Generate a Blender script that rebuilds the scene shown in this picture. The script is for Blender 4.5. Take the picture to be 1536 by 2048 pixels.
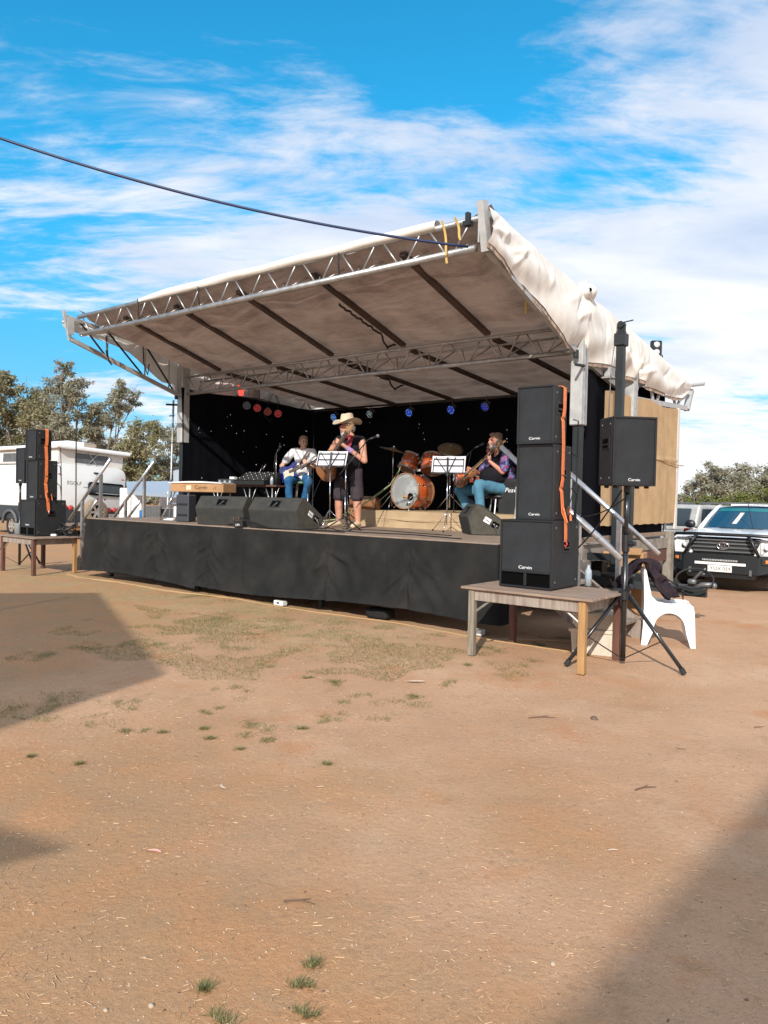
import bpy, bmesh, math, random
from mathutils import Vector, Matrix, noise, Euler
from math import sin, cos, pi, radians, sqrt, atan2
random.seed(7)
for o in list(bpy.data.objects): bpy.data.objects.remove(o)
SC = bpy.context.scene
COL = SC.collection

# ------------------------------------------------------------------ camera, sky, sun, exposure
cam = bpy.data.cameras.new("camera"); camo = bpy.data.objects.new("camera", cam); COL.objects.link(camo)
cam.sensor_fit = 'VERTICAL'; cam.sensor_height = 24.0; cam.sensor_width = 18.0
cam.lens = 1506.3 / 2048 * 24.0
cam.clip_start = 0.05; cam.clip_end = 3000
PITCH, ROLL = radians(1.171), radians(1.219)
fw = Vector((0, cos(PITCH), -sin(PITCH))); rt = Vector((1, 0, 0)); up = rt.cross(fw)
r2 = rt * cos(ROLL) + up * sin(ROLL); u2 = -rt * sin(ROLL) + up * cos(ROLL)
mw = Matrix((r2, u2, -fw)).transposed().to_4x4(); mw.translation = Vector((0, 0, 1.55))
camo.matrix_world = mw
SC.camera = camo

SUN_EL = radians(30.3)
SHD = Vector((0.26, 0.966, 0)).normalized()            # the way shadows fall on the ground
world = bpy.data.worlds.new("World"); SC.world = world; world.use_nodes = True
def build_world():
    nt = world.node_tree; N = nt.nodes; L = nt.links
    N.clear()
    out = N.new('ShaderNodeOutputWorld'); bg = N.new('ShaderNodeBackground')
    sky = N.new('ShaderNodeTexSky'); sky.sky_type = 'NISHITA'; sky.sun_disc = False
    sky.sun_elevation = SUN_EL; sky.sun_rotation = atan2(-SHD.x, -SHD.y)
    sky.air_density = 1.0; sky.dust_density = 0.3; sky.ozone_density = 1.0
    tint = N.new('ShaderNodeMix'); tint.data_type = 'RGBA'; tint.blend_type = 'MULTIPLY'
    tint.inputs[0].default_value = 1.0
    L.new(sky.outputs[0], tint.inputs[6])
    tc = N.new('ShaderNodeTexCoord'); sep = N.new('ShaderNodeSeparateXYZ'); L.new(tc.outputs['Generated'], sep.inputs[0])
    def m(op, a, b=None, c=None, clamp=False):
        n = N.new('ShaderNodeMath'); n.operation = op; n.use_clamp = clamp
        for i, v in enumerate((a, b, c)):
            if v is None: continue
            if isinstance(v, (int, float)): n.inputs[i].default_value = v
            else: L.new(v, n.inputs[i])
        return n.outputs[0]
    hm = N.new('ShaderNodeMapRange'); hm.interpolation_type = 'SMOOTHSTEP'; hm.inputs[1].default_value = 0.0; hm.inputs[2].default_value = 0.42; L.new(sep.outputs[2], hm.inputs[0])
    tm = N.new('ShaderNodeMix'); tm.data_type = 'RGBA'; tm.inputs[6].default_value = (0.34, 0.60, 0.86, 1); tm.inputs[7].default_value = (*TINT, 1); L.new(hm.outputs[0], tm.inputs[0]); L.new(tm.outputs[2], tint.inputs[7])
    z = m('ADD', m('MAXIMUM', sep.outputs[2], 0.0), 0.16)
    px = m('DIVIDE', sep.outputs[0], z); py = m('DIVIDE', sep.outputs[1], z)
    comb = N.new('ShaderNodeCombineXYZ'); L.new(px, comb.inputs[0]); L.new(py, comb.inputs[1])
    def noise_(scale, rot, sc, detail, rough, loc, dist=0.0):
        mp = N.new('ShaderNodeMapping'); mp.inputs['Rotation'].default_value = (0, 0, radians(rot))
        mp.inputs['Scale'].default_value = (sc[0], sc[1], 1); mp.inputs['Location'].default_value = (loc[0], loc[1], loc[2])
        L.new(comb.outputs[0], mp.inputs[0])
        n = N.new('ShaderNodeTexNoise'); n.inputs['Scale'].default_value = scale; n.inputs['Detail'].default_value = detail
        n.inputs['Roughness'].default_value = rough; n.inputs['Distortion'].default_value = dist
        L.new(mp.outputs[0], n.inputs['Vector']); return n.outputs[0]
    big = noise_(0.55, BR, (0.75, 1.5), 2.0, 0.5, (CL[0], CL[1], 0.3))
    mid = noise_(1.5, BR, (0.8, 1.5), 10.0, 0.66, (CL[2], 1.7, 2.0), 0.5)
    fine = noise_(9.0, -28, (0.55, 1.6), 5.0, 0.62, (0.2, 3.1, 5.0), 0.5)
    dens = m('ADD', m('ADD', m('MULTIPLY', big, 1.3), m('MULTIPLY', mid, 1.0)), m('MULTIPLY', fine, 0.40))
    # the clearest patch of sky lies to the left, cloud fills in away from it
    vm = N.new('ShaderNodeVectorMath'); vm.operation = 'DOT_PRODUCT'; L.new(tc.outputs['Generated'], vm.inputs[0])
    vm.inputs[1].default_value = Vector((-0.62, 0.72, 0.30)).normalized()
    dens = m('ADD', dens, m('MULTIPLY', m('SUBTRACT', 0.81, vm.outputs['Value']), 0.66))
    mr = N.new('ShaderNodeMapRange'); mr.interpolation_type = 'SMOOTHSTEP'
    mr.inputs[1].default_value = CLO; mr.inputs[2].default_value = CHI; mr.inputs[3].default_value = 0.0; mr.inputs[4].default_value = 0.95
    L.new(dens, mr.inputs[0])
    # cloud colour: brighter cores, bluish thin parts
    cr = N.new('ShaderNodeMix'); cr.data_type = 'RGBA'
    cr.inputs[6].default_value = (0.42, 0.49, 0.62, 1); cr.inputs[7].default_value = (0.70, 0.70, 0.72, 1)
    sh = noise_(2.6, 10, (0.8, 1.3), 6.0, 0.55, (4.2, 0.4, 7.0), 0.3)
    mr2 = N.new('ShaderNodeMapRange'); mr2.inputs[1].default_value = 0.30; mr2.inputs[2].default_value = 0.72; mr2.clamp = True
    hz = m('SUBTRACT', 0.34, sep.outputs[2])
    L.new(m('ADD', sh, m('MULTIPLY', hz, 0.9)), mr2.inputs[0]); L.new(mr2.outputs[0], cr.inputs[0])
    sb = N.new('ShaderNodeMix'); sb.data_type = 'RGBA'; sb.blend_type = 'MULTIPLY'; sb.inputs[0].default_value = 1
    sb.inputs[7].default_value = (SKYS, SKYS, SKYS, 1); L.new(tint.outputs[2], sb.inputs[6])
    mix = N.new('ShaderNodeMix'); mix.data_type = 'RGBA'
    L.new(mr.outputs[0], mix.inputs[0]); L.new(sb.outputs[2], mix.inputs[6])
    cb = N.new('ShaderNodeMix'); cb.data_type = 'RGBA'; cb.blend_type = 'MULTIPLY'; cb.inputs[0].default_value = 1
    k = 1.0 / 0.1; cb.inputs[7].default_value = (k, k, k, 1); L.new(cr.outputs[2], cb.inputs[6])
    L.new(cb.outputs[2], mix.inputs[7])
    L.new(mix.outputs[2], bg.inputs[0]); bg.inputs[1].default_value = 0.1
    L.new(bg.outputs[0], out.inputs[0])
TINT = (0.17, 1.30, 1.58); CL = (9.3, 7.2, 8.0); CLO = 1.235; CHI = 1.53; SKYS = 0.95; BR = 35
build_world()
sl = bpy.data.lights.new("sun", 'SUN'); sl.energy = 3.5; sl.angle = radians(0.53); sl.color = (1.0, 0.95, 0.87)
so = bpy.data.objects.new("sun", sl); COL.objects.link(so)
ld = Vector((SHD.x * cos(SUN_EL), SHD.y * cos(SUN_EL), -sin(SUN_EL)))
so.rotation_euler = ld.to_track_quat('-Z', 'Y').to_euler(); so.location = (-5, -15, 14)
vs = SC.view_settings; vs.view_transform = 'Standard'; vs.look = 'None'; vs.exposure = 0.6; vs.gamma = 1.0; vs.use_curve_mapping = False
SC.cycles.max_bounces = 8; SC.cycles.transparent_max_bounces = 12

# ------------------------------------------------------------------ materials
def mat(name, col, rough=0.6, metal=0.0, var=0.0, scale=6.0, col2=None, bump=0.0, bscale=60.0, spec=0.5, emit=None, es=1.0, alpha=None, trans=0.0, coat=0.0, stretch=None, detail=5.0, lo=0.35, hi=0.68):
    M = bpy.data.materials.new(name); M.use_nodes = True
    nt = M.node_tree; N = nt.nodes; L = nt.links; b = N['Principled BSDF']
    b.inputs['Base Color'].default_value = (*col, 1); b.inputs['Roughness'].default_value = rough
    b.inputs['Metallic'].default_value = metal; b.inputs['Specular IOR Level'].default_value = spec
    if trans: b.inputs['Transmission Weight'].default_value = trans
    if coat: b.inputs['Coat Weight'].default_value = coat
    if emit: b.inputs['Emission Color'].default_value = (*emit, 1); b.inputs['Emission Strength'].default_value = es
    if var > 0 or bump > 0:
        tc = N.new('ShaderNodeTexCoord'); mp = N.new('ShaderNodeMapping'); L.new(tc.outputs['Object'], mp.inputs[0])
        if stretch: mp.inputs['Scale'].default_value = stretch
    if var > 0:
        n = N.new('ShaderNodeTexNoise'); n.inputs['Scale'].default_value = scale; n.inputs['Detail'].default_value = detail; n.inputs['Roughness'].default_value = 0.6
        L.new(mp.outputs[0], n.inputs['Vector'])
        r = N.new('ShaderNodeMapRange'); r.inputs[1].default_value = lo; r.inputs[2].default_value = hi; L.new(n.outputs[0], r.inputs[0])
        mx = N.new('ShaderNodeMix'); mx.data_type = 'RGBA'; c2 = col2 or tuple(c * (1 - var) for c in col)
        mx.inputs[6].default_value = (*col, 1); mx.inputs[7].default_value = (*c2, 1); L.new(r.outputs[0], mx.inputs[0]); L.new(mx.outputs[2], b.inputs['Base Color'])
    if bump > 0:
        n2 = N.new('ShaderNodeTexNoise'); n2.inputs['Scale'].default_value = bscale; n2.inputs['Detail'].default_value = 4; L.new(mp.outputs[0], n2.inputs['Vector'])
        bp = N.new('ShaderNodeBump'); bp.inputs['Strength'].default_value = bump; bp.inputs['Distance'].default_value = 0.02; L.new(n2.outputs[0], bp.inputs['Height']); L.new(bp.outputs[0], b.inputs['Normal'])
    return M

MT = {}
def mk(key, *a, **k): MT[key] = mat(key, *a, **k); return MT[key]
mk('galv', (0.50, 0.50, 0.50), 0.42, 0.75, var=0.35, scale=9, bump=0.05)
mk('alu', (0.72, 0.72, 0.73), 0.30, 0.85, var=0.2, scale=14)
mk('silver_paint', (0.46, 0.46, 0.45), 0.45, 0.1, var=0.25, scale=7)
mk('dark_steel', (0.020, 0.026, 0.028), 0.5, 0.2, var=0.4, scale=6)
mk('purlin', (0.045, 0.032, 0.030), 0.7, 0.0, var=0.5, scale=3, col2=(0.10, 0.06, 0.045))
mk('black_cloth', (0.0045, 0.0050, 0.0085), 0.95, spec=0.1, var=0.4, scale=3, bump=0.15, bscale=9)
mk('skirt', (0.0125, 0.0132, 0.0136), 0.9, spec=0.15, var=1, scale=2.2, col2=(0.026, 0.0245, 0.023), bump=0.12, bscale=16)
mk('hessian', (0.52, 0.36, 0.20), 0.95, spec=0.1, var=1, scale=4, col2=(0.43, 0.29, 0.16), bump=0.25, bscale=140, stretch=(1, 1, 1))
mk('deck', (0.30, 0.215, 0.155), 0.8, var=1, scale=5, col2=(0.21, 0.15, 0.11), bump=0.1, bscale=30)
mk('weathered', (0.34, 0.29, 0.245), 0.85, var=1, scale=4, col2=(0.20, 0.15, 0.12), bump=0.3, bscale=12, stretch=(6, 6, 0.6))
mk('table_top', (0.33, 0.235, 0.175), 0.8, var=1, scale=3, col2=(0.20, 0.135, 0.098), bump=0.25, bscale=14, stretch=(0.6, 7, 1))
mk('timber', (0.43, 0.25, 0.10), 0.7, var=1, scale=7, col2=(0.26, 0.135, 0.055), bump=0.2, bscale=20, stretch=(6, 6, 0.4))
mk('timber_grey', (0.27, 0.245, 0.19), 0.8, var=1, scale=7, col2=(0.16, 0.12, 0.085), bump=0.2, bscale=20, stretch=(6, 6, 0.4))
mk('timber_red', (0.145, 0.062, 0.040), 0.65, var=1, scale=7, col2=(0.075, 0.03, 0.022), bump=0.2, bscale=20, stretch=(6, 6, 0.4))
mk('beam_grey', (0.30, 0.27, 0.225), 0.8, var=1, scale=5, col2=(0.17, 0.145, 0.115), bump=0.2, bscale=14)
mk('spk', (0.016, 0.0175, 0.0185), 0.62, spec=0.4, var=0.5, scale=7, col2=(0.024, 0.025, 0.026), bump=0.35, bscale=260)
mk('spk_carpet', (0.040, 0.041, 0.039), 0.95, spec=0.15, var=1, scale=9, col2=(0.058, 0.056, 0.050), bump=0.3, bscale=300)
mk('carpet_lit', (0.095, 0.085, 0.068), 0.95, spec=0.1, var=1, scale=12, col2=(0.065, 0.060, 0.050), bump=0.3, bscale=300)  # paler copy of the monitor carpet with sunlight put into the colour
mk('grille', (0.026, 0.029, 0.033), 0.55, 0.25, spec=0.4, var=0.35, scale=5, bump=0.5, bscale=420)
mk('trim_black', (0.012, 0.012, 0.013), 0.45)
mk('black_metal', (0.013, 0.014, 0.016), 0.28, spec=0.6, coat=0.3)
mk('black_plastic', (0.014, 0.014, 0.016), 0.4)
mk('hole', (0.003, 0.003, 0.003), 0.9, spec=0.05)
mk('white_print', (0.78, 0.78, 0.78), 0.5)
mk('strap', (0.90, 0.24, 0.075), 0.6, var=0.25, scale=20, bump=0.2, bscale=200)
mk('strap_edge', (0.95, 0.42, 0.22), 0.6)
mk('chrome', (0.75, 0.75, 0.76), 0.12, 1.0)
mk('white_plastic', (0.80, 0.80, 0.79), 0.35, var=0.06, scale=5)
mk('white_paint', (0.80, 0.80, 0.79), 0.25, coat=0.5, var=0.05, scale=2)
mk('white_van', (0.70, 0.71, 0.70), 0.4, var=0.08, scale=1.5)
mk('paper', (0.62, 0.62, 0.66), 0.8, var=0.1, scale=8)
mk('card', (0.45, 0.25, 0.115), 0.85, var=0.25, scale=6, bump=0.1, bscale=30)
mk('riser', (0.46, 0.335, 0.20), 0.9, var=1, scale=3.0, col2=(0.36, 0.25, 0.145), bump=0.3, bscale=50)
mk('drum', (0.46, 0.095, 0.022), 0.16, coat=1.0, var=1, scale=3.0, col2=(0.32, 0.05, 0.013), stretch=(1, 1, 6))
mk('hoop', (0.34, 0.17, 0.08), 0.3, coat=0.6)
mk('drum_head', (0.55, 0.57, 0.57), 0.45, var=0.2, scale=4)
mk('drum_head2', (0.35, 0.16, 0.09), 0.25)
mk('cymbal', (0.33, 0.26, 0.15), 0.35, 0.85, var=0.3, scale=12)
mk('skin', (0.56, 0.285, 0.19), 0.55, var=1, scale=9, col2=(0.46, 0.20, 0.13))
mk('skin_red', (0.56, 0.26, 0.18), 0.55, var=1, scale=9, col2=(0.46, 0.19, 0.13))
mk('skin_pale', (0.62, 0.36, 0.25), 0.55, var=0.2, scale=9)
mk('tee_white', (0.76, 0.75, 0.76), 0.9, spec=0.1, var=0.12, scale=5, bump=0.5, bscale=7)
mk('tee_black', (0.017, 0.016, 0.021), 0.95, spec=0.1, var=0.3, scale=5, bump=0.5, bscale=8)
mk('shorts', (0.060, 0.046, 0.052), 0.95, spec=0.1, var=1, scale=8, col2=(0.040, 0.030, 0.037), bump=0.5, bscale=10)
mk('jeans', (0.030, 0.135, 0.29), 0.9, spec=0.1, var=1, scale=7, col2=(0.018, 0.070, 0.17), bump=0.45, bscale=10)
mk('jeans_pale', (0.10, 0.25, 0.36), 0.9, spec=0.1, var=1, scale=6, col2=(0.06, 0.165, 0.26), bump=0.45, bscale=10)
mk('hair_grey', (0.26, 0.21, 0.165), 0.8, var=0.4, scale=40, bump=0.6, bscale=90)
mk('hair_sand', (0.36, 0.24, 0.17), 0.8, var=0.4, scale=40, bump=0.6, bscale=90)
mk('beard', (0.50, 0.45, 0.42), 0.85, var=0.4, scale=60, bump=0.6, bscale=90)
mk('felt', (0.60, 0.50, 0.37), 0.9, spec=0.15, var=0.15, scale=8)
mk('felt_band', (0.30, 0.20, 0.115), 0.8)
mk('eye', (0.03, 0.02, 0.02), 0.2)
mk('lip', (0.33, 0.10, 0.085), 0.5)
mk('red_cloth', (0.40, 0.045, 0.065), 0.85, var=1, scale=22, col2=(0.16, 0.02, 0.035))
mk('purple_band', (0.33, 0.22, 0.40), 0.8)
mk('shoe', (0.62, 0.47, 0.32), 0.7)
mk('shoe_dark', (0.03, 0.022, 0.018), 0.6)
mk('guitar_blue', (0.006, 0.012, 0.14), 0.12, coat=1)
mk('guitar_cream', (0.66, 0.55, 0.38), 0.3)
mk('guitar_wood', (0.30, 0.11, 0.04), 0.2, coat=0.7, var=0.4, scale=8, stretch=(1, 6, 6))
mk('guitar_dark', (0.05, 0.022, 0.012), 0.35)
mk('neck_wood', (0.33, 0.18, 0.075), 0.35)
mk('string', (0.6, 0.55, 0.45), 0.3, 0.9)
mk('combo', (0.25, 0.105, 0.045), 0.8, var=0.3, scale=8, bump=0.3, bscale=200)
mk('rubber', (0.022, 0.021, 0.020), 0.85, var=0.5, scale=30)
mk('tyre_dusty', (0.30, 0.225, 0.155), 0.9, var=0.4, scale=10)
mk('rim_grey', (0.45, 0.41, 0.36), 0.4, 0.5)
mk('car_glass', (0.012, 0.055, 0.095), 0.05, spec=0.9, coat=0.3)
mk('car_glass_tint', (0.02, 0.16, 0.17), 0.08, spec=0.7)
mk('dark_glass', (0.03, 0.045, 0.055), 0.12, spec=0.6)
mk('lamp_glass', (0.66, 0.68, 0.68), 0.08, 0.2, coat=0.6, var=0.3, scale=12)
mk('orange_lamp', (0.72, 0.22, 0.05), 0.25)
mk('red_lamp', (0.50, 0.06, 0.055), 0.25)
mk('grille_dark', (0.018, 0.019, 0.021), 0.5)
mk('grille_grey', (0.16, 0.165, 0.17), 0.4, 0.4)
mk('bar_black', (0.010, 0.012, 0.014), 0.38, spec=0.5)
mk('plate', (0.78, 0.78, 0.76), 0.4)
mk('ink', (0.015, 0.015, 0.018), 0.6)
mk('ink_brown', (0.06, 0.03, 0.02), 0.8)
mk('ink_grey', (0.20, 0.17, 0.16), 0.6)
mk('pop_canvas', (0.64, 0.61, 0.57), 0.85, var=0.12, scale=3)
mk('mesh_grey', (0.115, 0.12, 0.125), 0.7, var=0.3, scale=6)
mk('checker', (0.05, 0.055, 0.065), 0.5, 0.3)
mk('awning', (0.30, 0.36, 0.42), 0.7)
mk('cooler_red', (0.48, 0.055, 0.075), 0.5)
mk('cooler_blue', (0.015, 0.13, 0.33), 0.4)
mk('cable_blue', (0.010, 0.025, 0.085), 0.5)
mk('cable_black', (0.010, 0.010, 0.011), 0.5)
mk('cable_orange', (0.42, 0.27, 0.13), 0.6)
mk('cable_green', (0.30, 0.36, 0.17), 0.6)
mk('socket_white', (0.72, 0.72, 0.70), 0.4)
mk('coat', (0.017, 0.016, 0.020), 0.95, spec=0.1, var=1, scale=16, col2=(0.04, 0.025, 0.03), bump=0.6, bscale=9)
mk('bag', (0.62, 0.60, 0.56), 0.4, var=0.2, scale=6, bump=0.9, bscale=12)
mk('crate', (0.62, 0.54, 0.44), 0.6, var=0.2, scale=6)
mk('bark', (0.24, 0.20, 0.165), 0.9, var=0.4, scale=4, bump=0.4, bscale=10)
mk('stone', (0.13, 0.085, 0.06), 0.8)
mk('pebble', (0.40, 0.27, 0.185), 0.85, var=1, scale=11, col2=(0.52, 0.40, 0.31))
mk('chips', (0.60, 0.47, 0.34), 0.85, var=0.4, scale=8)
mk('dry_leaf', (0.42, 0.26, 0.145), 0.7, var=0.4, scale=9)
mk('straw', (0.58, 0.41, 0.24), 0.8, var=1, scale=3, col2=(0.45, 0.29, 0.165))
mk('twig', (0.13, 0.078, 0.05), 0.85)
mk('pink', (0.75, 0.38, 0.33), 0.6)
mk('led_red', (0.2, 0.02, 0.02), 0.4, emit=(1.0, 0.09, 0.10), es=1.0)
mk('led_red_dim', (0.1, 0.02, 0.02), 0.4, emit=(0.65, 0.13, 0.09), es=0.7)
mk('led_blue', (0.02, 0.05, 0.3), 0.4, emit=(0.10, 0.32, 1.0), es=1.8)
mk('led_deep', (0.02, 0.03, 0.3), 0.4, emit=(0.07, 0.11, 1.0), es=1.4)
mk('led_pale', (0.2, 0.25, 0.2), 0.4, emit=(0.55, 0.72, 0.66), es=0.8)
mk('led_dim', (0.1, 0.1, 0.11), 0.4, emit=(0.3, 0.32, 0.35), es=0.5)
mk('led_star', (0.3, 0.3, 0.3), 0.4, emit=(0.5, 0.55, 0.65), es=0.6)
mk('lens_glow', (0.5, 0.1, 0.08), 0.3, emit=(0.9, 0.10, 0.07), es=0.8)

def leafmat(name, c1, c2):
    M = bpy.data.materials.new(name); M.use_nodes = True; nt = M.node_tree; N = nt.nodes; L = nt.links; b = N['Principled BSDF']
    tc = N.new('ShaderNodeTexCoord'); n = N.new('ShaderNodeTexNoise'); n.inputs['Scale'].default_value = 0.9; n.inputs['Detail'].default_value = 6; n.inputs['Roughness'].default_value = 0.75
    L.new(tc.outputs['Object'], n.inputs['Vector'])
    mr = N.new('ShaderNodeMapRange'); mr.inputs[1].default_value = 0.35; mr.inputs[2].default_value = 0.65; L.new(n.outputs[0], mr.inputs[0])
    mx = N.new('ShaderNodeMix'); mx.data_type = 'RGBA'; mx.inputs[6].default_value = (*c1, 1); mx.inputs[7].default_value = (*c2, 1); L.new(mr.outputs[0], mx.inputs[0]); L.new(mx.outputs[2], b.inputs['Base Color'])
    b.inputs['Roughness'].default_value = 0.5
    t = N.new('ShaderNodeBsdfTranslucent'); L.new(mx.outputs[2], t.inputs[0]); ms = N.new('ShaderNodeMixShader'); ms.inputs[0].default_value = 0.35
    L.new(b.outputs[0], ms.inputs[1]); L.new(t.outputs[0], ms.inputs[2]); L.new(ms.outputs[0], N['Material Output'].inputs[0]); return M
MT['gum'] = leafmat('gum', (0.22, 0.21, 0.105), (0.35, 0.31, 0.18))
MT['gum_grey'] = leafmat('gum_grey', (0.25, 0.245, 0.165), (0.38, 0.345, 0.25))
MT['bush'] = leafmat('bush', (0.13, 0.16, 0.035), (0.21, 0.22, 0.06))
MT['grass'] = leafmat('grass', (0.17, 0.185, 0.058), (0.36, 0.30, 0.14))

def tarpmat(name, c1, c2, tr, bst=0.7):
    M = bpy.data.materials.new(name); M.use_nodes = True; nt = M.node_tree; N = nt.nodes; L = nt.links; b = N['Principled BSDF']
    tc = N.new('ShaderNodeTexCoord'); n = N.new('ShaderNodeTexNoise'); n.inputs['Scale'].default_value = 1.6; n.inputs['Detail'].default_value = 7; n.inputs['Roughness'].default_value = 0.65
    L.new(tc.outputs['Object'], n.inputs['Vector'])
    mr = N.new('ShaderNodeMapRange'); mr.inputs[1].default_value = 0.42; mr.inputs[2].default_value = 0.72; L.new(n.outputs[0], mr.inputs[0])
    mx = N.new('ShaderNodeMix'); mx.data_type = 'RGBA'; mx.inputs[6].default_value = (*c1, 1); mx.inputs[7].default_value = (*c2, 1); L.new(mr.outputs[0], mx.inputs[0]); L.new(mx.outputs[2], b.inputs['Base Color'])
    b.inputs['Roughness'].default_value = 0.6; b.inputs['Specular IOR Level'].default_value = 0.3
    mp = N.new('ShaderNodeMapping'); mp.inputs['Scale'].default_value = (0.8, 3.6, 1.5); L.new(tc.outputs['Object'], mp.inputs[0])
    n2 = N.new('ShaderNodeTexNoise'); n2.inputs['Scale'].default_value = 2.2; n2.inputs['Detail'].default_value = 4; L.new(mp.outputs[0], n2.inputs['Vector'])
    bp = N.new('ShaderNodeBump'); bp.inputs['Strength'].default_value = bst; bp.inputs['Distance'].default_value = 0.12; L.new(n2.outputs[0], bp.inputs['Height']); L.new(bp.outputs[0], b.inputs['Normal'])
    if tr > 0:
        t = N.new('ShaderNodeBsdfTranslucent'); L.new(mx.outputs[2], t.inputs[0]); ms = N.new('ShaderNodeMixShader'); ms.inputs[0].default_value = tr
        L.new(b.outputs[0], ms.inputs[1]); L.new(t.outputs[0], ms.inputs[2]); L.new(ms.outputs[0], N['Material Output'].inputs[0])
    return M
MT['tarp'] = tarpmat('tarp', (0.48, 0.36, 0.285), (0.28, 0.20, 0.15), 0.19)
MT['flap'] = tarpmat('flap', (0.82, 0.80, 0.75), (0.70, 0.66, 0.59), 0.06, 0.07)

def castercloth():
    M = bpy.data.materials.new('caster_cloth'); M.use_nodes = True; nt = M.node_tree; N = nt.nodes; L = nt.links; b = N['Principled BSDF']
    b.inputs['Base Color'].default_value = (0.55, 0.50, 0.42, 1); b.inputs['Roughness'].default_value = 0.9
    t = N.new('ShaderNodeBsdfTransparent'); ms = N.new('ShaderNodeMixShader'); ms.inputs[0].default_value = 0.45      # share of sun let through to lighten the shadows of the added sails
    L.new(b.outputs[0], ms.inputs[1]); L.new(t.outputs[0], ms.inputs[2]); L.new(ms.outputs[0], N['Material Output'].inputs[0]); return M
MT['caster_cloth'] = castercloth()
def tiedye():
    M = bpy.data.materials.new('tie_dye'); M.use_nodes = True; nt = M.node_tree; N = nt.nodes; L = nt.links; b = N['Principled BSDF']
    tc = N.new('ShaderNodeTexCoord'); n = N.new('ShaderNodeTexNoise'); n.inputs['Scale'].default_value = 9; n.inputs['Detail'].default_value = 3; n.inputs['Distortion'].default_value = 1.2
    L.new(tc.outputs['Object'], n.inputs['Vector']); r = N.new('ShaderNodeValToRGB'); L.new(n.outputs[0], r.inputs[0])
    cs = [(0.0, (0.03, 0.02, 0.08)), (0.42, (0.045, 0.04, 0.14)), (0.50, (0.22, 0.23, 0.40)), (0.56, (0.05, 0.05, 0.16)), (0.64, (0.45, 0.04, 0.12)), (0.72, (0.5, 0.5, 0.58))]
    e = r.color_ramp.elements
    e[0].position, e[0].color = cs[0][0], (*cs[0][1], 1); e[1].position, e[1].color = cs[-1][0], (*cs[-1][1], 1)
    for p, c in cs[1:-1]: x = e.new(p); x.color = (*c, 1)
    L.new(r.outputs[0], b.inputs['Base Color']); b.inputs['Roughness'].default_value = 0.9; b.inputs['Specular IOR Level'].default_value = 0.1
    return M
MT['tiedye'] = tiedye()

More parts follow.
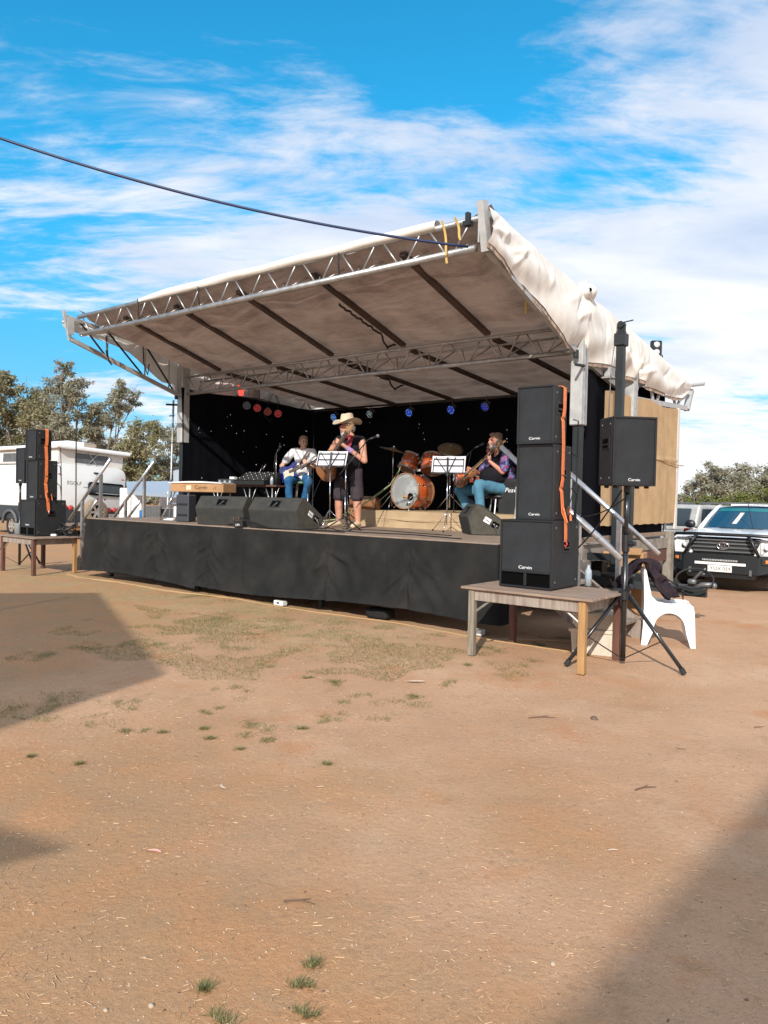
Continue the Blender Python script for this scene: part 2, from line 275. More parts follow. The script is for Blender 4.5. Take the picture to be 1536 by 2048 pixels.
# ------------------------------------------------------------------ mesh builder
class MB:
    def __init__(s): s.v = []; s.f = []
    def add(s, vs, fs):
        o = len(s.v); s.v.extend([tuple(v) for v in vs]); s.f.extend([tuple(i + o for i in f) for f in fs]); return s
    def box(s, c, d, R=None):
        x, y, z = d[0] / 2, d[1] / 2, d[2] / 2
        p = [Vector(q) for q in ((-x,-y,-z),(x,-y,-z),(x,y,-z),(-x,y,-z),(-x,-y,z),(x,-y,z),(x,y,z),(-x,y,z))]
        if R is not None: p = [R @ q for q in p]
        c = Vector(c)
        return s.add([q + c for q in p], [(0,3,2,1),(4,5,6,7),(0,1,5,4),(1,2,6,5),(2,3,7,6),(3,0,4,7)])
    def bbox(s, c, d, b=0.01, seg=1, R=None):
        bm = bmesh.new(); bmesh.ops.create_cube(bm, size=1.0)
        for v in bm.verts: v.co = Vector((v.co.x * d[0], v.co.y * d[1], v.co.z * d[2]))
        bmesh.ops.bevel(bm, geom=bm.edges[:], offset=b, segments=seg, affect='EDGES', profile=0.5)
        return s.addbm(bm, (Matrix.Translation(Vector(c)) @ (R.to_4x4() if R is not None else Matrix())))
    def addbm(s, bm, M=None):
        bm.verts.index_update(); vs = [(M @ v.co if M else v.co.copy()) for v in bm.verts]; fs = [[v.index for v in f.verts] for f in bm.faces]
        bm.free(); return s.add(vs, fs)
    def prism(s, pts, a, b, axis='x', bev=0.0):
        # pts: polygon in the two other axes; extruded from a to b
        n = len(pts)
        def P(t, q):
            return {'x': (t, q[0], q[1]), 'y': (q[0], t, q[1]), 'z': (q[0], q[1], t)}[axis]
        vs = [P(a, q) for q in pts] + [P(b, q) for q in pts]
        fs = [tuple(range(n))[::-1], tuple(range(n, 2 * n))] + [(i, (i + 1) % n, n + (i + 1) % n, n + i) for i in range(n)]
        if bev <= 0: return s.add(vs, fs)
        bm = bmesh.new(); bv = [bm.verts.new(v) for v in vs]
        for f in fs: bm.faces.new([bv[i] for i in f])
        bmesh.ops.recalc_face_normals(bm, faces=bm.faces[:]); bmesh.ops.bevel(bm, geom=bm.edges[:], offset=bev, segments=2, affect='EDGES', profile=0.5)
        return s.addbm(bm)
    def tube(s, pts, r, n=8, caps=True):
        pts = [Vector(p) for p in pts]; m = len(pts)
        rs = r if isinstance(r, (list, tuple)) else [r] * m
        t0 = (pts[1] - pts[0]).normalized(); a = t0.orthogonal().normalized(); vs = []; fs = []
        for i in range(m):
            t = (pts[min(i + 1, m - 1)] - pts[max(i - 1, 0)])
            t = t.normalized() if t.length > 1e-9 else t0
            a = (a - t * a.dot(t)); a = a.normalized() if a.length > 1e-6 else t.orthogonal().normalized()
            b = t.cross(a)
            for k in range(n):
                th = 2 * pi * k / n; vs.append(pts[i] + (a * cos(th) + b * sin(th)) * rs[i])
        for i in range(m - 1):
            for k in range(n): fs.append((i * n + k, i * n + (k + 1) % n, (i + 1) * n + (k + 1) % n, (i + 1) * n + k))
        if caps: fs.append(tuple(range(n))[::-1]); fs.append(tuple(range((m - 1) * n, m * n)))
        return s.add(vs, fs)
    def bar(s, p0, p1, w, h, upv=(0, 0, 1), b=0):
        p0 = Vector(p0); p1 = Vector(p1); d = p1 - p0; L = d.length; y = d.normalized(); u = Vector(upv)
        if abs(y.dot(u)) > 0.98: u = Vector((0, 1, 0)) if abs(y.y) < 0.9 else Vector((1, 0, 0))
        x = y.cross(u).normalized(); z = x.cross(y); R = Matrix((x, y, z)).transposed()
        if b: return s.bbox((p0 + p1) / 2, (w, L, h), b, 1, R)
        return s.box((p0 + p1) / 2, (w, L, h), R)
    def lathe(s, prof, n=24, M=None, caps=True):
        vs = []; fs = []; m = len(prof)
        for (r, z) in prof:
            for k in range(n):
                th = 2 * pi * k / n; v = Vector((r * cos(th), r * sin(th), z)); vs.append(M @ v if M else v)
        for i in range(m - 1):
            for k in range(n): fs.append((i * n + k, i * n + (k + 1) % n, (i + 1) * n + (k + 1) % n, (i + 1) * n + k))
        if caps and prof[0][0] > 1e-6: fs.append(tuple(range(n))[::-1])
        if caps and prof[-1][0] > 1e-6: fs.append(tuple(range((m - 1) * n, m * n)))
        return s.add(vs, fs)
    def ball(s, c, r, n=10, R=None):
        r = r if isinstance(r, (tuple, list, Vector)) else (r, r, r); m = max(4, n // 2); c = Vector(c); vs = []; fs = []
        for i in range(m + 1):
            ph = pi * i / m
            for k in range(n):
                th = 2 * pi * k / n; v = Vector((r[0] * sin(ph) * cos(th), r[1] * sin(ph) * sin(th), -r[2] * cos(ph))); vs.append(c + (R @ v if R is not None else v))
        for i in range(m):
            for k in range(n): fs.append((i * n + k, i * n + (k + 1) % n, (i + 1) * n + (k + 1) % n, (i + 1) * n + k))
        return s.add(vs, fs)
    def grid(s, nu, nv, fn):
        vs = [fn(i / nu, j / nv) for j in range(nv + 1) for i in range(nu + 1)]
        fs = [(j * (nu + 1) + i, j * (nu + 1) + i + 1, (j + 1) * (nu + 1) + i + 1, (j + 1) * (nu + 1) + i) for j in range(nv) for i in range(nu)]
        return s.add(vs, fs)
    def xf(s, M): s.v = [tuple(M @ Vector(v)) for v in s.v]; return s
    def build(s, name, m, parent=None, smooth=False, kind=None):
        me = bpy.data.meshes.new(name); me.from_pydata(s.v, [], s.f); me.update()
        if isinstance(m, str): m = MT[m]
        me.materials.append(m)
        if smooth: me.polygons.foreach_set('use_smooth', [True] * len(me.polygons)); 
        o = bpy.data.objects.new(name, me); COL.objects.link(o)
        if smooth == 'auto':
            bm = bmesh.new(); bm.from_mesh(me)
            for e in bm.edges:
                if len(e.link_faces) == 2 and e.calc_face_angle(0) > 0.6: e.smooth = False
            bm.to_mesh(me); bm.free()
        if parent is not None: o.parent = parent
        if kind: o['kind'] = kind
        return o
def tag(o, label, cat, group=None, kind=None):
    o['label'] = label; o['category'] = cat
    if group: o['group'] = group
    if kind: o['kind'] = kind
    return o
def thing(name, label, cat, loc=(0, 0, 0), rz=0.0, group=None, M=None):
    o = bpy.data.objects.new(name, None); COL.objects.link(o); o.empty_display_size = 0.2
    if M is not None: o.location = M.to_translation(); o.rotation_euler = M.to_euler()
    else: o.location = loc; o.rotation_euler = (0, 0, rz)
    return tag(o, label, cat, group)
def inst(src, name, parent, loc, rot=None, scale=None):
    o = bpy.data.objects.new(name, src.data); COL.objects.link(o); o.parent = parent; o.location = loc
    if rot is not None: o.rotation_euler = rot
    if scale is not None: o.scale = scale
    return o
def copy_tree(o, parent=None):
    c = o.copy(); COL.objects.link(c)
    if parent is not None: c.parent = parent
    for ch in list(o.children): copy_tree(ch, c)
    return c
def text(body, size, m, parent, M, name='lettering', ext=0.0015, align='CENTER', shear=0.0, xs=1.0):
    cu = bpy.data.curves.new(name, 'FONT'); cu.body = body; cu.size = size; cu.extrude = ext; cu.align_x = align; cu.align_y = 'CENTER'; cu.shear = shear; cu.resolution_u = 3
    t = bpy.data.objects.new(name, cu); COL.objects.link(t)
    dg = bpy.context.evaluated_depsgraph_get(); me = bpy.data.meshes.new_from_object(t.evaluated_get(dg)); bpy.data.objects.remove(t)
    me.transform(Matrix.Diagonal((xs, 1, 1, 1))); me.transform(M); me.materials.clear(); me.materials.append(MT[m]); me.name = name
    o = bpy.data.objects.new(name, me); COL.objects.link(o); o.parent = parent; return o
FRONT = Matrix.Rotation(pi / 2, 4, 'X')                   # text that faces -Y
def nz(x, y, z, s=1.0): return noise.noise(Vector((x * s, y * s, z * s)))

# stage frame: S along the front edge (to the left), D into the depth, both in metres from the right front corner of the deck
YAW = radians(51.686); P0 = Vector((1.278, 8.429, 0)); AX = Vector((-sin(YAW), cos(YAW), 0)); BX = Vector((cos(YAW), sin(YAW), 0))
STG = atan2(-AX.y, -AX.x)
DZ = 1.05
def W(S, D, z=0.0): return P0 + AX * S + BX * D + Vector((0, 0, z))
def sd(S, D, z=0.0): return Vector((-S, D, z))
# ------------------------------------------------------------------ ground
def ground_h(x, y):
    d = sqrt(x * x + (y - 6) ** 2); k = max(0.0, 1 - d / 40)
    return (0.022 * nz(x, y, 3.3, 0.55) + 0.010 * nz(x, y, 9.1, 2.1) + 0.004 * nz(x, y, 1.7, 6.0)) * k - 0.006
def build_ground():
    def sp(a, b, n, mid, k):
        out = []
        for i in range(n + 1):
            t = i / n * 2 - 1; s_ = math.sinh(t * k) / math.sinh(k); out.append(mid + (s_ * (b - mid) if t > 0 else -s_ * (a - mid)))
        return out
    xs = sp(-500, 500, 230, 0, 7.5); ys = sp(-120, 900, 250, 4.5, 7.2)
    mb = MB(); n = len(xs)
    mb.v = [(x, y, ground_h(x, y)) for y in ys for x in xs]
    mb.f = [(j * n + i, j * n + i + 1, (j + 1) * n + i + 1, (j + 1) * n + i) for j in range(len(ys) - 1) for i in range(n - 1)]
    M = bpy.data.materials.new('dirt'); M.use_nodes = True; nt = M.node_tree; N = nt.nodes; L = nt.links; b = N['Principled BSDF']
    b.inputs['Roughness'].default_value = 0.95; b.inputs['Specular IOR Level'].default_value = 0.12
    tc = N.new('ShaderNodeTexCoord')
    def ns(scale, detail, rough, off=0.0, st=(1, 1, 1), dist=0.0):
        mp = N.new('ShaderNodeMapping'); mp.inputs['Location'].default_value = (off, off * 1.7, off * .3); mp.inputs['Scale'].default_value = st; L.new(tc.outputs['Object'], mp.inputs[0])
        n = N.new('ShaderNodeTexNoise'); n.inputs['Scale'].default_value = scale; n.inputs['Detail'].default_value = detail; n.inputs['Roughness'].default_value = rough; n.inputs['Distortion'].default_value = dist
        L.new(mp.outputs[0], n.inputs['Vector']); return n.outputs[0]
    def mr(v, a, c, lo=0.0, hi=1.0):
        r = N.new('ShaderNodeMapRange'); r.interpolation_type = 'SMOOTHSTEP'
        for i, q in enumerate((a, c, lo, hi)): r.inputs[i + 1].default_value = q
        L.new(v, r.inputs[0]); return r.outputs[0]
    def mix(f, a, c, bt='MIX'):
        x = N.new('ShaderNodeMix'); x.data_type = 'RGBA'; x.blend_type = bt
        for i, q in ((6, a), (7, c)):
            if isinstance(q, tuple): x.inputs[i].default_value = (*q, 1)
            else: L.new(q, x.inputs[i])
        if isinstance(f, float): x.inputs[0].default_value = f
        else: L.new(f, x.inputs[0])
        return x.outputs[2]
    c = mix(mr(ns(0.45, 4, .6), .35, .65), (0.47, 0.272, 0.158), (0.55, 0.335, 0.205))
    c = mix(mr(ns(1.3, 7, .68, 3.1), .53, .70, 0, .8), c, (0.49, 0.228, 0.105))            # redder bare soil
    c = mix(mr(ns(2.6, 8, .7, 8.4), .56, .74, 0, .7), c, (0.37, 0.230, 0.132))             # darker trodden litter
    c = mix(mr(ns(0.9, 6, .65, 14.0), .52, .70, 0, .55), c, (0.60, 0.410, 0.265))            # pale dust
    sy = N.new('ShaderNodeSeparateXYZ'); L.new(tc.outputs['Object'], sy.inputs[0])
    ad = N.new('ShaderNodeMath'); ad.operation = 'MULTIPLY_ADD'; L.new(mr(sy.outputs[1], 1.8, 6.0, 1, 0), ad.inputs[0]); ad.inputs[1].default_value = .16; L.new(ns(0.33, 5, .6, 21.0), ad.inputs[2])
    a2 = N.new('ShaderNodeMath'); a2.operation = 'MULTIPLY_ADD'; L.new(sy.outputs[0], a2.inputs[0]); a2.inputs[1].default_value = -.035; L.new(ad.outputs[0], a2.inputs[2])
    c = mix(mr(a2.outputs[0], .46, .68, 0, .85), c, mix(mr(ns(2.2, 7, .7, 51.0), .38, .62), (0.47, 0.242, 0.112), (0.40, 0.238, 0.125)))            # redder, trodden soil towards the viewer and the left
    c = mix(mr(ns(5.5, 6, .72, 31.0), .54, .70, 0, .55), c, (0.36, 0.245, 0.145))
    # matted dry turf in a band before the stage (world position, with ragged edges)
    vm = N.new('ShaderNodeVectorMath'); vm.operation = 'DOT_PRODUCT'; L.new(tc.outputs['Object'], vm.inputs[0]); vm.inputs[1].default_value = BX
    dd = N.new('ShaderNodeMath'); dd.operation = 'SUBTRACT'; L.new(vm.outputs['Value'], dd.inputs[0]); dd.inputs[1].default_value = P0.dot(BX)
    band = N.new('ShaderNodeMath'); band.operation = 'MULTIPLY'; L.new(mr(dd.outputs[0], -3.0, -.8, 0, 1), band.inputs[0]); L.new(mr(ns(1.5, 7, .68, 40.0), .40, .58, 0, .85), band.inputs[1])
    b2 = N.new('ShaderNodeMath'); b2.operation = 'MULTIPLY'; L.new(band.outputs[0], b2.inputs[0]); L.new(mr(dd.outputs[0], -.1, .25, 1, 0), b2.inputs[1])
    va = N.new('ShaderNodeVectorMath'); va.operation = 'DOT_PRODUCT'; L.new(tc.outputs['Object'], va.inputs[0]); va.inputs[1].default_value = AX
    b3 = N.new('ShaderNodeMath'); b3.operation = 'MULTIPLY'; L.new(b2.outputs[0], b3.inputs[0]); L.new(mr(va.outputs['Value'], P0.dot(AX) - .6, P0.dot(AX) + 1.8, 0, .8), b3.inputs[1])
    c = mix(b3.outputs[0], c, mix(mr(ns(9, 6, .7, 44.0), .42, .62), (0.44, 0.318, 0.165), (0.31, 0.255, 0.118)))
    c = mix(mr(ns(34, 5, .75, 1.0), .50, .72, 0, .45), c, (0.25, 0.140, 0.085))
    c = mix(mr(ns(120, 3, .7, 5.0), .56, .72, 0, .6), c, (0.56, 0.42, 0.30))                # grit
    c = mix(mr(ns(190, 2, .6, 9.0), .58, .72, 0, .6), c, (0.16, 0.085, 0.05))
    vo = N.new('ShaderNodeTexVoronoi'); vo.inputs['Scale'].default_value = 21; L.new(tc.outputs['Object'], vo.inputs['Vector'])
    c = mix(mr(vo.outputs['Distance'], .03, .055, .6, 0), c, (0.60, 0.46, 0.34))         # tiny pale stones
    L.new(c, b.inputs['Base Color'])
    bp = N.new('ShaderNodeBump'); bp.inputs['Strength'].default_value = 0.55; bp.inputs['Distance'].default_value = 0.02; L.new(ns(28, 8, .72, 2.2), bp.inputs['Height'])
    bp2 = N.new('ShaderNodeBump'); bp2.inputs['Strength'].default_value = 0.35; bp2.inputs['Distance'].default_value = 0.006; L.new(ns(150, 4, .7, 4.2), bp2.inputs['Height']); L.new(bp.outputs[0], bp2.inputs['Normal'])
    L.new(bp2.outputs[0], b.inputs['Normal'])
    o = mb.build('ground', M, smooth=True, kind='structure'); o['label'] = 'bare red brown dirt ground with thin grass'; return o
build_ground()

# ------------------------------------------------------------------ mobile stage
stage = thing('mobile_stage', 'folding trailer stage with sloping canvas roof and silver trusses on the dirt', 'stage', P0, STG)
LS = 8.5
def ceil_z(S, D):
    if D < 2.03: z = 4.52 + (3.93 - 4.52) * (D + 0.28) / 2.31
    else: z = 3.93 + (3.60 - 3.93) * (D - 2.03) / 3.85
    e = max(0.0, 1 - min(S, LS - S) / 0.7)
    if D < 0.35: z += 0.13 * ((0.35 - D) / 0.61) ** 2
    return z + e * e * (0.12 + 0.16 * min(1, max(0, (D + 0.28) / 2.3)))
def rail_z(D):
    pts = [(-0.5, 4.60), (2.03, 4.26), (4.0, 4.04), (6.7, 3.68)]
    for (a, za), (b, zb) in zip(pts, pts[1:]):
        if D <= b: return za + (zb - za) * (D - a) / (b - a)
    return pts[-1][1]
def crease(x, y, x0, y0, x1, y1, w):
    dx, dy = x1 - x0, y1 - y0; L2 = dx * dx + dy * dy; t = max(0.0, min(1.0, ((x - x0) * dx + (y - y0) * dy) / L2))
    px, py = x0 + dx * t - x, y0 + dy * t - y; d = sqrt(px * px + py * py)
    return max(0.0, 1 - d / w) ** 1.5 * sin(pi * min(1, max(0.08, t * 1.1))) if d < w else 0.0
CR_FLAP = []
_r = random.Random(31)
for _i in range(26):
    _d = _r.uniform(-.3, 6.4); CR_FLAP.append((_d, _r.uniform(0, .35), _d + _r.uniform(-.75, .15), _r.uniform(.6, 1.05), _r.uniform(.025, .05), _r.choice((-1, 1, 1)) * _r.uniform(.03, .065)))
for _k in range(7): CR_FLAP.append((3.95, .95, 3.95 + (_k - 3) * .30, .15 + .1 * abs(_k - 3), .035, .06 * (-1) ** _k))
for _k in range(5): CR_FLAP.append((1.95, .05, 1.95 + (_k - 2) * .34, .75 - .1 * abs(_k - 2), .035, .05 * (-1) ** _k))
def build_stage():
    # deck: front fold-out, trailer bed, rear fold-out
    for (d0, d1, nm) in ((0.0, 2.02, 'front_deck'), (2.03, 4.10, 'trailer_bed'), (4.11, 5.95, 'rear_deck')):
        m = MB(); m.bbox((-LS / 2, (d0 + d1) / 2, DZ - 0.035), (LS, d1 - d0, 0.07), 0.006); m.build(nm, 'deck', stage)
    m = MB(); m.box((-LS / 2, 0.06, DZ - 0.13), (LS - 0.06, 0.05, 0.10)); m.build('deck_edge_rail', 'dark_steel', stage)
    # chassis under the trailer
    m = MB()
    for d in (2.35, 3.8): m.box((-LS / 2, d, 0.74), (LS - 0.2, 0.10, 0.20))
    for i in range(9): m.box((-0.4 - i * 0.96, 3.07, 0.80), (0.07, 1.36, 0.10))
    m.build('chassis', 'dark_steel', stage)
    m = MB(); m.box((-LS / 2, 2.24, 0.40), (LS - 0.3, 0.03, 0.62)); m.build('under_deck_blocker', 'dark_steel', stage)  # added unseen panel that keeps the space under the deck dark
    m = MB(); m.box((0.015, 3.05, 0.85), (0.05, 1.65, 0.22)); m.box((0.035, 3.05, 0.965), (0.09, 1.65, 0.02)); m.box((0.035, 3.05, 0.735), (0.09, 1.65, 0.02)); m.build('end_beam', 'beam_grey', stage)
    m = MB(); m.box((0.01, 5.0, 0.86), (0.06, 1.9, 0.17)); m.build('rear_end_beam', 'beam_grey', stage)
    m = MB(); m.box((0.0, 5.0, 0.66), (0.05, 1.75, 0.2)); m.build('wing_underside', 'timber_red', stage)
    m = MB(); m.box((0.03, 5.85, 0.53), (0.13, 0.16, 1.05)); m.build('corner_leg', 'beam_grey', stage)
    m = MB(); m.box((0.07, 2.75, 0.56), (0.16, 0.22, 0.32)); m.box((0.07, 2.75, 0.38), (0.26, 0.32, 0.04)); m.box((0.07, 2.75, 0.71), (0.20, 0.26, 0.03)); m.build('jack_stand', 'dark_steel', stage)
    m = MB(); m.box((0.05, 2.75, 0.45), (0.05, 1.1, 0.16)); m.build('jack_beam', 'dark_steel', stage)
    # wheels under the bed
    for i, s_ in enumerate((3.9, 4.75)):
        for d in (2.25, 3.9):
            w = MB(); w.lathe([(0.16, -0.1), (0.29, -0.1), (0.33, -0.06), (0.33, 0.06), (0.29, 0.1), (0.16, 0.1)], 20, Matrix.Translation((-s_, d, 0.33)) @ Matrix.Rotation(pi / 2, 4, 'X')); w.build('wheel', 'rubber', stage, True)
    for s_ in (0.45, 2.9, 5.6, 8.1):
        m = MB(); m.box((-s_, 0.25, 0.5), (0.06, 0.06, 1.0)); m.build('deck_leg', 'dark_steel', stage)
    # posts
    for s_, x in ((0.0, 0.0), (LS, -LS)):
        sg = 1 if s_ == 0 else -1
        for d, zb in ((2.06, 2.55), (3.93, 2.50)):
            m = MB(); top = 3.62 if d < 3 else 3.30
            top = rail_z(d) - 0.12
            m.bbox((x, d, (zb + top) / 2), (0.17, 0.19, top - zb), 0.012); p = m.build('post', 'silver_paint', stage)
            f = MB(); f.box((x + 0.09 * sg, d, (zb + top) / 2), (0.012, 0.05, top - zb - 0.02)); f.build('post_rib', 'galv', p)
            m = MB(); m.bbox((x, d + 0.01, (zb + 0.2) / 2 + 0.0), (0.11, 0.12, zb - 0.2), 0.008); m.build('post_leg', 'dark_steel', stage)
        m = MB(); m.tube([(x + 0.10 * sg, 1.98, 3.32), (x + 0.10 * sg, 1.72, 3.30)], 0.02, 8); m.tube([(x + 0.02 * sg, 1.9, 3.42), (x + 0.02 * sg, 1.9, 3.52)], 0.035, 10); m.build('latch', 'dark_steel', stage)
    # tall winch posts (outriggers)
    for s_, d in ((-0.42, 2.42), (8.92, 2.42)):
        x = -s_; sg = 1 if s_ < 0 else -1
        m = MB(); m.bbox((x, d, 2.22), (0.10, 0.11, 3.2), 0.01); p = m.build('winch_post', 'dark_steel', stage)
        m = MB(); m.bbox((x, d, 3.70), (0.15, 0.16, 0.17), 0.012); m.box((x, d, 3.84), (0.10, 0.05, 0.12)); m.tube([(x, d - .05, 3.90), (x, d + .05, 3.90)], 0.045, 12); m.tube([(x + 0.02, d, 3.93), (x + 0.15, d + 0.02, 3.95)], 0.008, 6); m.build('winch_head', 'dark_steel', p)
        m = MB(); m.tube([(x - 0.06 * sg, d, 3.92), (x - 0.14 * sg, d + 0.02, 3.3), (x - 0.16 * sg, d + 0.05, 2.6)], 0.006, 6); m.build('winch_cable', 'galv', p)
        m = MB(); m.bbox((x, d + 0.02, 0.34), (0.16, 0.17, 0.68), 0.01); m.box((x, d, 0.012), (0.34, 0.34, 0.03)); m.build('outrigger_foot', 'dark_steel', p)
        m = MB(); m.bar((x, d, 0.80), (x - 0.5 * sg, d, 0.80), 0.09, 0.09); m.build('outrigger_arm', 'dark_steel', p)
    m = MB(); m.bbox((0.24, 3.35, 1.15), (0.11, 0.12, 1.9), 0.008); m.build('short_post', 'dark_steel', stage)
    # trusses
    def truss(nm, D, zl, zu, s0, s1, n, rl, ru, back):
        root = MB(); root.tube([sd(s0, D, zl), sd(s1, D, zl)], rl, 12); t = root.build(nm, 'galv', stage, True)
        m = MB(); m.tube([sd(s0 - .05, D - 0.02, zu), sd(s1 + .05, D - 0.02, zu)], ru, 12); m.build('top_chord', 'galv', t, True)
        m = MB(); m.tube([sd(s0, D + back, zu - 0.05), sd(s1, D + back, zu - 0.05)], ru * 0.7, 10); m.build('rear_chord', 'galv', t, True)
        st = (s1 - s0) / n
        for i in range(n):
            a = s0 + st * (i + 0.5)
            for q in (-0.42, 0.42):
                b_ = MB(); b_.tube([sd(a + q * 0.12, D, zl), sd(a + q * st, D - 0.02, zu)], 0.0125, 6); b_.build('brace', 'galv', t, True)
            b_ = MB(); b_.tube([sd(a, D, zl), sd(a - 0.42 * st, D + back, zu - 0.05)], 0.010, 6); b_.build('brace', 'galv', t, True)
            b_ = MB(); b_.tube([sd(a, D, zl), sd(a + 0.42 * st, D + back, zu - 0.05)], 0.010, 6); b_.build('brace', 'galv', t, True)
        return t
    ft = truss('front_truss', -0.25, 4.31, 4.62, 0.22, 8.36, 12, 0.042, 0.036, 0.34)
    truss('middle_truss', 2.03, 3.53, 3.86, 0.2, 8.32, 13, 0.034, 0.024, 0.30)
    m = MB(); m.tube([sd(0.02, 1.96, 3.53), sd(0.2, 2.03, 3.53)], 0.04, 12); m.build('truss_spigot', 'galv', stage, True)
    for s_ in (6.55, 5.0, 2.2): m = MB(); m.tube([sd(s_, -0.31, 4.66), sd(s_ + 0.01, -0.30, 4.48), sd(s_ + 0.02, -0.26, 4.27), sd(s_ + .01, -.2, 4.33)], 0.012, 6); m.build('tie_strap', 'black_plastic', stage)
    # purlins under the canvas
    for s_ in (1.35, 2.85, 4.35, 5.85, 7.25):
        m = MB(); pts = [(-0.1, ceil_z(s_, -0.1)), (1.95, ceil_z(s_, 1.95))]
        m.bar(sd(s_, pts[0][0], pts[0][1] - 0.05), sd(s_, pts[1][0], pts[1][1] - 0.05), 0.09, 0.05); m.build('purlin', 'purlin', stage)
        m = MB(); m.bar(sd(s_, 2.15, ceil_z(s_, 2.15) - 0.06), sd(s_, 5.8, ceil_z(s_, 5.8) - 0.05), 0.09, 0.05); m.build('purlin', 'purlin', stage)
    for s_, a, b_ in ((2.85, 0.5, 1.8), (4.35, 2.4, 4.0)):
        m = MB(); pts = []
        for i in range(40):
            t = i / 39; d = a + (b_ - a) * t; pts.append(sd(s_ + 0.05 + 0.012 * sin(i * 1.7), d, ceil_z(s_, d) - 0.085 - 0.018 * abs(sin(i * 0.45)) - 0.14 * max(0, 1 - abs(t - .85) / .13)))
        m.tube(pts, 0.016, 6); m.build('roof_wiring', 'cable_black', stage)
    # end frames
    for s_ in (0.0, LS):
        x = -s_; sg = 1 if s_ == 0 else -1
        fr = MB(); fr.bar((x, -0.36, 4.22), (x, 1.96, 3.50), 0.06, 0.07); e = fr.build('end_frame', 'silver_paint', stage)
        m = MB(); m.bar((x, -0.44, 4.60), (x, 2.03, rail_z(2.03)), 0.05, 0.06); m.bar((x, 2.03, rail_z(2.03)), (x, 4.0, rail_z(4.0)), 0.05, 0.06); m.bar((x, 4.0, rail_z(4)), (x, 6.7, 3.68), 0.05, 0.06); m.build('top_rail', 'silver_paint', e)
        m = MB(); wp = 0.10 if sg > 0 else 0.055; m.bar((x, -0.38, 4.20), (x, -0.50, 4.70), wp, wp * .8, (1, 0, 0)); m.box((x - 0.06 * sg, -0.40, 4.43), (0.015, 0.12, 0.28)); m.build('corner_plate', 'silver_paint', e)
        for (d0, d1) in ((0.35, 0.35), (1.15, 1.15), (1.7, 1.7)):
            m = MB(); m.tube([(x, d0, 4.22 - (d0 + .36) * .31), (x, d1, rail_z(d1))], 0.016, 6); m.build('strut', 'silver_paint', e)
        for (d0, d1) in ((-0.2, 0.35), (0.35, 1.15), (1.15, 1.85)):
            m = MB(); m.tube([(x, d1, 4.22 - (d1 + .36) * .31), (x, d0, rail_z(d0))], 0.018, 6); m.build('strut', 'dark_steel', e)
        m = MB(); m.bar((x, 2.15, 3.46), (x, 4.0, 3.13), 0.06, 0.08); m.bar((x, 4.0, 3.13), (x, 6.75, 3.27), 0.06, 0.08); m.build('lower_rail', 'silver_paint', e)
        m = MB(); m.bar((x, 6.72, 3.24), (x, 6.95, 3.62), 0.08, 0.10, (1, 0, 0)); m.tube([(x - 0.3 * sg, 6.85, 3.68), (x + 0.28 * sg, 6.80, 3.70)], 0.03, 8); m.build('rear_corner_plate', 'silver_paint', e)
        for d0, d1 in ((4.1, 4.55), (4.95, 4.55), (5.1, 5.6), (6.1, 5.6), (6.2, 6.6)):
            m = MB(); m.bar((x, d0, 3.14 + (d0 - 4.1) * .05), (x, d1, rail_z(d1) - 0.02), 0.035, 0.045); m.build('strut', 'silver_paint', e)
    m = MB(); m.box((0.10, 2.85, 3.36), (0.10, 0.14, 0.12)); m.box((0.10, 2.85, 3.28), (0.16, 0.20, 0.02)); m.build('winch_bracket', 'silver_paint', stage)
    for q in (.05, 8.45): m = MB(); m.tube([sd(q, 5.85, DZ), sd(q, 5.85, 3.2)], 0.03, 8); m.build('rear_post', 'galv', stage)
    m = MB(); m.bbox((-0.22, -0.42, 4.60), (0.05, 0.06, 0.10), 0.008); m.box((-0.22, -0.42, 4.53), (0.09, 0.08, 0.05)); m.build('roof_winch', 'dark_steel', stage)
    # rear truss at the back edge
    m = MB(); m.tube([sd(0, 5.9, 3.56), sd(LS, 5.9, 3.56)], 0.03, 8); m.build('rear_bar', 'purlin', stage)
    # canvas roof
    def roof(u, v):
        S = 0.03 + (LS - 0.06) * u; D = -0.26 + 6.2 * v; z = ceil_z(S, D) + 0.02
        k = abs(((S - 1.35) / 1.5) % 1.0 - 0.5) * 2                           # 1 on a purlin
        sag = (1 - k) ** 1.5 * 0.05
        w = 0.045 * nz(S * 0.8, D * 3.6 + 0.35 * S, 0.3) + 0.022 * nz(S * 1.3, D * 7.5 - 0.4 * S, 5.0)
        return sd(S, D, z - sag + w * (1.2 - 0.5 * k))
    m = MB(); m.grid(150, 110, roof); r = m.build('canvas_roof', 'tarp', stage, True)
    # white canvas rolled over the front tube
    pts = [(0.036 + 0.03, a) for a in range(0, 361, 24)]
    def wrap(u, v):
        S = 0.72 + u * 5.85; a = radians(-60 + 300 * v); taper = min(1.0, (6.57 - S) / 0.9 + 0.25)
        R = (0.062 + 0.012 * nz(S * 1.5, v * 3, 2)) * (0.55 + 0.45 * taper)
        zc = 4.625 + 0.03 * taper
        return sd(S, -0.27 - R * cos(a) * 1.05, zc + R * sin(a))
    m = MB(); m.grid(80, 18, wrap); m.build('rolled_canvas_edge', 'flap', stage, True)
    # side flaps
    BT = [(-0.45, 4.27), (0.22, 4.05), (0.86, 3.88), (1.58, 3.55), (2.0, 3.56), (2.06, 3.40), (2.82, 3.46), (3.48, 3.46), (3.85, 3.40), (4.0, 3.52), (4.1, 3.45), (4.56, 3.38), (5.82, 3.36), (6.3, 3.40), (6.55, 3.5)]
    def bot(D):
        for (a, za), (b, zb) in zip(BT, BT[1:]):
            if D <= b: return za + (zb - za) * (D - a) / (b - a)
        return BT[-1][1]
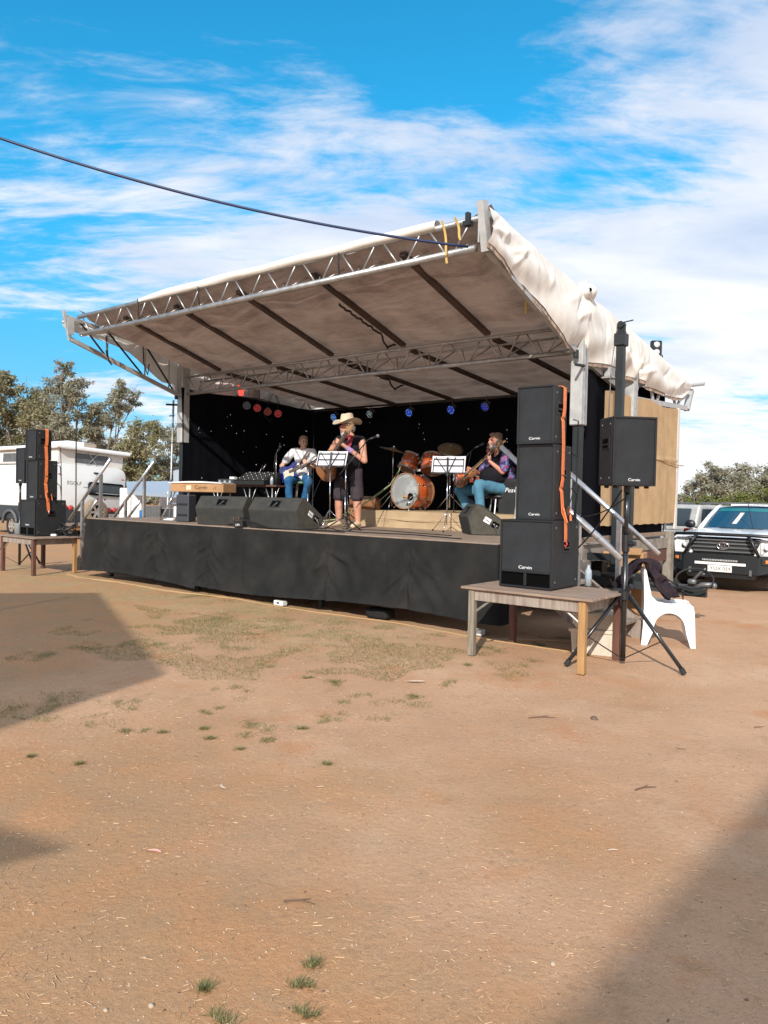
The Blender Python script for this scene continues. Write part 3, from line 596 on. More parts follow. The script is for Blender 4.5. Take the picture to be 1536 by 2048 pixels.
    for x, sg, k in ((0.0, 1, 1.0), (-LS, -1, 0.93)):
        def flap(u, v):
            D = -0.46 + u * 7.05; zt = rail_z(D) + 0.05; zb = bot(D) if sg > 0 else (bot(D) + 0.22 + 0.08 * sin(D * 2.4) if D < 1.85 else 3.48)
            z = zt + (zb - zt) * v + 0.012 * nz(D * 3, 0, 5) * (1 - v)
            pk = math.exp(-((D - 3.95) / 0.45) ** 2) * 1.0
            f = 0.045 * nz(D * 2.0 - v * 1.6, v * 0.9, 1.2) + 0.008 * nz(D * 7.5 - v * 2.5, v * 1.1, 4.2) + 0.06 * nz(D * 1.1 + v * 1.3, v * 2.0, 8.0)
            f += 0.05 * pk * cos((D - 3.95) * 13 + v * 2) * v
            f *= (0.35 + 0.9 * v)
            for (d0, v0, d1, v1, wd, am) in CR_FLAP: f += .45 * am * crease(D / 2.0, v * .35, d0 / 2.0, v0 * .35, d1 / 2.0, v1 * .35, wd)
            return Vector((x + sg * (0.045 + 0.075 * sin(pi * min(1, v * 0.9 + 0.05)) + f * 1.15), D, z))
        m = MB(); m.grid(300, 26, flap); m.build('side_flap', 'flap', stage, True)
        def hem(u, v):
            p = flap(u, 1.0); return p + Vector((sg * -0.012, 0, -0.05 * v + 0.012 * nz(u * 60, 0, 3)))
        if sg > 0: m = MB(); m.grid(260, 2, hem); m.build('flap_hem', 'tarp', stage, True)
    def knob(u, v):
        a = 2 * pi * u; ph = pi * v; r = 0.125 * (1 + 0.4 * nz(cos(a) * 1.5, sin(a) * 1.5, ph))
        return Vector((0.06 + r * sin(ph) * cos(a) * 0.9, 2.08 + r * sin(ph) * sin(a) * 1.3, 4.30 - r * cos(ph) * 0.95))
    m = MB(); m.grid(24, 14, knob); m.build('bundled_canvas', 'flap', stage, True)
    m = MB(); m.tube([(0.14, 1.985, 4.30), (0.165, 1.965, 4.305)], 0.026, 10); m.build('bundle_end', 'hole', stage)
    # yellow lashing strap
    m = MB()
    for (s_, d0) in ((0.62, -.33), (0.45, -.30)):
        m.grid(2, 10, lambda u, v, s_=s_: sd(s_ - 0.03 * u - 0.10 * v, -0.36 + 0.03 * sin(v * 5), 4.66 - 0.50 * v * (1 if s_ > .5 else .55)))
    mk('lashing', (0.52, 0.34, 0.10), 0.7); m.build('lashing_strap', 'lashing', stage)
    m = MB(); m.bar(sd(0.25, 0.25, 4.30), sd(0.22, 1.1, 4.06), 0.025, 0.006); m.bar(sd(0.2, 0.9, 4.10), sd(0.2, 0.9, 3.82), 0.03, 0.008); m.build('loose_strap', MT['lashing'], stage)
    # corner hook and rope on the left
    m = MB(); m.tube([sd(8.3, 0.2, 4.35), sd(8.3, 0.22, 4.1), sd(8.33, 0.27, 3.95), sd(8.27, .3, 3.85), sd(8.26, .22, 3.92), sd(8.3, .2, 4.1)], 0.012, 6); m.tube([sd(8.35, 1.0, 4.35), sd(8.36, 1.03, 4.0), sd(8.33, 1.1, 3.78), sd(8.36, 1.15, 4.0)], 0.012, 6); m.build('hanging_rope', 'cable_black', stage)
    # drawbar at the right-hand end
    m = MB()
    m.bar((0.1, 2.55, 0.62), (1.75, 3.05, 0.50), 0.09, 0.12); m.bar((0.1, 3.65, 0.62), (1.75, 3.15, 0.50), 0.09, 0.12); m.box((1.25, 3.1, 0.57), (1.0, 0.55, 0.03)); m.bar((1.7, 3.1, 0.5), (2.12, 3.1, 0.5), 0.12, 0.14)
    db = m.build('drawbar', 'dark_steel', stage)
    m = MB(); m.tube([(1.9, 3.1, 0.56), (2.05, 3.1, 0.62), (2.22, 3.08, 0.64)], [0.035, 0.04, 0.03], 10); m.ball((2.25, 3.08, 0.62), 0.05, 12); m.tube([(1.8, 3.1, 0.60), (2.0, 3.1, 0.80), (2.1, 3.08, 0.88)], [0.022, 0.022, 0.015], 8); m.bbox((1.88, 3.05, .66), (.14, .10, .08), .02); m.tube([(2.02, 3.1, 0.78), (2.1, 3.0, 0.80)], 0.018, 8); m.build('coupling', 'grille_grey', db, True)
    m = MB(); pts = []
    for i in range(30):
        t = i / 29; a = t * 2 * pi * 1.1; pts.append((1.95 + 0.32 * cos(a) , 2.95 + 0.10 * sin(a), 0.70 + 0.17 * sin(a)))
    m.tube(pts, 0.014, 6); m.tube([(1.0, 2.9, .66), (1.35, 2.9, .75), (1.65, 2.93, .60), (1.95, 2.93, .54)], 0.013, 6); m.build('brake_hose', 'cable_black', db)
    m = MB(); z = 0.44
    for i in range(6):
        R = Matrix.Rotation(pi / 2 * (i % 2), 4, 'Z')
        m.add(*torus(0.026, 0.008, Matrix.Translation((1.75, 2.98 + 0.012 * i, z - 0.045 * i)) @ R @ Matrix.Rotation(pi / 2, 4, 'X') @ Matrix.Diagonal((0.7, 1.3, 1, 1))))
    m.build('safety_chain', 'ink_brown', db)
    db.scale = (0.72, 0.7, 0.82); db.location = (0, 0.5, 0)
    m = MB(); m.box((0.75, 3.1, 0.66), (0.5, 0.38, 0.12)); m.build('toolbox', 'dark_steel', db)
def torus(R, r, M, n=14, k=6):
    vs = []; fs = []
    for i in range(n):
        a = 2 * pi * i / n
        for j in range(k):
            b = 2 * pi * j / k; vs.append(M @ Vector(((R + r * cos(b)) * cos(a), (R + r * cos(b)) * sin(a), r * sin(b))))
    for i in range(n):
        for j in range(k): fs.append((i * k + j, ((i + 1) % n) * k + j, ((i + 1) % n) * k + (j + 1) % k, i * k + (j + 1) % k))
    return vs, fs
build_stage()

def build_cloths():
    # skirt hung from the front edge of the deck
    def bz(S): return 0.10 + 0.05 * sin(S * 1.1) + (0.05 if S < 5.2 else 0.0)
    def tent(S, c, w): return max(0.0, 1 - abs(S - c) / w)
    gath = (7.75, 6.35, 4.95, 2.55, 1.2)
    CR_SK = []; _q = random.Random(17)
    for c in gath:
        for h in (.10, .24, .40, .55, .70):
            for sg in (-1, 1):
                if _q.random() < .62: CR_SK.append((c + .02 * sg * _q.random(), h + _q.uniform(-.07, .07), c + sg * _q.uniform(.10, .55), min(.97, h + _q.uniform(.18, .6)), _q.uniform(.025, .075), _q.uniform(.018, .046)))
        CR_SK.append((c, .05, c + _q.uniform(-.04, .04), .97, .03, -.03))
    for _i in range(16): x_ = _q.uniform(0, 8.4); CR_SK.append((x_, _q.uniform(.05, .4), x_ + _q.uniform(-.35, .35), _q.uniform(.5, .97), _q.uniform(.03, .07), _q.uniform(-.02, .025)))
    def skirt(u, v):
        L = LS + 0.33; t = -0.32 + u * (L)
        S = t; z0 = DZ - 0.012; zb = bz(max(0, S)); z = z0 + (zb - z0) * v
        f = 0.030 * nz(S * 1.2, v * 1.2, 0.4) + 0.013 * nz(S * 4, v * 2.5, 3.4)
        for i, c in enumerate(gath):
            # folds hang in V shapes from each gathering point
            q = (S - c); r = abs(q) + (1 - v) * 0.05
            ring = v * 1.0 - r * 1.35
            f += 0.017 * max(0, 1 - abs(q) / (0.5 + 0.1 * i)) * min(1, v * 2.2) * sin((10 + 1.3 * i) * ring + i + 1.5 * nz(S * 2, v * 2, i)) * (1 if ring > -0.55 else 0.3)
            f -= 0.020 * math.exp(-((q + 0.02 * sin(v * 5 + i)) / 0.04) ** 2) * min(1, v * 3)
            f += 0.014 * math.exp(-((q + 0.16 * v * v - .03) / 0.05) ** 2) * v + 0.014 * math.exp(-((q - 0.2 * v * v + .02) / 0.06) ** 2) * v
        for (x0, y0, x1, y1, wd, am) in CR_SK:
            if abs(S - (x0 + x1) / 2) < .7: f += am * crease(S, v * .9, x0, y0 * .9, x1, y1 * .9, wd)
        if v > .93: f += .010 * (1 if v > .955 else 0)
        f *= min(1, v * 4 + 0.05)
        flare = 0.035 * v + 0.05 * v * v
        if S >= 0: return sd(S, -0.035 - f - flare, z)
        return Vector((0.02 + f * .7 + flare, -0.035 - S - flare * max(0, 1 + S / .12), z))
    m = MB(); m.grid(520, 44, skirt); o = m.build('stage_skirt', 'skirt', None, True); o.location = P0; o.rotation_euler = (0, 0, STG)
    tag(o, 'long faded black cloth skirt hanging along the front of the stage', 'stage skirt')
    def curtain(nm, fn, nu, nv, label, stars, key='black_cloth'):
        m = MB(); m.grid(nu, nv, fn); o = m.build(nm, key, None, True); o.location = P0; o.rotation_euler = (0, 0, STG); tag(o, label, 'curtain', 'black curtains round the stage')
        if stars:
            rnd = random.Random(stars)
            base = None
            for i in range(stars):
                p = fn(rnd.uniform(.06, .94), rnd.uniform(.08, .9)); q = fn(0.5, 0.5)
                if base is None:
                    b = MB(); b.ball((0, 0, 0), 0.011, 6); base = b.build('star_light', 'led_star', o); base.location = p
                else: base2 = inst(base, 'star_light', o, p, None, (rnd.uniform(.3, .85),) * 3); base2.parent = o
        return o
    def left(u, v):
        D = 1.93 + u * 3.85; zt = 3.66 - 0.05 * u - 0.03 * sin(u * 9); z = zt + (DZ + 0.0 - zt) * v
        e = 0.06 * sin(v * 3.0) * math.exp(-u * 9) + (0.12 * (v - .75) * 4 if (u < 0.12 and v > .75) else 0) * (0.12 - u) / 0.12
        return sd(8.40 + 0.05 * nz(D * 1.6, v * .5, 2) + 0.02 * nz(D * 6, v * .6, 5), D + e, z)
    curtain('backdrop_curtain', left, 90, 20, 'black star curtain along the left end of the stage', 34)
    def back(u, v):
        S = 8.38 - u * 8.3; z = 3.55 + (DZ - 3.55) * v
        return sd(S, 5.78 + 0.05 * nz(S * 1.4, v * .5, 3) + 0.02 * nz(S * 6, v * .6, 8), z)
    curtain('backdrop_curtain', back, 160, 20, 'black star curtain across the back of the stage behind the drums', 36)
    def right(u, v):
        D = 2.18 + u * 3.5; z = 3.5 - 0.06 * D + (DZ - 3.5 + .06 * D) * v
        return sd(0.04 + 0.045 * nz(D * 2.2, v * .4, 4) + 0.015 * nz(D * 8, v, 5), D, z)
    curtain('backdrop_curtain', right, 80, 18, 'black curtain hanging beside the silver post at the right end', 0)
    def hess(u, v):
        D = 2.80 + u * 3.28; zt = 3.16 - 0.06 * max(0, 1 - u * 3) + 0.02 * sin(u * 14); zb = 1.20 + 0.010 * nz(u * 14, 0, 2) + .006 * sin(u * 61); z = zt + (zb - zt) * v
        b = 0.02 * nz(D * 1.3, z * .8, 2) + 0.008 * nz(D * 5, z * 2, 6)
        seam = 0.018 * math.exp(-((z - 2.26 + 0.02 * sin(D * 3)) / 0.02) ** 2)
        return Vector((0.055 + b + seam, D, z))
    m = MB(); m.grid(120, 70, hess); o = m.build('hessian_screen', 'hessian', None, True); o.location = P0; o.rotation_euler = (0, 0, STG)
    tag(o, 'tan hessian cloth screen laced over the right rear end of the stage', 'cloth screen')
    m = MB(); m.bar((0.05, 6.1, 1.1), (0.05, 6.12, 3.2), 0.03, 0.10); m.build('edge_batten', 'pop_canvas', o)
    m = MB(); m.tube([(0.075, 2.8, 2.27), (0.08, 3.6, 2.25), (0.082, 4.5, 2.26), (0.08, 5.4, 2.24), (0.085, 6.1, 2.20), (0.09, 6.35, 2.21)], 0.008, 6); m.build('lacing', 'card', o)
build_cloths()

# ------------------------------------------------------------------ stairs with rails
def stairs(label, sgn, S0, D0, D1, rail_dark):
    # sgn: +1 steps run out to the right end (local +x), -1 to the left end
    t = thing('access_stairs', label, 'stairs', W(S0, 0), STG)
    def P(q, d, z): return Vector((sgn * q, d, z))
    for d in (D0 + 0.1, D1 - 0.1):
        m = MB(); m.bar(P(0.02, d, 0.92), P(1.32, d, 0.02), 0.05, 0.22); m.build('stringer', 'weathered', t)
    for i in range(4):
        q = 0.24 + i * 0.28; z = 0.84 - 0.2 * (i + .2)
        m = MB(); m.bbox(P(q, (D0 + D1) / 2, z), (0.27, D1 - D0 - 0.26, 0.04), 0.005); m.build('tread', 'weathered', t)
    for d in (D0, D1):
        r = MB(); r.tube([P(-0.02, d, 2.14 - 0.0), P(1.40, d, 0.96)], 0.030, 12); rr = r.build('handrail', 'alu', t, True)
        r = MB(); r.tube([P(0.42, d, 1.36), P(0.93, d, 0.93)], 0.024, 10); r.build('mid_rail', 'alu', rr, True)
        for q, z0, z1 in ((0.29, 0.95, 1.86), (0.93, 0.60, 1.34)):
            r = MB(); r.bar(P(q, d, z0 - .35), P(q, d, z1), 0.05, 0.05, (0, 1, 0)); r.build('upright', 'alu', rr)
    return t
stairs('silver railed steps leading up to the right end of the stage beside the tall tripod', 1, 0.02, 0.10, 1.25, False)
stairs('silver railed steps at the far left end of the stage in front of the caravan', -1, 8.48, 0.42, 1.36, True)
# ------------------------------------------------------------------ speakers
def speaker(label, loc, rz, w, d, h, group=None, sub=False, full=False, handle_side=1, feet=False):
    t = thing('loudspeaker', label, 'loudspeaker', loc, rz, group)
    m = MB(); m.bbox((0, d / 2 + 0.012, h / 2), (w, d - 0.024, h), 0.014, 2); m.build('cabinet', 'spk', t)
    gh0 = 0.165 if sub else 0.02
    # front frame standing proud round the grille
    m = MB(); e = 0.020
    m.bbox((0, 0.008, h - e / 2), (w, 0.03, e), 0.004); m.bbox((0, 0.008, e / 2), (w, 0.03, e), 0.004)
    m.bbox((-w / 2 + e / 2, 0.008, h / 2), (e, 0.03, h - 2 * e), 0.004); m.bbox((w / 2 - e / 2, 0.008, h / 2), (e, 0.03, h - 2 * e), 0.004)
    if sub: m.bbox((0, 0.008, 0.155), (w - 2 * e, 0.03, 0.018), 0.004); m.bbox((0, 0.008, 0.085), (0.03, 0.03, 0.122), 0.004)
    m.build('front_frame', 'trim_black', t)
    m = MB(); m.grid(24, 2, lambda u, v: Vector(((u - .5) * (w - 2 * e), 0.006 - 0.004 * sin(pi * u), gh0 + (h - e - gh0) * v))); m.build('grille', 'grille', t, True)
    if sub:
        m = MB(); m.box((0, 0.020, 0.085), (w - 0.04, 0.006, 0.125)); m.build('port', 'hole', t)
    text('Carvin', 0.036 if not sub else 0.044, 'white_print', t, Matrix.Translation((0, -0.001, gh0 + 0.035)) @ FRONT, 'badge', 0.002, xs=1.25)
    sx = handle_side * w / 2
    m = MB(); m.bbox((sx, d * 0.5, h * 0.62), (0.012, 0.16, 0.12), 0.004); hh = m.build('handle_plate', 'trim_black', t)
    m = MB(); m.bbox((sx + 0.005 * handle_side, d * 0.5, h * 0.62), (0.006, 0.12, 0.085), 0.002); m.build('handle_recess', 'hole', hh)
    m = MB(); m.tube([(sx + 0.006 * handle_side, d * 0.5 - 0.06, h * 0.60), (sx + 0.012 * handle_side, d * .5, h * .595), (sx + 0.006 * handle_side, d * 0.5 + 0.06, h * 0.60)], 0.011, 8); m.build('handle', 'black_plastic', hh)
    for q in (0.07, d - 0.06):
        for z in (0.07, h - 0.07): m = MB(); m.ball((sx, q, z), (0.006, 0.012, 0.012), 8); m.build('screw', 'grille_grey', t, True)
    if feet:
        m = MB()
        for x in (-w / 2 + .06, w / 2 - .06):
            for q in (0.06, d - .06): m.lathe([(0.02, -0.022), (0.024, 0.0)], 10, Matrix.Translation((x, q, 0)))
        m.build('foot', 'rubber', t)
    return t
PAR = 'speakers of the two public address stacks'
def stack(S, D, side, sname):
    c = W(S, D, 0.688); w1 = 0.565; ax = Vector((cos(STG), sin(STG), 0)); ay = Vector((-sin(STG), cos(STG), 0))
    speaker(sname[0], c, STG, w1, 0.60, 0.665, PAR, sub=True)
    # middle and top boxes lined up near the right side
    p = c + ax * 0.055 + ay * 0.05 + Vector((0, 0, 0.665)); speaker(sname[1], p, STG, 0.40, 0.39, 0.735, PAR)
    p2 = c + ax * 0.055 + ay * 0.02 + Vector((0, 0, 1.402)); speaker(sname[2], p2, STG, 0.385, 0.30, 0.565, PAR)
    # strap over the handle side
    o = thing('ratchet_strap', sname[3], 'strap', p + ax * 0.2, STG, 'orange straps on the stacks')
    m = MB()
    path = [(-0.385, 0.17, 1.307), (-0.2, 0.17, 1.31), (-0.02, 0.17, 1.307), (0.012, 0.168, 1.29), (0.014, 0.166, 1.09), (0.008, 0.158, 1.01), (-0.004, 0.155, 0.99), (0.006, 0.157, 0.96), (0.012, 0.164, 0.74), (0.012, 0.164, 0.72), (0.012, 0.164, 0.40), (0.006, 0.156, 0.33), (-0.004, 0.153, 0.31), (0.008, 0.157, 0.28), (0.02, 0.17, 0.08), (0.05, 0.175, 0.01), (0.045, 0.195, -0.18), (0.040, 0.20, -0.20)]
    wd = 0.056
    pts = [Vector(q) for q in path]
    vs = []; fs = []
    for i, q in enumerate(pts):
        tg = (pts[min(i + 1, len(pts) - 1)] - pts[max(0, i - 1)]).normalized()
        nrm = Vector((0, 0, 1)) if i < 3 else Vector((1, 0, 0)); nrm = (nrm - tg * nrm.dot(tg)).normalized(); sdv = tg.cross(nrm)
        for a, b in ((-wd / 2, 0), (wd / 2, 0), (wd / 2, 0.005), (-wd / 2, 0.005)): vs.append(q + sdv * a + nrm * b)
    for i in range(len(pts) - 1):
        for k in range(4): fs.append((i * 4 + k, i * 4 + (k + 1) % 4, i * 4 + 4 + (k + 1) % 4, i * 4 + 4 + k))
    m.add(vs, fs); m.build('webbing', 'strap', o)
    m = MB(); m.bar((0.034, 0.155, 0.13), (0.07, 0.17, -0.015), 0.03, 0.012); m.bar((0.06, 0.235, 0.12), (0.072, 0.25, 0.0), 0.018, 0.008); m.build('loose_tail', 'strap', o)
    m = MB(); m.box((0.045, 0.20, 0.095), (0.03, 0.06, 0.085)); m.tube([(0.06, 0.17, 0.13), (0.06, 0.235, 0.13)], 0.012, 8); m.tube([(0.06, 0.17, 0.07), (0.06, 0.235, 0.07)], 0.012, 8); m.build('ratchet', 'black_metal', o)
    m = MB(); m.tube([(0.045, 0.20, -0.19), (0.06, 0.20, -0.23), (0.045, 0.20, -0.255), (0.03, 0.2, -0.24)], 0.008, 6); m.build('hook', 'red_lamp', o)
    m = MB(); pp = []
    for k in range(3): m.tube([(0.02, 0.36, 1.0 - .34 * k), (0.05, 0.41, 0.99 - .36 * k), (0.04, 0.43, 0.7 - .25 * k), (0.03, 0.45, 0.2 - .1 * k), (-0.1, 0.5, -0.60)], 0.007, 6)
    m.build('signal_cable', 'cable_black', o)
stack(-0.765, -0.79, 1, ('large black subwoofer at the bottom of the right stack on the table', 'black middle speaker of the right stack with orange strap down its side', 'black top speaker of the right stack level with the canvas roof edge',
      'orange ratchet strap down the side of the right speaker stack'))
stack(9.62, -0.55, 1, ('large black subwoofer at the bottom of the left stack near the caravan', 'black middle speaker of the left stack in front of the caravan', 'black top speaker of the left stack against the gum trees',
      'orange ratchet strap down the side of the left speaker stack'))

def table(label, S0, S1, D0, D1, mats):
    t = thing('timber_table', label, 'table', W((S0 + S1) / 2, (D0 + D1) / 2), STG, 'low timber tables under the stacks')
    w = abs(S1 - S0); d = D1 - D0; n = 6
    for i in range(n):
        q = -d / 2 - 0.03 + (d + 0.06) * (i + .5) / n
        m = MB(); m.bbox((0.004 * nz(i, 2, 1), q, 0.668 + 0.003 * nz(i * 3.1, 0, 0)), (w + 0.16 + 0.02 * nz(i * 2.3, 1, 1), (d + 0.06) / n - 0.005, 0.024), 0.004); m.build('plank', 'table_top', t)
    for q in (-d / 2 + 0.03, d / 2 - 0.03):
        m = MB(); m.bbox((0, q, 0.60), (w - 0.1, 0.035, 0.105), 0.004); m.build('apron', 'weathered', t)
    for x in (-w / 2 + 0.03, w / 2 - 0.03):
        m = MB(); m.bbox((x, 0, 0.60), (0.035, d - 0.1, 0.105), 0.004); m.build('apron', 'weathered', t)
    k = 0
    for x in (-w / 2 + 0.03, w / 2 - 0.03):
        for q in (-d / 2 + 0.03, d / 2 - 0.03):
            m = MB(); m.bbox((x, q, 0.325), (0.067, 0.067, 0.655), 0.006); m.build('leg', mats[k], t); k += 1
    for x, sg in ((-w / 2 + 0.06, 1), (w / 2 - 0.06, -1)):
        m = MB(); m.tube([(x, -d / 2 + 0.05, 0.44), (x + 0.16 * sg, -d / 2 + 0.05, 0.56)], 0.012, 6); m.build('brace', 'galv', t)
    return t
table('grey plank table with timber legs under the right speaker stack', -0.29, -1.50, -1.05, -0.16, ('timber_grey', 'timber_red', 'timber', 'timber_red'))
table('low plank table under the left speaker stack by the caravan', 10.25, 9.02, -0.74, 0.10, ('timber_red', 'timber_red', 'timber_red', 'timber'))

def tripod_stand(label, loc, rz, hpole, hub, spread):
    t = thing('speaker_stand', label, 'speaker stand', loc, rz, 'tripod speaker stands')
    m = MB(); m.tube([(0, 0, 0.03), (0, 0, hub + .55)], 0.026, 12); m.tube([(0, 0, hub + .5), (0, 0, hpole)], 0.020, 12); m.build('pole', 'black_metal', t, True)
    m = MB(); m.lathe([(0.03, hub - .04), (0.055, hub - .035), (0.055, hub + .045), (0.03, hub + .05)], 14); m.tube([(0, 0, hub + .02), (0.05, -0.04, hub + .09), (0.06, -0.05, hub + .10)], 0.026, 10); m.build('hub', 'black_plastic', t)
    m = MB(); m.tube([(0, 0, hub + .42), (0, 0, hub + .58)], 0.036, 12); m.tube([(0.03, -.02, hub + .50), (0.085, -0.05, hub + .50)], 0.024, 10); m.build('collar', 'black_plastic', t)
    m = MB(); m.tube([(0, 0, hpole - 0.05), (0, 0, hpole + .02)], 0.032, 12); m.build('top_cup', 'black_plastic', t)
    for k in range(3):
        a = radians(-30 + 120 * k); u = Vector((cos(a), sin(a), 0)); foot = u * spread + Vector((0, 0, 0.018))
        l = MB(); l.tube([u * 0.05 + Vector((0, 0, hub)), foot], 0.019, 10); lo = l.build('leg', 'black_metal', t, True)
        f = MB(); f.tube([foot - (foot - u * .05 - Vector((0, 0, hub))).normalized() * 0.05, foot + Vector((0, 0, -0.008))], 0.025, 10); f.build('rubber_foot', 'rubber', lo)
        mid = (u * 0.05 + Vector((0, 0, hub))).lerp(foot, 0.60)
        b = MB(); b.bar((u.x * .02, u.y * .02, 0.06), mid, 0.022, 0.010); b.build('brace', 'black_metal', t)
    return t
tripod_stand('tall black tripod speaker stand in front of the silver stair rails', (2.31, 7.17, 0), radians(-15), 1.69, 0.655, 0.60)
speaker('single black speaker on the tripod in front of the tan cloth screen', (2.325, 7.03, 1.70), radians(8), 0.43, 0.31, 0.645, PAR, feet=True, handle_side=-1)
tripod_stand('black tripod speaker stand behind the left speaker stack', (-7.25, 15.0, 0), radians(-10), 1.66, 0.70, 0.65)
sl2 = W(11.05, -0.45, 0)
speaker('single black speaker on the stand beside the left stack, near the picture edge', (-7.12, 14.72, 1.66), radians(-44), 0.42, 0.38, 0.69, PAR, handle_side=1)

# lead from the tripod speaker
m = MB()
def hang(a, b, sag, n=24):
    a = Vector(a); b = Vector(b); return [a.lerp(b, i / n) + Vector((0, 0, -sag * 4 * (i / n) * (1 - i / n))) for i in range(n + 1)]
m.tube(hang((2.28, 7.24, 1.66), (1.95, 7.95, 0.95), 0.06), 0.008, 6); m.tube(hang((1.95, 7.95, .95), (1.78, 7.9, .70), 0.02), 0.008, 6)
m.tube(hang((2.32, 7.2, 1.60), (2.05, 8.6, 1.40), 0.10), 0.006, 6); m.tube(hang((2.05, 8.6, 1.40), W(-0.12, 1.98, 2.5), 0.25), 0.006, 6)
o = m.build('speaker_lead', 'cable_black'); tag(o, 'thin black lead sagging from the tripod speaker to the silver post', 'cable')

# ------------------------------------------------------------------ plastic chair with jacket
def plastic_chair(label, loc, rz):
    t = thing('plastic_chair', label, 'chair', loc, rz)
    # faces -Y: moulded seat, flared back, arched skirts between the legs
    def seat(u, v, o=0.0):
        return Vector(((u - .5) * 0.43, -0.24 + 0.46 * v, 0.435 + o - 0.022 * sin(pi * u) * sin(pi * min(1, v + .1)) - 0.03 * max(0, 1 - v / .12) ** 2 + 0.02 * (2 * u - 1) ** 6))
    m = MB(); m.grid(12, 14, seat); m.grid(12, 14, lambda u, v: seat(u, v, -0.012)); m.build('seat', 'white_plastic', t, True)
    def back(u, v, o=0.0):
        w = 0.43 - 0.07 * v ** 2.5; e = (2 * u - 1); return Vector((e * w / 2, 0.205 + 0.055 * v + 0.03 * (1 - e * e) - 0.055 * abs(e) ** 3 * (1 - v) ** 1.5 + o, 0.43 + 0.40 * v - 0.035 * abs(e) ** 5 * v))
    m = MB(); m.grid(16, 12, back); m.grid(16, 12, lambda u, v: back(u, v, 0.016)); b = m.build('backrest', 'white_plastic', t, True)
    def plate(pts, place, nm):
        n = len(pts); m = MB(); m.add([place(a, z, 0) for a, z in pts] + [place(a, z, 1) for a, z in pts], [tuple(range(n)), tuple(range(n, 2 * n))[::-1]] + [(i, i + n, (i + 1) % n + n, (i + 1) % n) for i in range(n)]); return m.build(nm, 'white_plastic', t)
    for sg in (-1, 1):
        arch = [(-0.165 + 0.325 * (1 - cos(a)) / 2, 0.15 + 0.21 * sin(a) ** .8) for a in [pi * i / 14 for i in range(1, 14)]]
        pts = [(-0.265, 0.0), (-0.215, 0.0), (-0.17, 0.15)] + arch + [(0.165, 0.15), (0.225, 0.0), (0.285, 0.0), (0.268, 0.22), (0.262, 0.45), (0.268, 0.66), (0.272, 0.79), (0.262, 0.825), (0.245, 0.80), (0.215, 0.66), (0.185, 0.53), (0.13, 0.478), (0.04, 0.462), (-0.20, 0.462), (-0.238, 0.44), (-0.25, 0.38), (-0.258, 0.2)]
        plate(pts, lambda a, z, k, sg=sg: Vector((sg * (0.212 + 0.035 * max(0, .45 - z) / .45 - 0.05 * max(0, z - .45) / .4 - 0.018 * k), a, z)), 'leg_frame')
    for y, sg in ((-0.232, -1), (0.235, 1)):
        arch = [(-0.175 + 0.35 * (1 - cos(a)) / 2, 0.12 + 0.25 * sin(a) ** .8) for a in [pi * i / 14 for i in range(0, 15)]]
        pts = [(-0.245, 0.0), (-0.20, 0.0)] + arch + [(0.20, 0.0), (0.245, 0.0), (0.225, 0.2), (0.212, 0.44), (-0.212, 0.44), (-0.225, 0.2)]
        plate(pts, lambda a, z, k, y=y, sg=sg: Vector((a, y + sg * (0.035 * max(0, .45 - z) / .45 - 0.018 * k), z)), 'leg_frame')
    return t
CH = (3.16, 8.30, 0.0); CR = radians(74)
plastic_chair('white plastic chair with a dark coat over its back beside the tripod', CH, CR)
Rm = Matrix.Translation(CH) @ Matrix.Rotation(CR, 4, 'Z')
def coatfn(u, v):
    w = 0.36 + 0.07 * nz(v * 2, 0, 1) + 0.08 * abs(v - .48); x = (u - .5) * w + 0.03; y0, z0 = 0.272, 0.835
    if v < 0.42: q = (0.42 - v) / 0.42; y = y0 - 0.05 - 0.10 * q - 0.10 * q * q; z = z0 - 0.26 * q - 0.06 * q * q
    elif v < 0.55: a = (v - .42) / .13 * pi; y = y0 - 0.055 * cos(a); z = z0 + 0.055 * sin(a)
    else: q = (v - .55) / .45; y = y0 + 0.055 + 0.12 * sin(q * 2.2); z = z0 - 0.30 * q
    f = 0.06 * nz(u * 4, v * 3, 3) + 0.04 * nz(u * 9, v * 6, 7)
    return Vector((x, y + f, z + 0.03 * nz(u * 4, v * 3, 9)))
def coat2(u, v):
    p = coatfn(u, v); k = .062 * (1 + 1.3 * nz(u * 3, v * 6, 12) + .5 * nz(u * 8, v * 13, 2)) * (sin(pi * min(1, max(0, u))) ** .5 + .12)
    a = -1 if v < .42 else (1 if v > .55 else -cos((v - .42) / .13 * pi)); b = 0 if (v < .42 or v > .55) else sin((v - .42) / .13 * pi)
    return p + Vector((0, a * k * (1.5 if a < 0 else 1.1), b * k * .6 - .01))
m = MB(); m.grid(40, 60, coatfn); m.grid(40, 60, coat2); m.grid(40, 1, lambda u, v: coatfn(u, 0.0).lerp(coat2(u, 0.0), v)); m.grid(40, 1, lambda u, v: coatfn(u, 1.0).lerp(coat2(u, 1.0), v)); m.grid(1, 60, lambda u, v: coatfn(0.0, v).lerp(coat2(0.0, v), u)); m.grid(1, 60, lambda u, v: coatfn(1.0, v).lerp(coat2(1.0, v), u)); m.xf(Rm)
o = m.build('coat', 'coat', None, True); tag(o, 'dark checked coat hung over the back of the white plastic chair', 'coat')

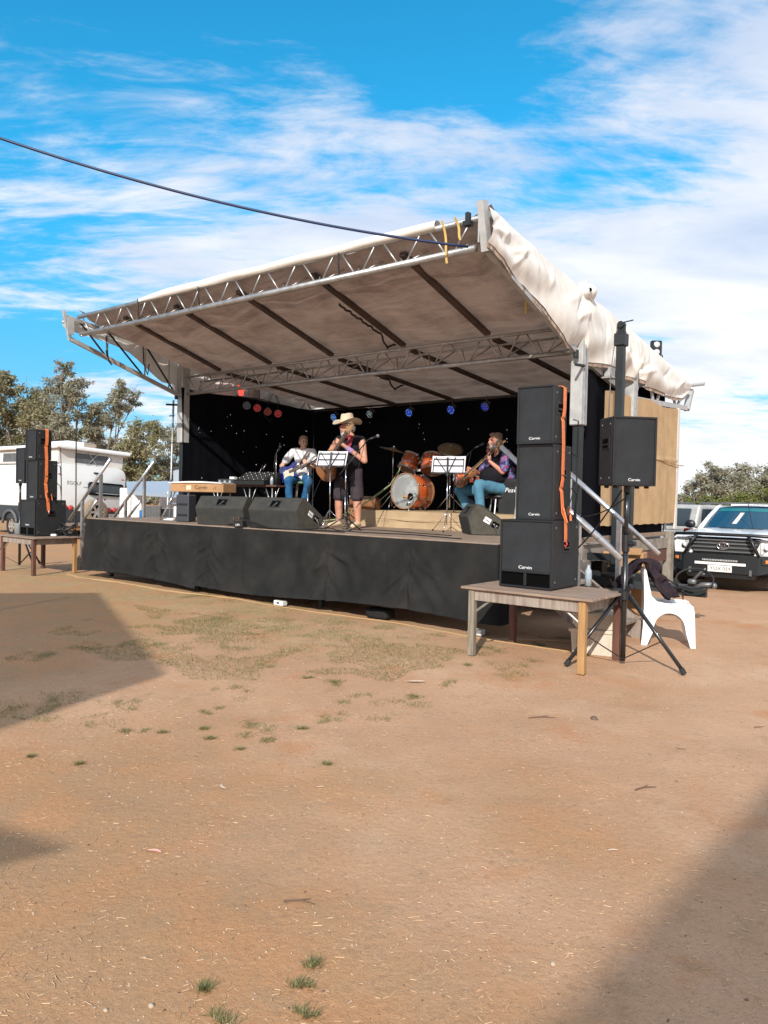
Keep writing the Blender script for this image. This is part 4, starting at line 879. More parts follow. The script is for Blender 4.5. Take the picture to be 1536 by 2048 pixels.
# clutter below the right steps
t = thing('folding_stool', 'small round black folding stool between the steps and the trailer', 'stool', W(-0.62, 2.0, 0), 0)
m = MB(); m.lathe([(0.0, 0.585), (0.20, 0.585), (0.215, 0.60), (0.21, 0.625), (0.0, 0.63)], 24); m.build('seat', 'black_plastic', t, True)
for a in (0.3, 2.0, 3.6, 5.2):
    m = MB(); m.tube([(0.15 * cos(a), 0.15 * sin(a), 0.59), (-0.06 * cos(a), -0.06 * sin(a), 0.25), (0.19 * cos(a + 2.6), 0.19 * sin(a + 2.6), 0.0)], 0.016, 8); m.build('leg', 'black_metal', t)
t = thing('cardboard_box', 'tan cardboard box under the trailer behind the tripod pole', 'box', W(-0.28, 3.15, 0), STG + .2)
m = MB(); m.bbox((0, 0, 0.42), (0.55, 0.4, 0.84), 0.01); m.build('carton', 'card', t); m = MB(); m.box((0.05, -0.18, 0.86), (0.4, 0.25, 0.01), Matrix.Rotation(0.3, 3, 'X')); m.build('flap', 'card', t)
def white_box(label, loc, rz, d, key, grp=None):
    t = thing('storage_tub', label, 'tub', loc, rz, grp)
    m = MB(); m.prism([(-d[0] / 2 * .9, 0), (d[0] / 2 * .9, 0), (d[0] / 2, d[2]), (-d[0] / 2, d[2])], -d[1] / 2, d[1] / 2, 'y', 0.01); m.build('body', key, t)
    m = MB(); m.bbox((0, 0, d[2] - 0.02), (d[0] + 0.03, d[1] + 0.03, 0.035), 0.008); m.build('rim', key, t)
    for i in range(7):
        m = MB(); m.box((-d[0] * .38 + d[0] * .76 * i / 6, -d[1] / 2 - 0.002, d[2] * .48), (0.012, 0.012, d[2] * .7)); m.build('rib', key, t)
    return t
white_box('pale ribbed storage tub under the right plank table', W(-1.20, -0.02, 0), STG + 0.25, (0.50, 0.30, 0.26), 'crate')
white_box('second pale ribbed tub stacked on the one under the right table', W(-1.20, -0.02, 0.262), STG + 0.3, (0.46, 0.28, 0.16), 'crate')
def bagfn(u, v):
    a = 2 * pi * u; ph = pi * v; r = 1 + 0.22 * nz(cos(a) * 1.7, sin(a) * 1.7, v * 3) + 0.12 * nz(cos(a) * 4, sin(a) * 4, v * 6)
    return Vector((0.27 * r * sin(ph) * cos(a), 0.2 * r * sin(ph) * sin(a), 0.16 - 0.16 * r * cos(ph) * (1 if v > .5 else 1)))
m = MB(); m.grid(36, 22, bagfn); o = m.build('plastic_bag', 'bag', None, True); o.location = W(-1.16, -0.02, 0.41); o.scale = (.75, .62, .7); tag(o, 'crumpled white plastic bag on the stacked tubs under the table', 'bag')
m = MB(); m.lathe([(0.0, 0), (0.033, 0.0), (0.033, 0.15), (0.015, 0.185), (0.014, 0.21), (0, 0.212)], 16); o = m.build('water_bottle', mat('bottle', (0.62, 0.70, 0.75), 0.1, trans=0.5), None, True); o.location = W(-1.12, -0.10, 0.688); tag(o, 'clear water bottle behind the right subwoofer on the table', 'bottle')
lb = MB(); lb.lathe([(0.0345, 0.07), (0.0345, 0.125)], 16); lb.build('wrapper', 'awning', o)
m = MB(); m.tube([W(-1.45, -.28, .70), W(-1.52, -.22, .697), W(-1.56, -.3, .70), W(-1.48, -.36, .70), W(-1.42, -.30, .70)], 0.009, 6); o = m.build('speaker_lead', 'cable_black'); tag(o, 'short black lead end lying behind the right subwoofer', 'cable')
t = thing('bucket', 'small clear plastic tub on the left plank table beside the subwoofer', 'tub', W(10.12, -0.45, 0.688), 0)
m = MB(); m.lathe([(0.0, 0), (0.085, 0), (0.10, 0.20), (0.106, 0.205), (0.094, 0.2), (0.08, 0.01), (0, 0.01)], 20); m.build('tub_wall', mat('tub', (0.5, 0.55, 0.55), 0.3, trans=0.3), t, True)
m = MB(); m.lathe([(0.0, 0.01), (0.078, 0.012), (0.085, 0.12), (0, 0.13)], 16); m.build('contents', 'mesh_grey', t)
# leads heaped beside the left stack
m = MB(); r_ = random.Random(5)
for k in range(7):
    c = W(9.28 + r_.uniform(-.1, .12), 0.05 + r_.uniform(-.12, .1), 0.70 + 0.03 * k); pts = []
    for i in range(26):
        a = i / 25 * 2 * pi * 1.3; pts.append(c + Vector(((0.13 + .03 * r_.random()) * cos(a + k), 0.11 * sin(a + k), 0.05 * sin(a * 2 + k))))
    m.tube(pts, 0.010, 6)
o = m.build('coiled_cable', 'cable_black'); tag(o, 'tangle of black cables on the left table beside the subwoofer', 'cable')
m = MB(); m.bbox((0, 0, 0.03), (0.10, 0.06, 0.04), 0.008); o = m.build('power_adapter', 'socket_white'); o.location = W(9.03, -0.35, 0.688); tag(o, 'small white power box at the corner of the left table', 'power box')
m = MB(); m.tube(hang(W(9.25, 0.2, 0.70), W(9.25, 0.18, 2.9), 0), 0.012, 8); m.build; o = m.build('slim_pole', 'black_metal'); tag(o, 'thin black pole standing on the left table behind the stack', 'pole')

# ------------------------------------------------------------------ stage monitors
def wedge(label, loc, rz, w, sc=1.0, jack=True):
    t = thing('stage_monitor', label, 'stage monitor', loc, rz, 'wedge monitors on the stage')
    pr = [(0.07, 0.0), (0.0, 0.27), (0.13, 0.45), (0.19, 0.455), (0.56, 0.20), (0.585, 0.14), (0.52, 0.0)]
    pr = [(a * sc, b * sc) for a, b in pr]
    m = MB(); m.prism(pr, -w / 2, w / 2, 'x', 0.012); m.build('cabinet', 'spk_carpet', t)
    n = Vector((0, 0.18, -0.13)).normalized(); 
    # handle dish on the sloping upper rear face
    a = Vector((0, 0.0, 0.27)) * sc; b = Vector((0, 0.13, 0.45)) * sc; c = a.lerp(b, 0.5); up_ = (b - a).normalized(); nn = Vector((0, -up_.z, up_.y)); R = Matrix((Vector((1, 0, 0)), nn, up_)).transposed()
    h = MB(); h.bbox(c + Vector((0.02, 0, 0)) + nn * 0.002, (0.20, 0.012, 0.125), 0.004, 1, R); ho = h.build('handle_plate', 'trim_black', t)
    h = MB(); h.box(c + Vector((-0.025, 0, 0)) + nn * 0.008, (0.075, 0.006, 0.095), R); h.box(c + Vector((0.065, 0, 0)) + nn * 0.008, (0.075, 0.006, 0.095), R); h.build('handle_recess', 'hole', ho)
    h = MB(); h.bar(c + Vector((0.0, 0, 0)) + nn * 0.014 - up_ * .05, c + Vector((0.06, 0, 0)) + nn * 0.014 + up_ * 0.02, 0.006, 0.006); h.build('handle', 'grille_grey', ho)
    # grille
    a = Vector((0, 0.19, 0.455)) * sc; b = Vector((0, 0.56, 0.20)) * sc; c = a.lerp(b, .5); g = MB(); d_ = (b - a).normalized(); nn2 = Vector((0, -d_.z, d_.y)); R2 = Matrix((Vector((1, 0, 0)), d_, nn2)).transposed()
    g.box(c + nn2 * 0.004, (w - 0.06, (b - a).length - 0.05, 0.012), R2); g.build('grille', 'grille', t)
    # end panel in a paler carpet, sunlight put into its colour; jack plate
    e = MB(); k = [(0.075 * sc, 0.012), (0.018 * sc, 0.268 * sc), (0.14 * sc, 0.437 * sc), (0.188 * sc, 0.44 * sc), (0.545 * sc, 0.195 * sc), (0.567 * sc, 0.142 * sc), (0.51 * sc, 0.012)]
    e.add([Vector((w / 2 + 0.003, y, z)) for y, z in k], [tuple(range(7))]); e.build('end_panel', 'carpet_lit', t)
    if jack:
        j = MB(); j.bbox((w / 2 + 0.006, 0.30 * sc, 0.22 * sc), (0.006, 0.10, 0.075), 0.002, 1, Matrix.Rotation(-0.5, 3, 'X')); jp = j.build('rating_label', 'white_print', t)
        j = MB()
        for i in range(3): j.box((w / 2 + 0.0105, 0.28 * sc + .02 * i, 0.235 * sc - 0.018 * i), (0.003, 0.055, 0.007), Matrix.Rotation(-0.5, 3, 'X'))
        j.build('print_line', 'ink_grey', jp)
        j = MB(); j.bbox((w / 2 + 0.006, 0.42 * sc, 0.15 * sc), (0.008, 0.10, 0.085), 0.003, 1, Matrix.Rotation(-0.5, 3, 'X')); q = j.build('jack_plate', 'hole', t)
        j = MB(); j.ball((w / 2 + 0.012, 0.40 * sc, 0.16 * sc), 0.016, 8); j.ball((w / 2 + 0.012, 0.44 * sc, 0.135 * sc), 0.016, 8); j.tube([(w / 2 + .012, .40 * sc, .16 * sc), (w / 2 + .05, .42 * sc, .10 * sc), (w / 2 + .03, .47 * sc, 0.01)], 0.006, 6); j.build('jack_plug', 'grille_grey', q)
    return t
wedge('grey wedge monitor on the stage edge, nearest the white keyboard case', W(4.98, 0.12, DZ), STG + radians(12), 0.92, jack=False)
wedge('grey wedge monitor on the stage edge beside the man in the hat', W(3.84, 0.16, DZ), STG + radians(2), 0.98)
wedge('grey wedge monitor below the man in the patterned shirt', W(1.45, 1.55, DZ), radians(-84), 0.62, 0.93)

# ------------------------------------------------------------------ guitars
def guitar_body(style):
    if style in ('electric', 'bass'):
        pts = [(-0.20, 0.0), (-0.19, 0.11), (-0.11, 0.165), (-0.01, 0.115), (0.08, 0.125), (0.15, 0.16), (0.215, 0.13), (0.18, 0.085), (0.12, 0.045), (0.12, -0.035), (0.16, -0.08), (0.18, -0.12), (0.12, -0.14), (0.05, -0.10), (-0.03, -0.105), (-0.12, -0.16), (-0.18, -0.12)]; th = 0.045
    else:
        pts = [(-0.24, 0.0), (-0.235, 0.09), (-0.19, 0.165), (-0.11, 0.195), (-0.03, 0.165), (0.04, 0.125), (0.11, 0.135), (0.18, 0.14), (0.235, 0.09), (0.245, 0.0), (0.235, -0.09), (0.18, -0.14), (0.11, -0.135), (0.04, -0.125), (-0.03, -0.165), (-0.11, -0.195), (-0.19, -0.165), (-0.235, -0.09)]; th = 0.10
    return pts, th
def guitar(label, center, neckdir, facing, style, body, neck=0.62, head=True):
    x = Vector(neckdir).normalized(); y = -Vector(facing); y = (y - x * y.dot(x)).normalized(); z = x.cross(y)
    M = Matrix.Translation(Vector(center)) @ Matrix((x, y, z)).transposed().to_4x4()
    t = thing('guitar', label, 'guitar', M=M)
    pts, th = guitar_body(style)
    n = len(pts); sm = []
    for i in range(n):      # Catmull-Rom outline
        p0, p1, p2, p3 = [Vector((*pts[(i + k) % n], 0)) for k in (-1, 0, 1, 2)]
        for q in (0, .25, .5, .75):
            v = 0.5 * ((2 * p1) + (p2 - p0) * q + (2 * p0 - 5 * p1 + 4 * p2 - p3) * q * q + (3 * p1 - p0 - 3 * p2 + p3) * q ** 3); sm.append((v.x, v.y))
    m = MB(); m.prism([(a, b) for a, b in sm], -th / 2, th / 2, 'y', 0.006); m.build('body', body, t, 'auto')
    j = 0.10 if style != 'acoustic' else 0.235
    m = MB(); m.box((j + neck / 2 - 0.04, -th / 2 - 0.008, 0), (neck, 0.024, 0.048)); m.build('neck', 'neck_wood', t)
    m = MB(); m.box((j + neck / 2 - 0.06, -th / 2 - 0.0225, 0), (neck + 0.04, 0.005, 0.050)); m.build('fretboard', 'guitar_dark', t)
    hx = j + neck - 0.03
    m = MB(); m.prism([(hx, -0.025), (hx + 0.03, -0.04), (hx + 0.16, -0.04), (hx + 0.17, 0.03), (hx + 0.03, 0.04), (hx, 0.025)], -th / 2 - 0.014, -th / 2 + 0.003, 'y', 0.002); ho = m.build('headstock', 'neck_wood', t)
    m = MB()
    for k in range(3):
        for sg in (-1, 1): m.ball((hx + 0.05 + 0.04 * k, -th / 2 - 0.006, sg * 0.052), (0.011, 0.008, 0.014), 8)
    m.build('tuning_peg', 'chrome', ho)
    m = MB()
    for k in range(6): m.tube([(-0.09, -th / 2 - 0.027, -0.02 + 0.008 * k), (hx + 0.03, -th / 2 - 0.027, -0.02 + 0.008 * k)], 0.0009, 4)
    m.build('string', 'string', t)
    if style == 'electric':
        m = MB(); m.prism([(-0.13, -0.10), (-0.02, -0.09), (0.09, -0.11), (0.11, -0.03), (0.10, 0.05), (-0.02, 0.045), (-0.10, 0.03)], -th / 2 - 0.005, -th / 2 - 0.001, 'y'); pg = m.build('pickguard', 'guitar_cream', t)
        m = MB()
        for q in (-0.05, 0.0, 0.05): m.box((q, -th / 2 - 0.009, 0), (0.018, 0.008, 0.07))
        m.build('pickup', 'white_plastic', pg)
        m = MB(); m.box((-0.10, -th / 2 - 0.008, 0), (0.03, 0.012, 0.08)); m.build('bridge', 'chrome', t)
    elif style == 'bass':
        m = MB(); m.box((0.0, -th / 2 - 0.006, 0), (0.05, 0.012, 0.07)); m.build('pickup', 'guitar_dark', t); m = MB(); m.box((-0.13, -th / 2 - 0.006, 0), (0.04, 0.012, 0.07)); m.build('bridge', 'chrome', t)
    else:
        m = MB(); m.lathe([(0.0, 0), (0.05, 0), (0.058, 0.001)], 20, Matrix.Translation((0.07, -th / 2 - 0.001, 0)) @ Matrix.Rotation(pi / 2, 4, 'X')); m.build('sound_hole', 'hole', t)
        m = MB(); m.box((-0.10, -th / 2 - 0.006, 0), (0.025, 0.01, 0.15)); m.build('bridge', 'guitar_dark', t)
    return t
# ------------------------------------------------------------------ people
class Blob:
    def __init__(s): s.m = MB()
    def cap(s, a, b, ra, rb=None, n=14):
        a = Vector(a); b = Vector(b); rb = ra if rb is None else rb; d = (b - a); L = d.length; d = d.normalized() if L > 1e-6 else Vector((0, 0, 1))
        pts = []; rs = []
        for i in range(5): q = -pi / 2 + pi / 2 * i / 4; pts.append(a + d * (ra * sin(q))); rs.append(max(1e-4, ra * cos(q)))
        for i in range(1, 5): pts.append(a.lerp(b, i / 5)); rs.append(ra + (rb - ra) * i / 5)
        for i in range(5): q = pi / 2 * i / 4; pts.append(b + d * (rb * sin(q))); rs.append(max(1e-4, rb * cos(q)))
        s.m.tube(pts, rs, n); return s
    def ell(s, c, r, R=None, n=16): s.m.ball(c, r, n, R); return s
    def build(s, name, m, parent, voxel=0.011, it=4, f=0.5, fold=0.0):
        o = s.m.build(name, m, None)
        md = o.modifiers.new('r', 'REMESH'); md.mode = 'VOXEL'; md.voxel_size = voxel; md.use_smooth_shade = True
        sm = o.modifiers.new('s', 'SMOOTH'); sm.iterations = it; sm.factor = f
        dg = bpy.context.evaluated_depsgraph_get(); me = bpy.data.meshes.new_from_object(o.evaluated_get(dg)); me.name = name
        old = o.data; o.modifiers.clear(); o.data = me; bpy.data.meshes.remove(old)
        if fold > 0:
            nn = [v.normal.copy() for v in me.vertices]
            for v, vn in zip(me.vertices, nn):
                p = v.co.copy(); k = nz(p.x, p.y, p.z * .55, 7.0) + .6 * (1 - abs(nz(p.x + 3, p.y, p.z * .8, 11.0)) * 2.2) * (.5 + nz(p.x, p.y, p.z, 3.0)); v.co = p + vn * (fold * k)
        me.polygons.foreach_set('use_smooth', [True] * len(me.polygons))
        if not me.materials: me.materials.append(MT[m] if isinstance(m, str) else m)
        o.parent = parent; return o
def hand(b, wrist, along, palm, left, curl=0.9, size=1.0):
    # along: wrist -> knuckles, palm: direction the palm faces
    a = Vector(along).normalized(); p = Vector(palm); p = (p - a * p.dot(a)).normalized(); s_ = a.cross(p) * (1 if left else -1); w = Vector(wrist); k = size
    for q in (-0.027, -0.009, 0.009, 0.027): b.cap(w + s_ * q * 0.7 * k + a * 0.01, w + s_ * q * k + a * 0.085 * k, 0.014 * k, 0.0125 * k, 8)
    for i, q in enumerate((-0.031, -0.011, 0.010, 0.030)):
        L = (0.036, 0.043, 0.041, 0.032)[i] * k; c0 = w + s_ * q * k + a * 0.085 * k; d = a.copy(); cu = curl * (0.75 + 0.12 * i)
        for j in range(3):
            d = (d * cos(cu * 0.75) + p * sin(cu * 0.75)).normalized(); p2 = (p * cos(cu * .75) - a * sin(cu * .75)); c1 = c0 + d * L * (1, .72, .55)[j]
            b.cap(c0, c1, 0.0095 * k, 0.0085 * k, 8); c0 = c1
            aa = d; p = p if j == 2 else p
            d = aa
        p = Vector(palm); p = (p - a * p.dot(a)).normalized()
    t0 = w - s_ * 0.026 * k + a * 0.025 * k; t1 = t0 - s_ * 0.028 * k + a * 0.03 * k + p * 0.018 * k; t2 = t1 + a * 0.03 * k + p * 0.018 * k
    b.cap(t0, t1, 0.013 * k, 0.011 * k, 8); b.cap(t1, t2, 0.011 * k, 0.009 * k, 8)
def person(label, loc, rz, J, skin, tops, bottoms, shoes, hair, extra=None, hat=False, beard=None, glasses=False, belly=0.0, sleeve=0.6, legcut=1.0, hd=(0, -1, 0), scale=1.0, curl=(1.0, 1.0), palms=None, vest=None):
    t = thing('person', label, 'person', loc, rz, 'people on the stage')
    t.scale = (scale,) * 3
    V = {k: Vector(v) for k, v in J.items()}
    b = Blob(); H = V['head']; hy = Vector(hd).normalized(); hz = Vector((0, 0, 1)); hz = (hz - hy * hz.dot(hy)).normalized(); hx = (-hy).cross(hz); R = Matrix((hx, -hy, hz)).transposed()
    def hp(x, y, z): return H + R @ Vector((x, y, z))      # -y is the face
    b.ell(hp(0, 0.01, 0.025), (0.077, 0.098, 0.098), R).ell(hp(0, -0.025, -0.045), (0.060, 0.072, 0.075), R).ell(hp(0, -0.055, -0.085), (0.036, 0.036, 0.030), R)
    b.cap(hp(0, -0.092, 0.015), hp(0, -0.113, -0.022), 0.011, 0.017, 8).ell(hp(0, -0.088, 0.032), (0.058, 0.016, 0.012), R)
    for sx in (-1, 1): b.ell(hp(0.078 * sx, 0.012, -0.01), (0.012, 0.022, 0.034), R).ell(hp(0.036 * sx, -0.080, -0.030), (0.022, 0.02, 0.02), R)
    b.ell(hp(0, -0.094, -0.060), (0.024, 0.012, 0.012), R)
    nk = V['neck']; b.cap(H + Vector((0, 0.02, -0.06)), nk, 0.055, 0.062)
    ch, be, pe = V['chest'], V['belly'], V['pelvis']
    sl_, sr = V['shL'], V['shR']
    b.cap(nk, ch, 0.07, 0.12); b.cap(sl_.lerp(sr, 0.08), sr.lerp(sl_, 0.08), 0.062); b.ell(ch, (0.165, 0.115, 0.16)).ell(be + Vector((0, -belly * .5, 0)), (0.155 + belly * .5, 0.12 + belly, 0.16)).ell(pe, (0.165, 0.12, 0.12)); b.cap(ch, pe, 0.12, 0.125)
    for s_, c, pl in (('L', curl[0], palms[0] if palms else (0, -1, 0)), ('R', curl[1], palms[1] if palms else (0, 1, 0))):
        sh, el, wr = V['sh' + s_], V['el' + s_], V['wr' + s_]; b.cap(sh, el, 0.056, 0.043).cap(el, wr, 0.044, 0.028); d = V['hd' + s_] if 'hd' + s_ in V else (wr - el); hand(b, wr, d, pl, s_ == 'L', c)
        hi, kn, an, to = V['hi' + s_], V['kn' + s_], V['an' + s_], V['to' + s_]; b.cap(hi, kn, 0.090, 0.060).cap(kn, kn.lerp(an, .35), 0.058, 0.058).cap(kn.lerp(an, .3), an, 0.060, 0.038).cap(an, to, 0.038, 0.032)
    body = b.build('body', skin, t, 0.0085, 3, 0.5)
    for sx in (-1, 1):
        e = MB(); e.ball(hp(0.032 * sx, -0.083, 0.012), (0.012, 0.008, 0.008), 8, R); e.build('eye', 'eye', t, True)
    e = MB(); e.ball(hp(0, -0.101, -0.062), (0.022, 0.006, 0.006), 8, R); e.build('mouth', 'lip', t, True)
    if hair:
        h = Blob(); h.ell(hp(0, 0.026, 0.040), (0.083, 0.098, 0.090), R).ell(hp(0, 0.06, -0.005), (0.080, 0.060, 0.085), R)
        h.ell(hp(0, -0.035, 0.100), (0.060, 0.055, 0.030), R)
        if hair[1] > 0: h.ell(hp(0, 0.065, -0.05), (0.075 + hair[1], 0.06, 0.08), R).ell(hp(0.07, 0.03, -0.01), (0.03, 0.06, 0.06), R).ell(hp(-0.07, 0.03, -0.01), (0.03, 0.06, 0.06), R).ell(hp(0, 0.045, 0.085), (0.075, 0.075, 0.045), R)
        h.build('hair', hair[0], t, 0.009, 1, fold=0.010)
    if beard:
        h = Blob(); h.ell(hp(0, -0.068, -0.098), (0.044, 0.040, 0.042), R).ell(hp(0, -0.104, -0.047), (0.028, 0.010, 0.008), R)
        for sx in (-1, 1): h.ell(hp(0.048 * sx, -0.045, -0.072), (0.022, 0.035, 0.04), R)
        h.build('beard', beard, t, 0.008, 1, fold=0.007)
    if glasses:
        g = MB()
        for sx in (-1, 1): g.ball(hp(0.034 * sx, -0.098, 0.010), (0.027, 0.006, 0.019), 10, R)
        g.bar(hp(-0.01, -0.10, 0.014), hp(0.01, -0.10, 0.014), 0.004, 0.004)
        for sx in (-1, 1): g.bar(hp(0.06 * sx, -0.095, 0.014), hp(0.082 * sx, 0.01, 0.012), 0.004, 0.006)
        g.build('sunglasses', 'lip', t, True)
    # clothes
    c = Blob(); g = 0.016
    c.ell(ch, (0.165 + g, 0.118 + g, 0.17 + g)).ell(be + Vector((0, -belly * .5, 0)), (0.160 + g + belly * .5, 0.125 + belly + g, 0.18)).ell(pe + Vector((0, 0, 0.03)), (0.175 + g, 0.13 + g, 0.12)); c.cap(sl_.lerp(sr, 0.06), sr.lerp(sl_, 0.06), 0.068 + g * .6); c.cap(ch, pe, 0.13 + g, 0.14 + g); c.cap(nk.lerp(ch, .25), ch, 0.075, 0.12)
    if sleeve > 0:
        for s_ in 'LR': c.cap(V['sh' + s_], V['sh' + s_].lerp(V['el' + s_], sleeve), 0.066 + g * .6, 0.056 + g)
    c.build('shirt', tops, t, 0.011, 3, fold=0.014)
    if vest:
        c = Blob(); g = 0.034
        for sx, sh in ((1, sl_), (-1, sr)):
            for (px, py, pz, r) in ((0.10, 0.03, 0.0, 0.10), (0.13, 0.04, -0.2, 0.10), (0.15, 0.05, -0.42, 0.095), (0.16, 0.06, -0.60, 0.085)): c.ell(ch + Vector((px * sx * 1.1, py + 0.05, pz + 0.03)), (r, 0.10, 0.15))
            c.cap(sh, sh.lerp(V['el' + ('L' if sx > 0 else 'R')], 0.8), 0.080, 0.078); c.cap(sh, nk + Vector((0.04 * sx, 0.04, -.02)), 0.075, 0.05)
        c.ell(ch + Vector((0, 0.10, -0.15)), (0.17, 0.07, 0.32)); c.ell(ch + Vector((0, 0.13, -0.45)), (0.18, 0.06, 0.2))
        c.build('open_shirt', vest, t, 0.011, 3, fold=0.014)
    c = Blob(); c.ell(pe, (0.172, 0.132, 0.11))
    for s_ in 'LR':
        hi, kn, an = V['hi' + s_], V['kn' + s_], V['an' + s_]
        if legcut <= 1.0:                          # shorts to a fraction past the thigh
            c.cap(hi, hi.lerp(kn, 0.55), 0.100, 0.092).cap(hi.lerp(kn, .5), hi.lerp(kn, legcut), 0.093, 0.088)
        else: c.cap(hi, kn, 0.104, 0.082).cap(kn, kn.lerp(an, .5), 0.080, 0.074).cap(kn.lerp(an, .5), an + Vector((0, 0, 0.0)), 0.074, 0.072)
    c.build('shorts' if legcut <= 1.0 else 'trousers', bottoms, t, 0.011, 3, fold=0.012)
    for s_ in 'LR':
        an, to = V['an' + s_], V['to' + s_]; c = Blob(); c.cap(an + Vector((0, 0, -.01)), to, 0.047, 0.038); c.build('shoe', shoes, t, 0.010, 2)
    if hat:
        m = MB()
        def brim(u, v, o=0):
            a = 2 * pi * u; r = 0.088 + 0.10 * v; cur = 0.070 * (abs(cos(a)) ** 2) * v ** 1.8 - 0.018 * (sin(a) ** 2) * v
            return hp(r * cos(a) * 0.98, r * sin(a) * 1.16 + 0.005, 0.072 + cur + o)
        def crown(u, v):
            a = 2 * pi * u; r = 0.094 * (1 - 0.30 * v ** 1.5) if v < .8 else 0.094 * 0.785 * (1 - (v - .8) / .2) ; z = 0.072 + 0.165 * min(1, v / .8) - (0.025 * (1 - abs(cos(a))) if v > .55 else 0) + (0.0 if v < .8 else -0.03 * (v - .8) / .2)
            pinch = 1 - 0.16 * max(0, v - .3) * max(0, -sin(a)) ; return hp(r * cos(a) * pinch, r * sin(a) * 1.15 + 0.005, z)
        m.grid(40, 8, brim); m.grid(40, 8, lambda u, v: brim(u, v, 0.006)); m.grid(32, 12, crown); h = m.build('hat', 'felt', t, True)
        m = MB(); m.grid(32, 1, lambda u, v: hp(0.0945 * cos(2 * pi * u), 0.0945 * 1.15 * sin(2 * pi * u) + .005, 0.078 + 0.018 * v)); m.build('hat_band', 'felt_band', h, True)
    return t
# the man in the hat
HM = W(3.56, 1.55, DZ); HR = STG + radians(8)
Jm = dict(head=(-0.02, -0.05, 1.56), neck=(0, -0.01, 1.43), chest=(0, 0, 1.24), belly=(0, -0.02, 1.04), pelvis=(0, 0, 0.90), shL=(0.19, 0.0, 1.37), shR=(-0.19, -0.02, 1.37), elL=(0.30, -0.10, 1.04), wrL=(0.07, -0.30, 1.28), hdL=(-0.10, -0.04, 0.07), elR=(-0.34, -0.05, 1.12), wrR=(-0.24, -0.25, 1.0), hdR=(0.05, -0.03, -0.08),
          hiL=(0.10, 0, 0.88), hiR=(-0.10, 0, 0.88), knL=(0.145, -0.02, 0.47), knR=(-0.145, -0.04, 0.47), anL=(0.145, 0.02, 0.075), anR=(-0.16, 0.0, 0.075), toL=(0.165, -0.15, 0.035), toR=(-0.20, -0.17, 0.035))
hm = person('standing man in a tan wide brimmed hat, black sleeveless top and shorts playing guitar', HM, HR, Jm, 'skin', 'tee_black', 'shorts', 'shoe', ('hair_grey', 0.0), hat=True, beard='beard', glasses=True, belly=0.075, sleeve=0.0, legcut=0.96, hd=(-0.35, -0.93, -0.08), palms=((-0.6, 0.7, 0.3), (0.3, 0.9, 0)))
hm.scale = (1.13, 1.08, 1.0)
m = MB()
m.grid(6, 10, lambda u, v: Vector((0.015 + 0.075 * u - 0.03 * v + 0.05, -0.150 - 0.03 * sin(pi * u) - 0.03 * v, 1.40 - 0.17 * v + 0.02 * sin(u * 6)))); m.ball((0.05, -0.11, 1.415), (0.07, 0.05, 0.035), 12); m.build('bandana', 'red_cloth', hm, True)
m = MB(); wr = Vector(Jm['wrL']); el = Vector(Jm['elL']); a = wr.lerp(el, .16); b_ = wr.lerp(el, .42); m.tube([a, b_], [0.036, 0.041], 14, False); m.build('wristband', 'purple_band', hm, True)
Rh = Matrix.Rotation(HR, 4, 'Z'); 
def loc2w(base, rot, p): return Vector(base) + (Matrix.Rotation(rot, 4, 'Z') @ Vector(p))
guitar('brown acoustic guitar held by the man in the hat', loc2w(HM, HR, (-0.22, -0.25, 0.97)), Matrix.Rotation(HR, 3, 'Z') @ Vector((0.55, -0.10, 0.66)), Matrix.Rotation(HR, 3, 'Z') @ Vector((-0.1, -1, 0.1)), 'acoustic', 'guitar_wood', 0.46)

# seated guitarist in white
SM = W(6.22, 3.2, DZ); SR = radians(-14)
Js = dict(head=(0.03, -0.04, 1.53), neck=(0.01, 0.0, 1.40), chest=(0, 0.02, 1.22), belly=(0, 0, 1.02), pelvis=(0, 0, 0.87), shL=(0.20, 0.0, 1.34), shR=(-0.20, 0.0, 1.34), elL=(0.33, -0.08, 1.06), wrL=(0.20, -0.30, 1.05), hdL=(-0.02, -0.08, 0.08), elR=(-0.42, -0.04, 1.06), wrR=(-0.24, -0.26, 0.95), hdR=(0.10, -0.02, -0.03),
          hiL=(0.10, -0.02, 0.84), hiR=(-0.10, -0.02, 0.84), knL=(0.27, -0.40, 0.74), knR=(-0.13, -0.40, 0.76), anL=(0.12, -0.22, 0.28), anR=(-0.12, -0.34, 0.22), toL=(0.13, -0.36, 0.20), toR=(-0.12, -0.48, 0.15))
person('seated man in a white t-shirt and blue jeans playing a blue electric guitar', SM, SR, Js, 'skin_pale', 'tee_white', 'jeans', 'shoe_dark', ('hair_sand', 0.0), belly=0.03, sleeve=0.62, legcut=2, hd=(0.62, -0.76, -0.16), palms=((-0.2, 0.9, 0.2), (0.1, 0.9, 0.2)))
guitar('glossy blue electric guitar with a cream plate held by the man in white', loc2w(SM, SR, (-0.17, -0.27, 0.93)), Matrix.Rotation(SR, 3, 'Z') @ Vector((0.88, -0.12, 0.32)), Matrix.Rotation(SR, 3, 'Z') @ Vector((0, -1, 0.15)), 'electric', 'guitar_blue', 0.56)
m = MB(); m.grid(2, 14, lambda u, v: loc2w(SM, SR, (0.14 - 0.22 * v + 0.05 * u, -0.145 - 0.03 * sin(v * 3), 1.36 - 0.40 * v))); o = m.build('guitar_strap', 'guitar_dark'); tag(o, 'brown shoulder strap of the blue guitar across the white t-shirt', 'strap')
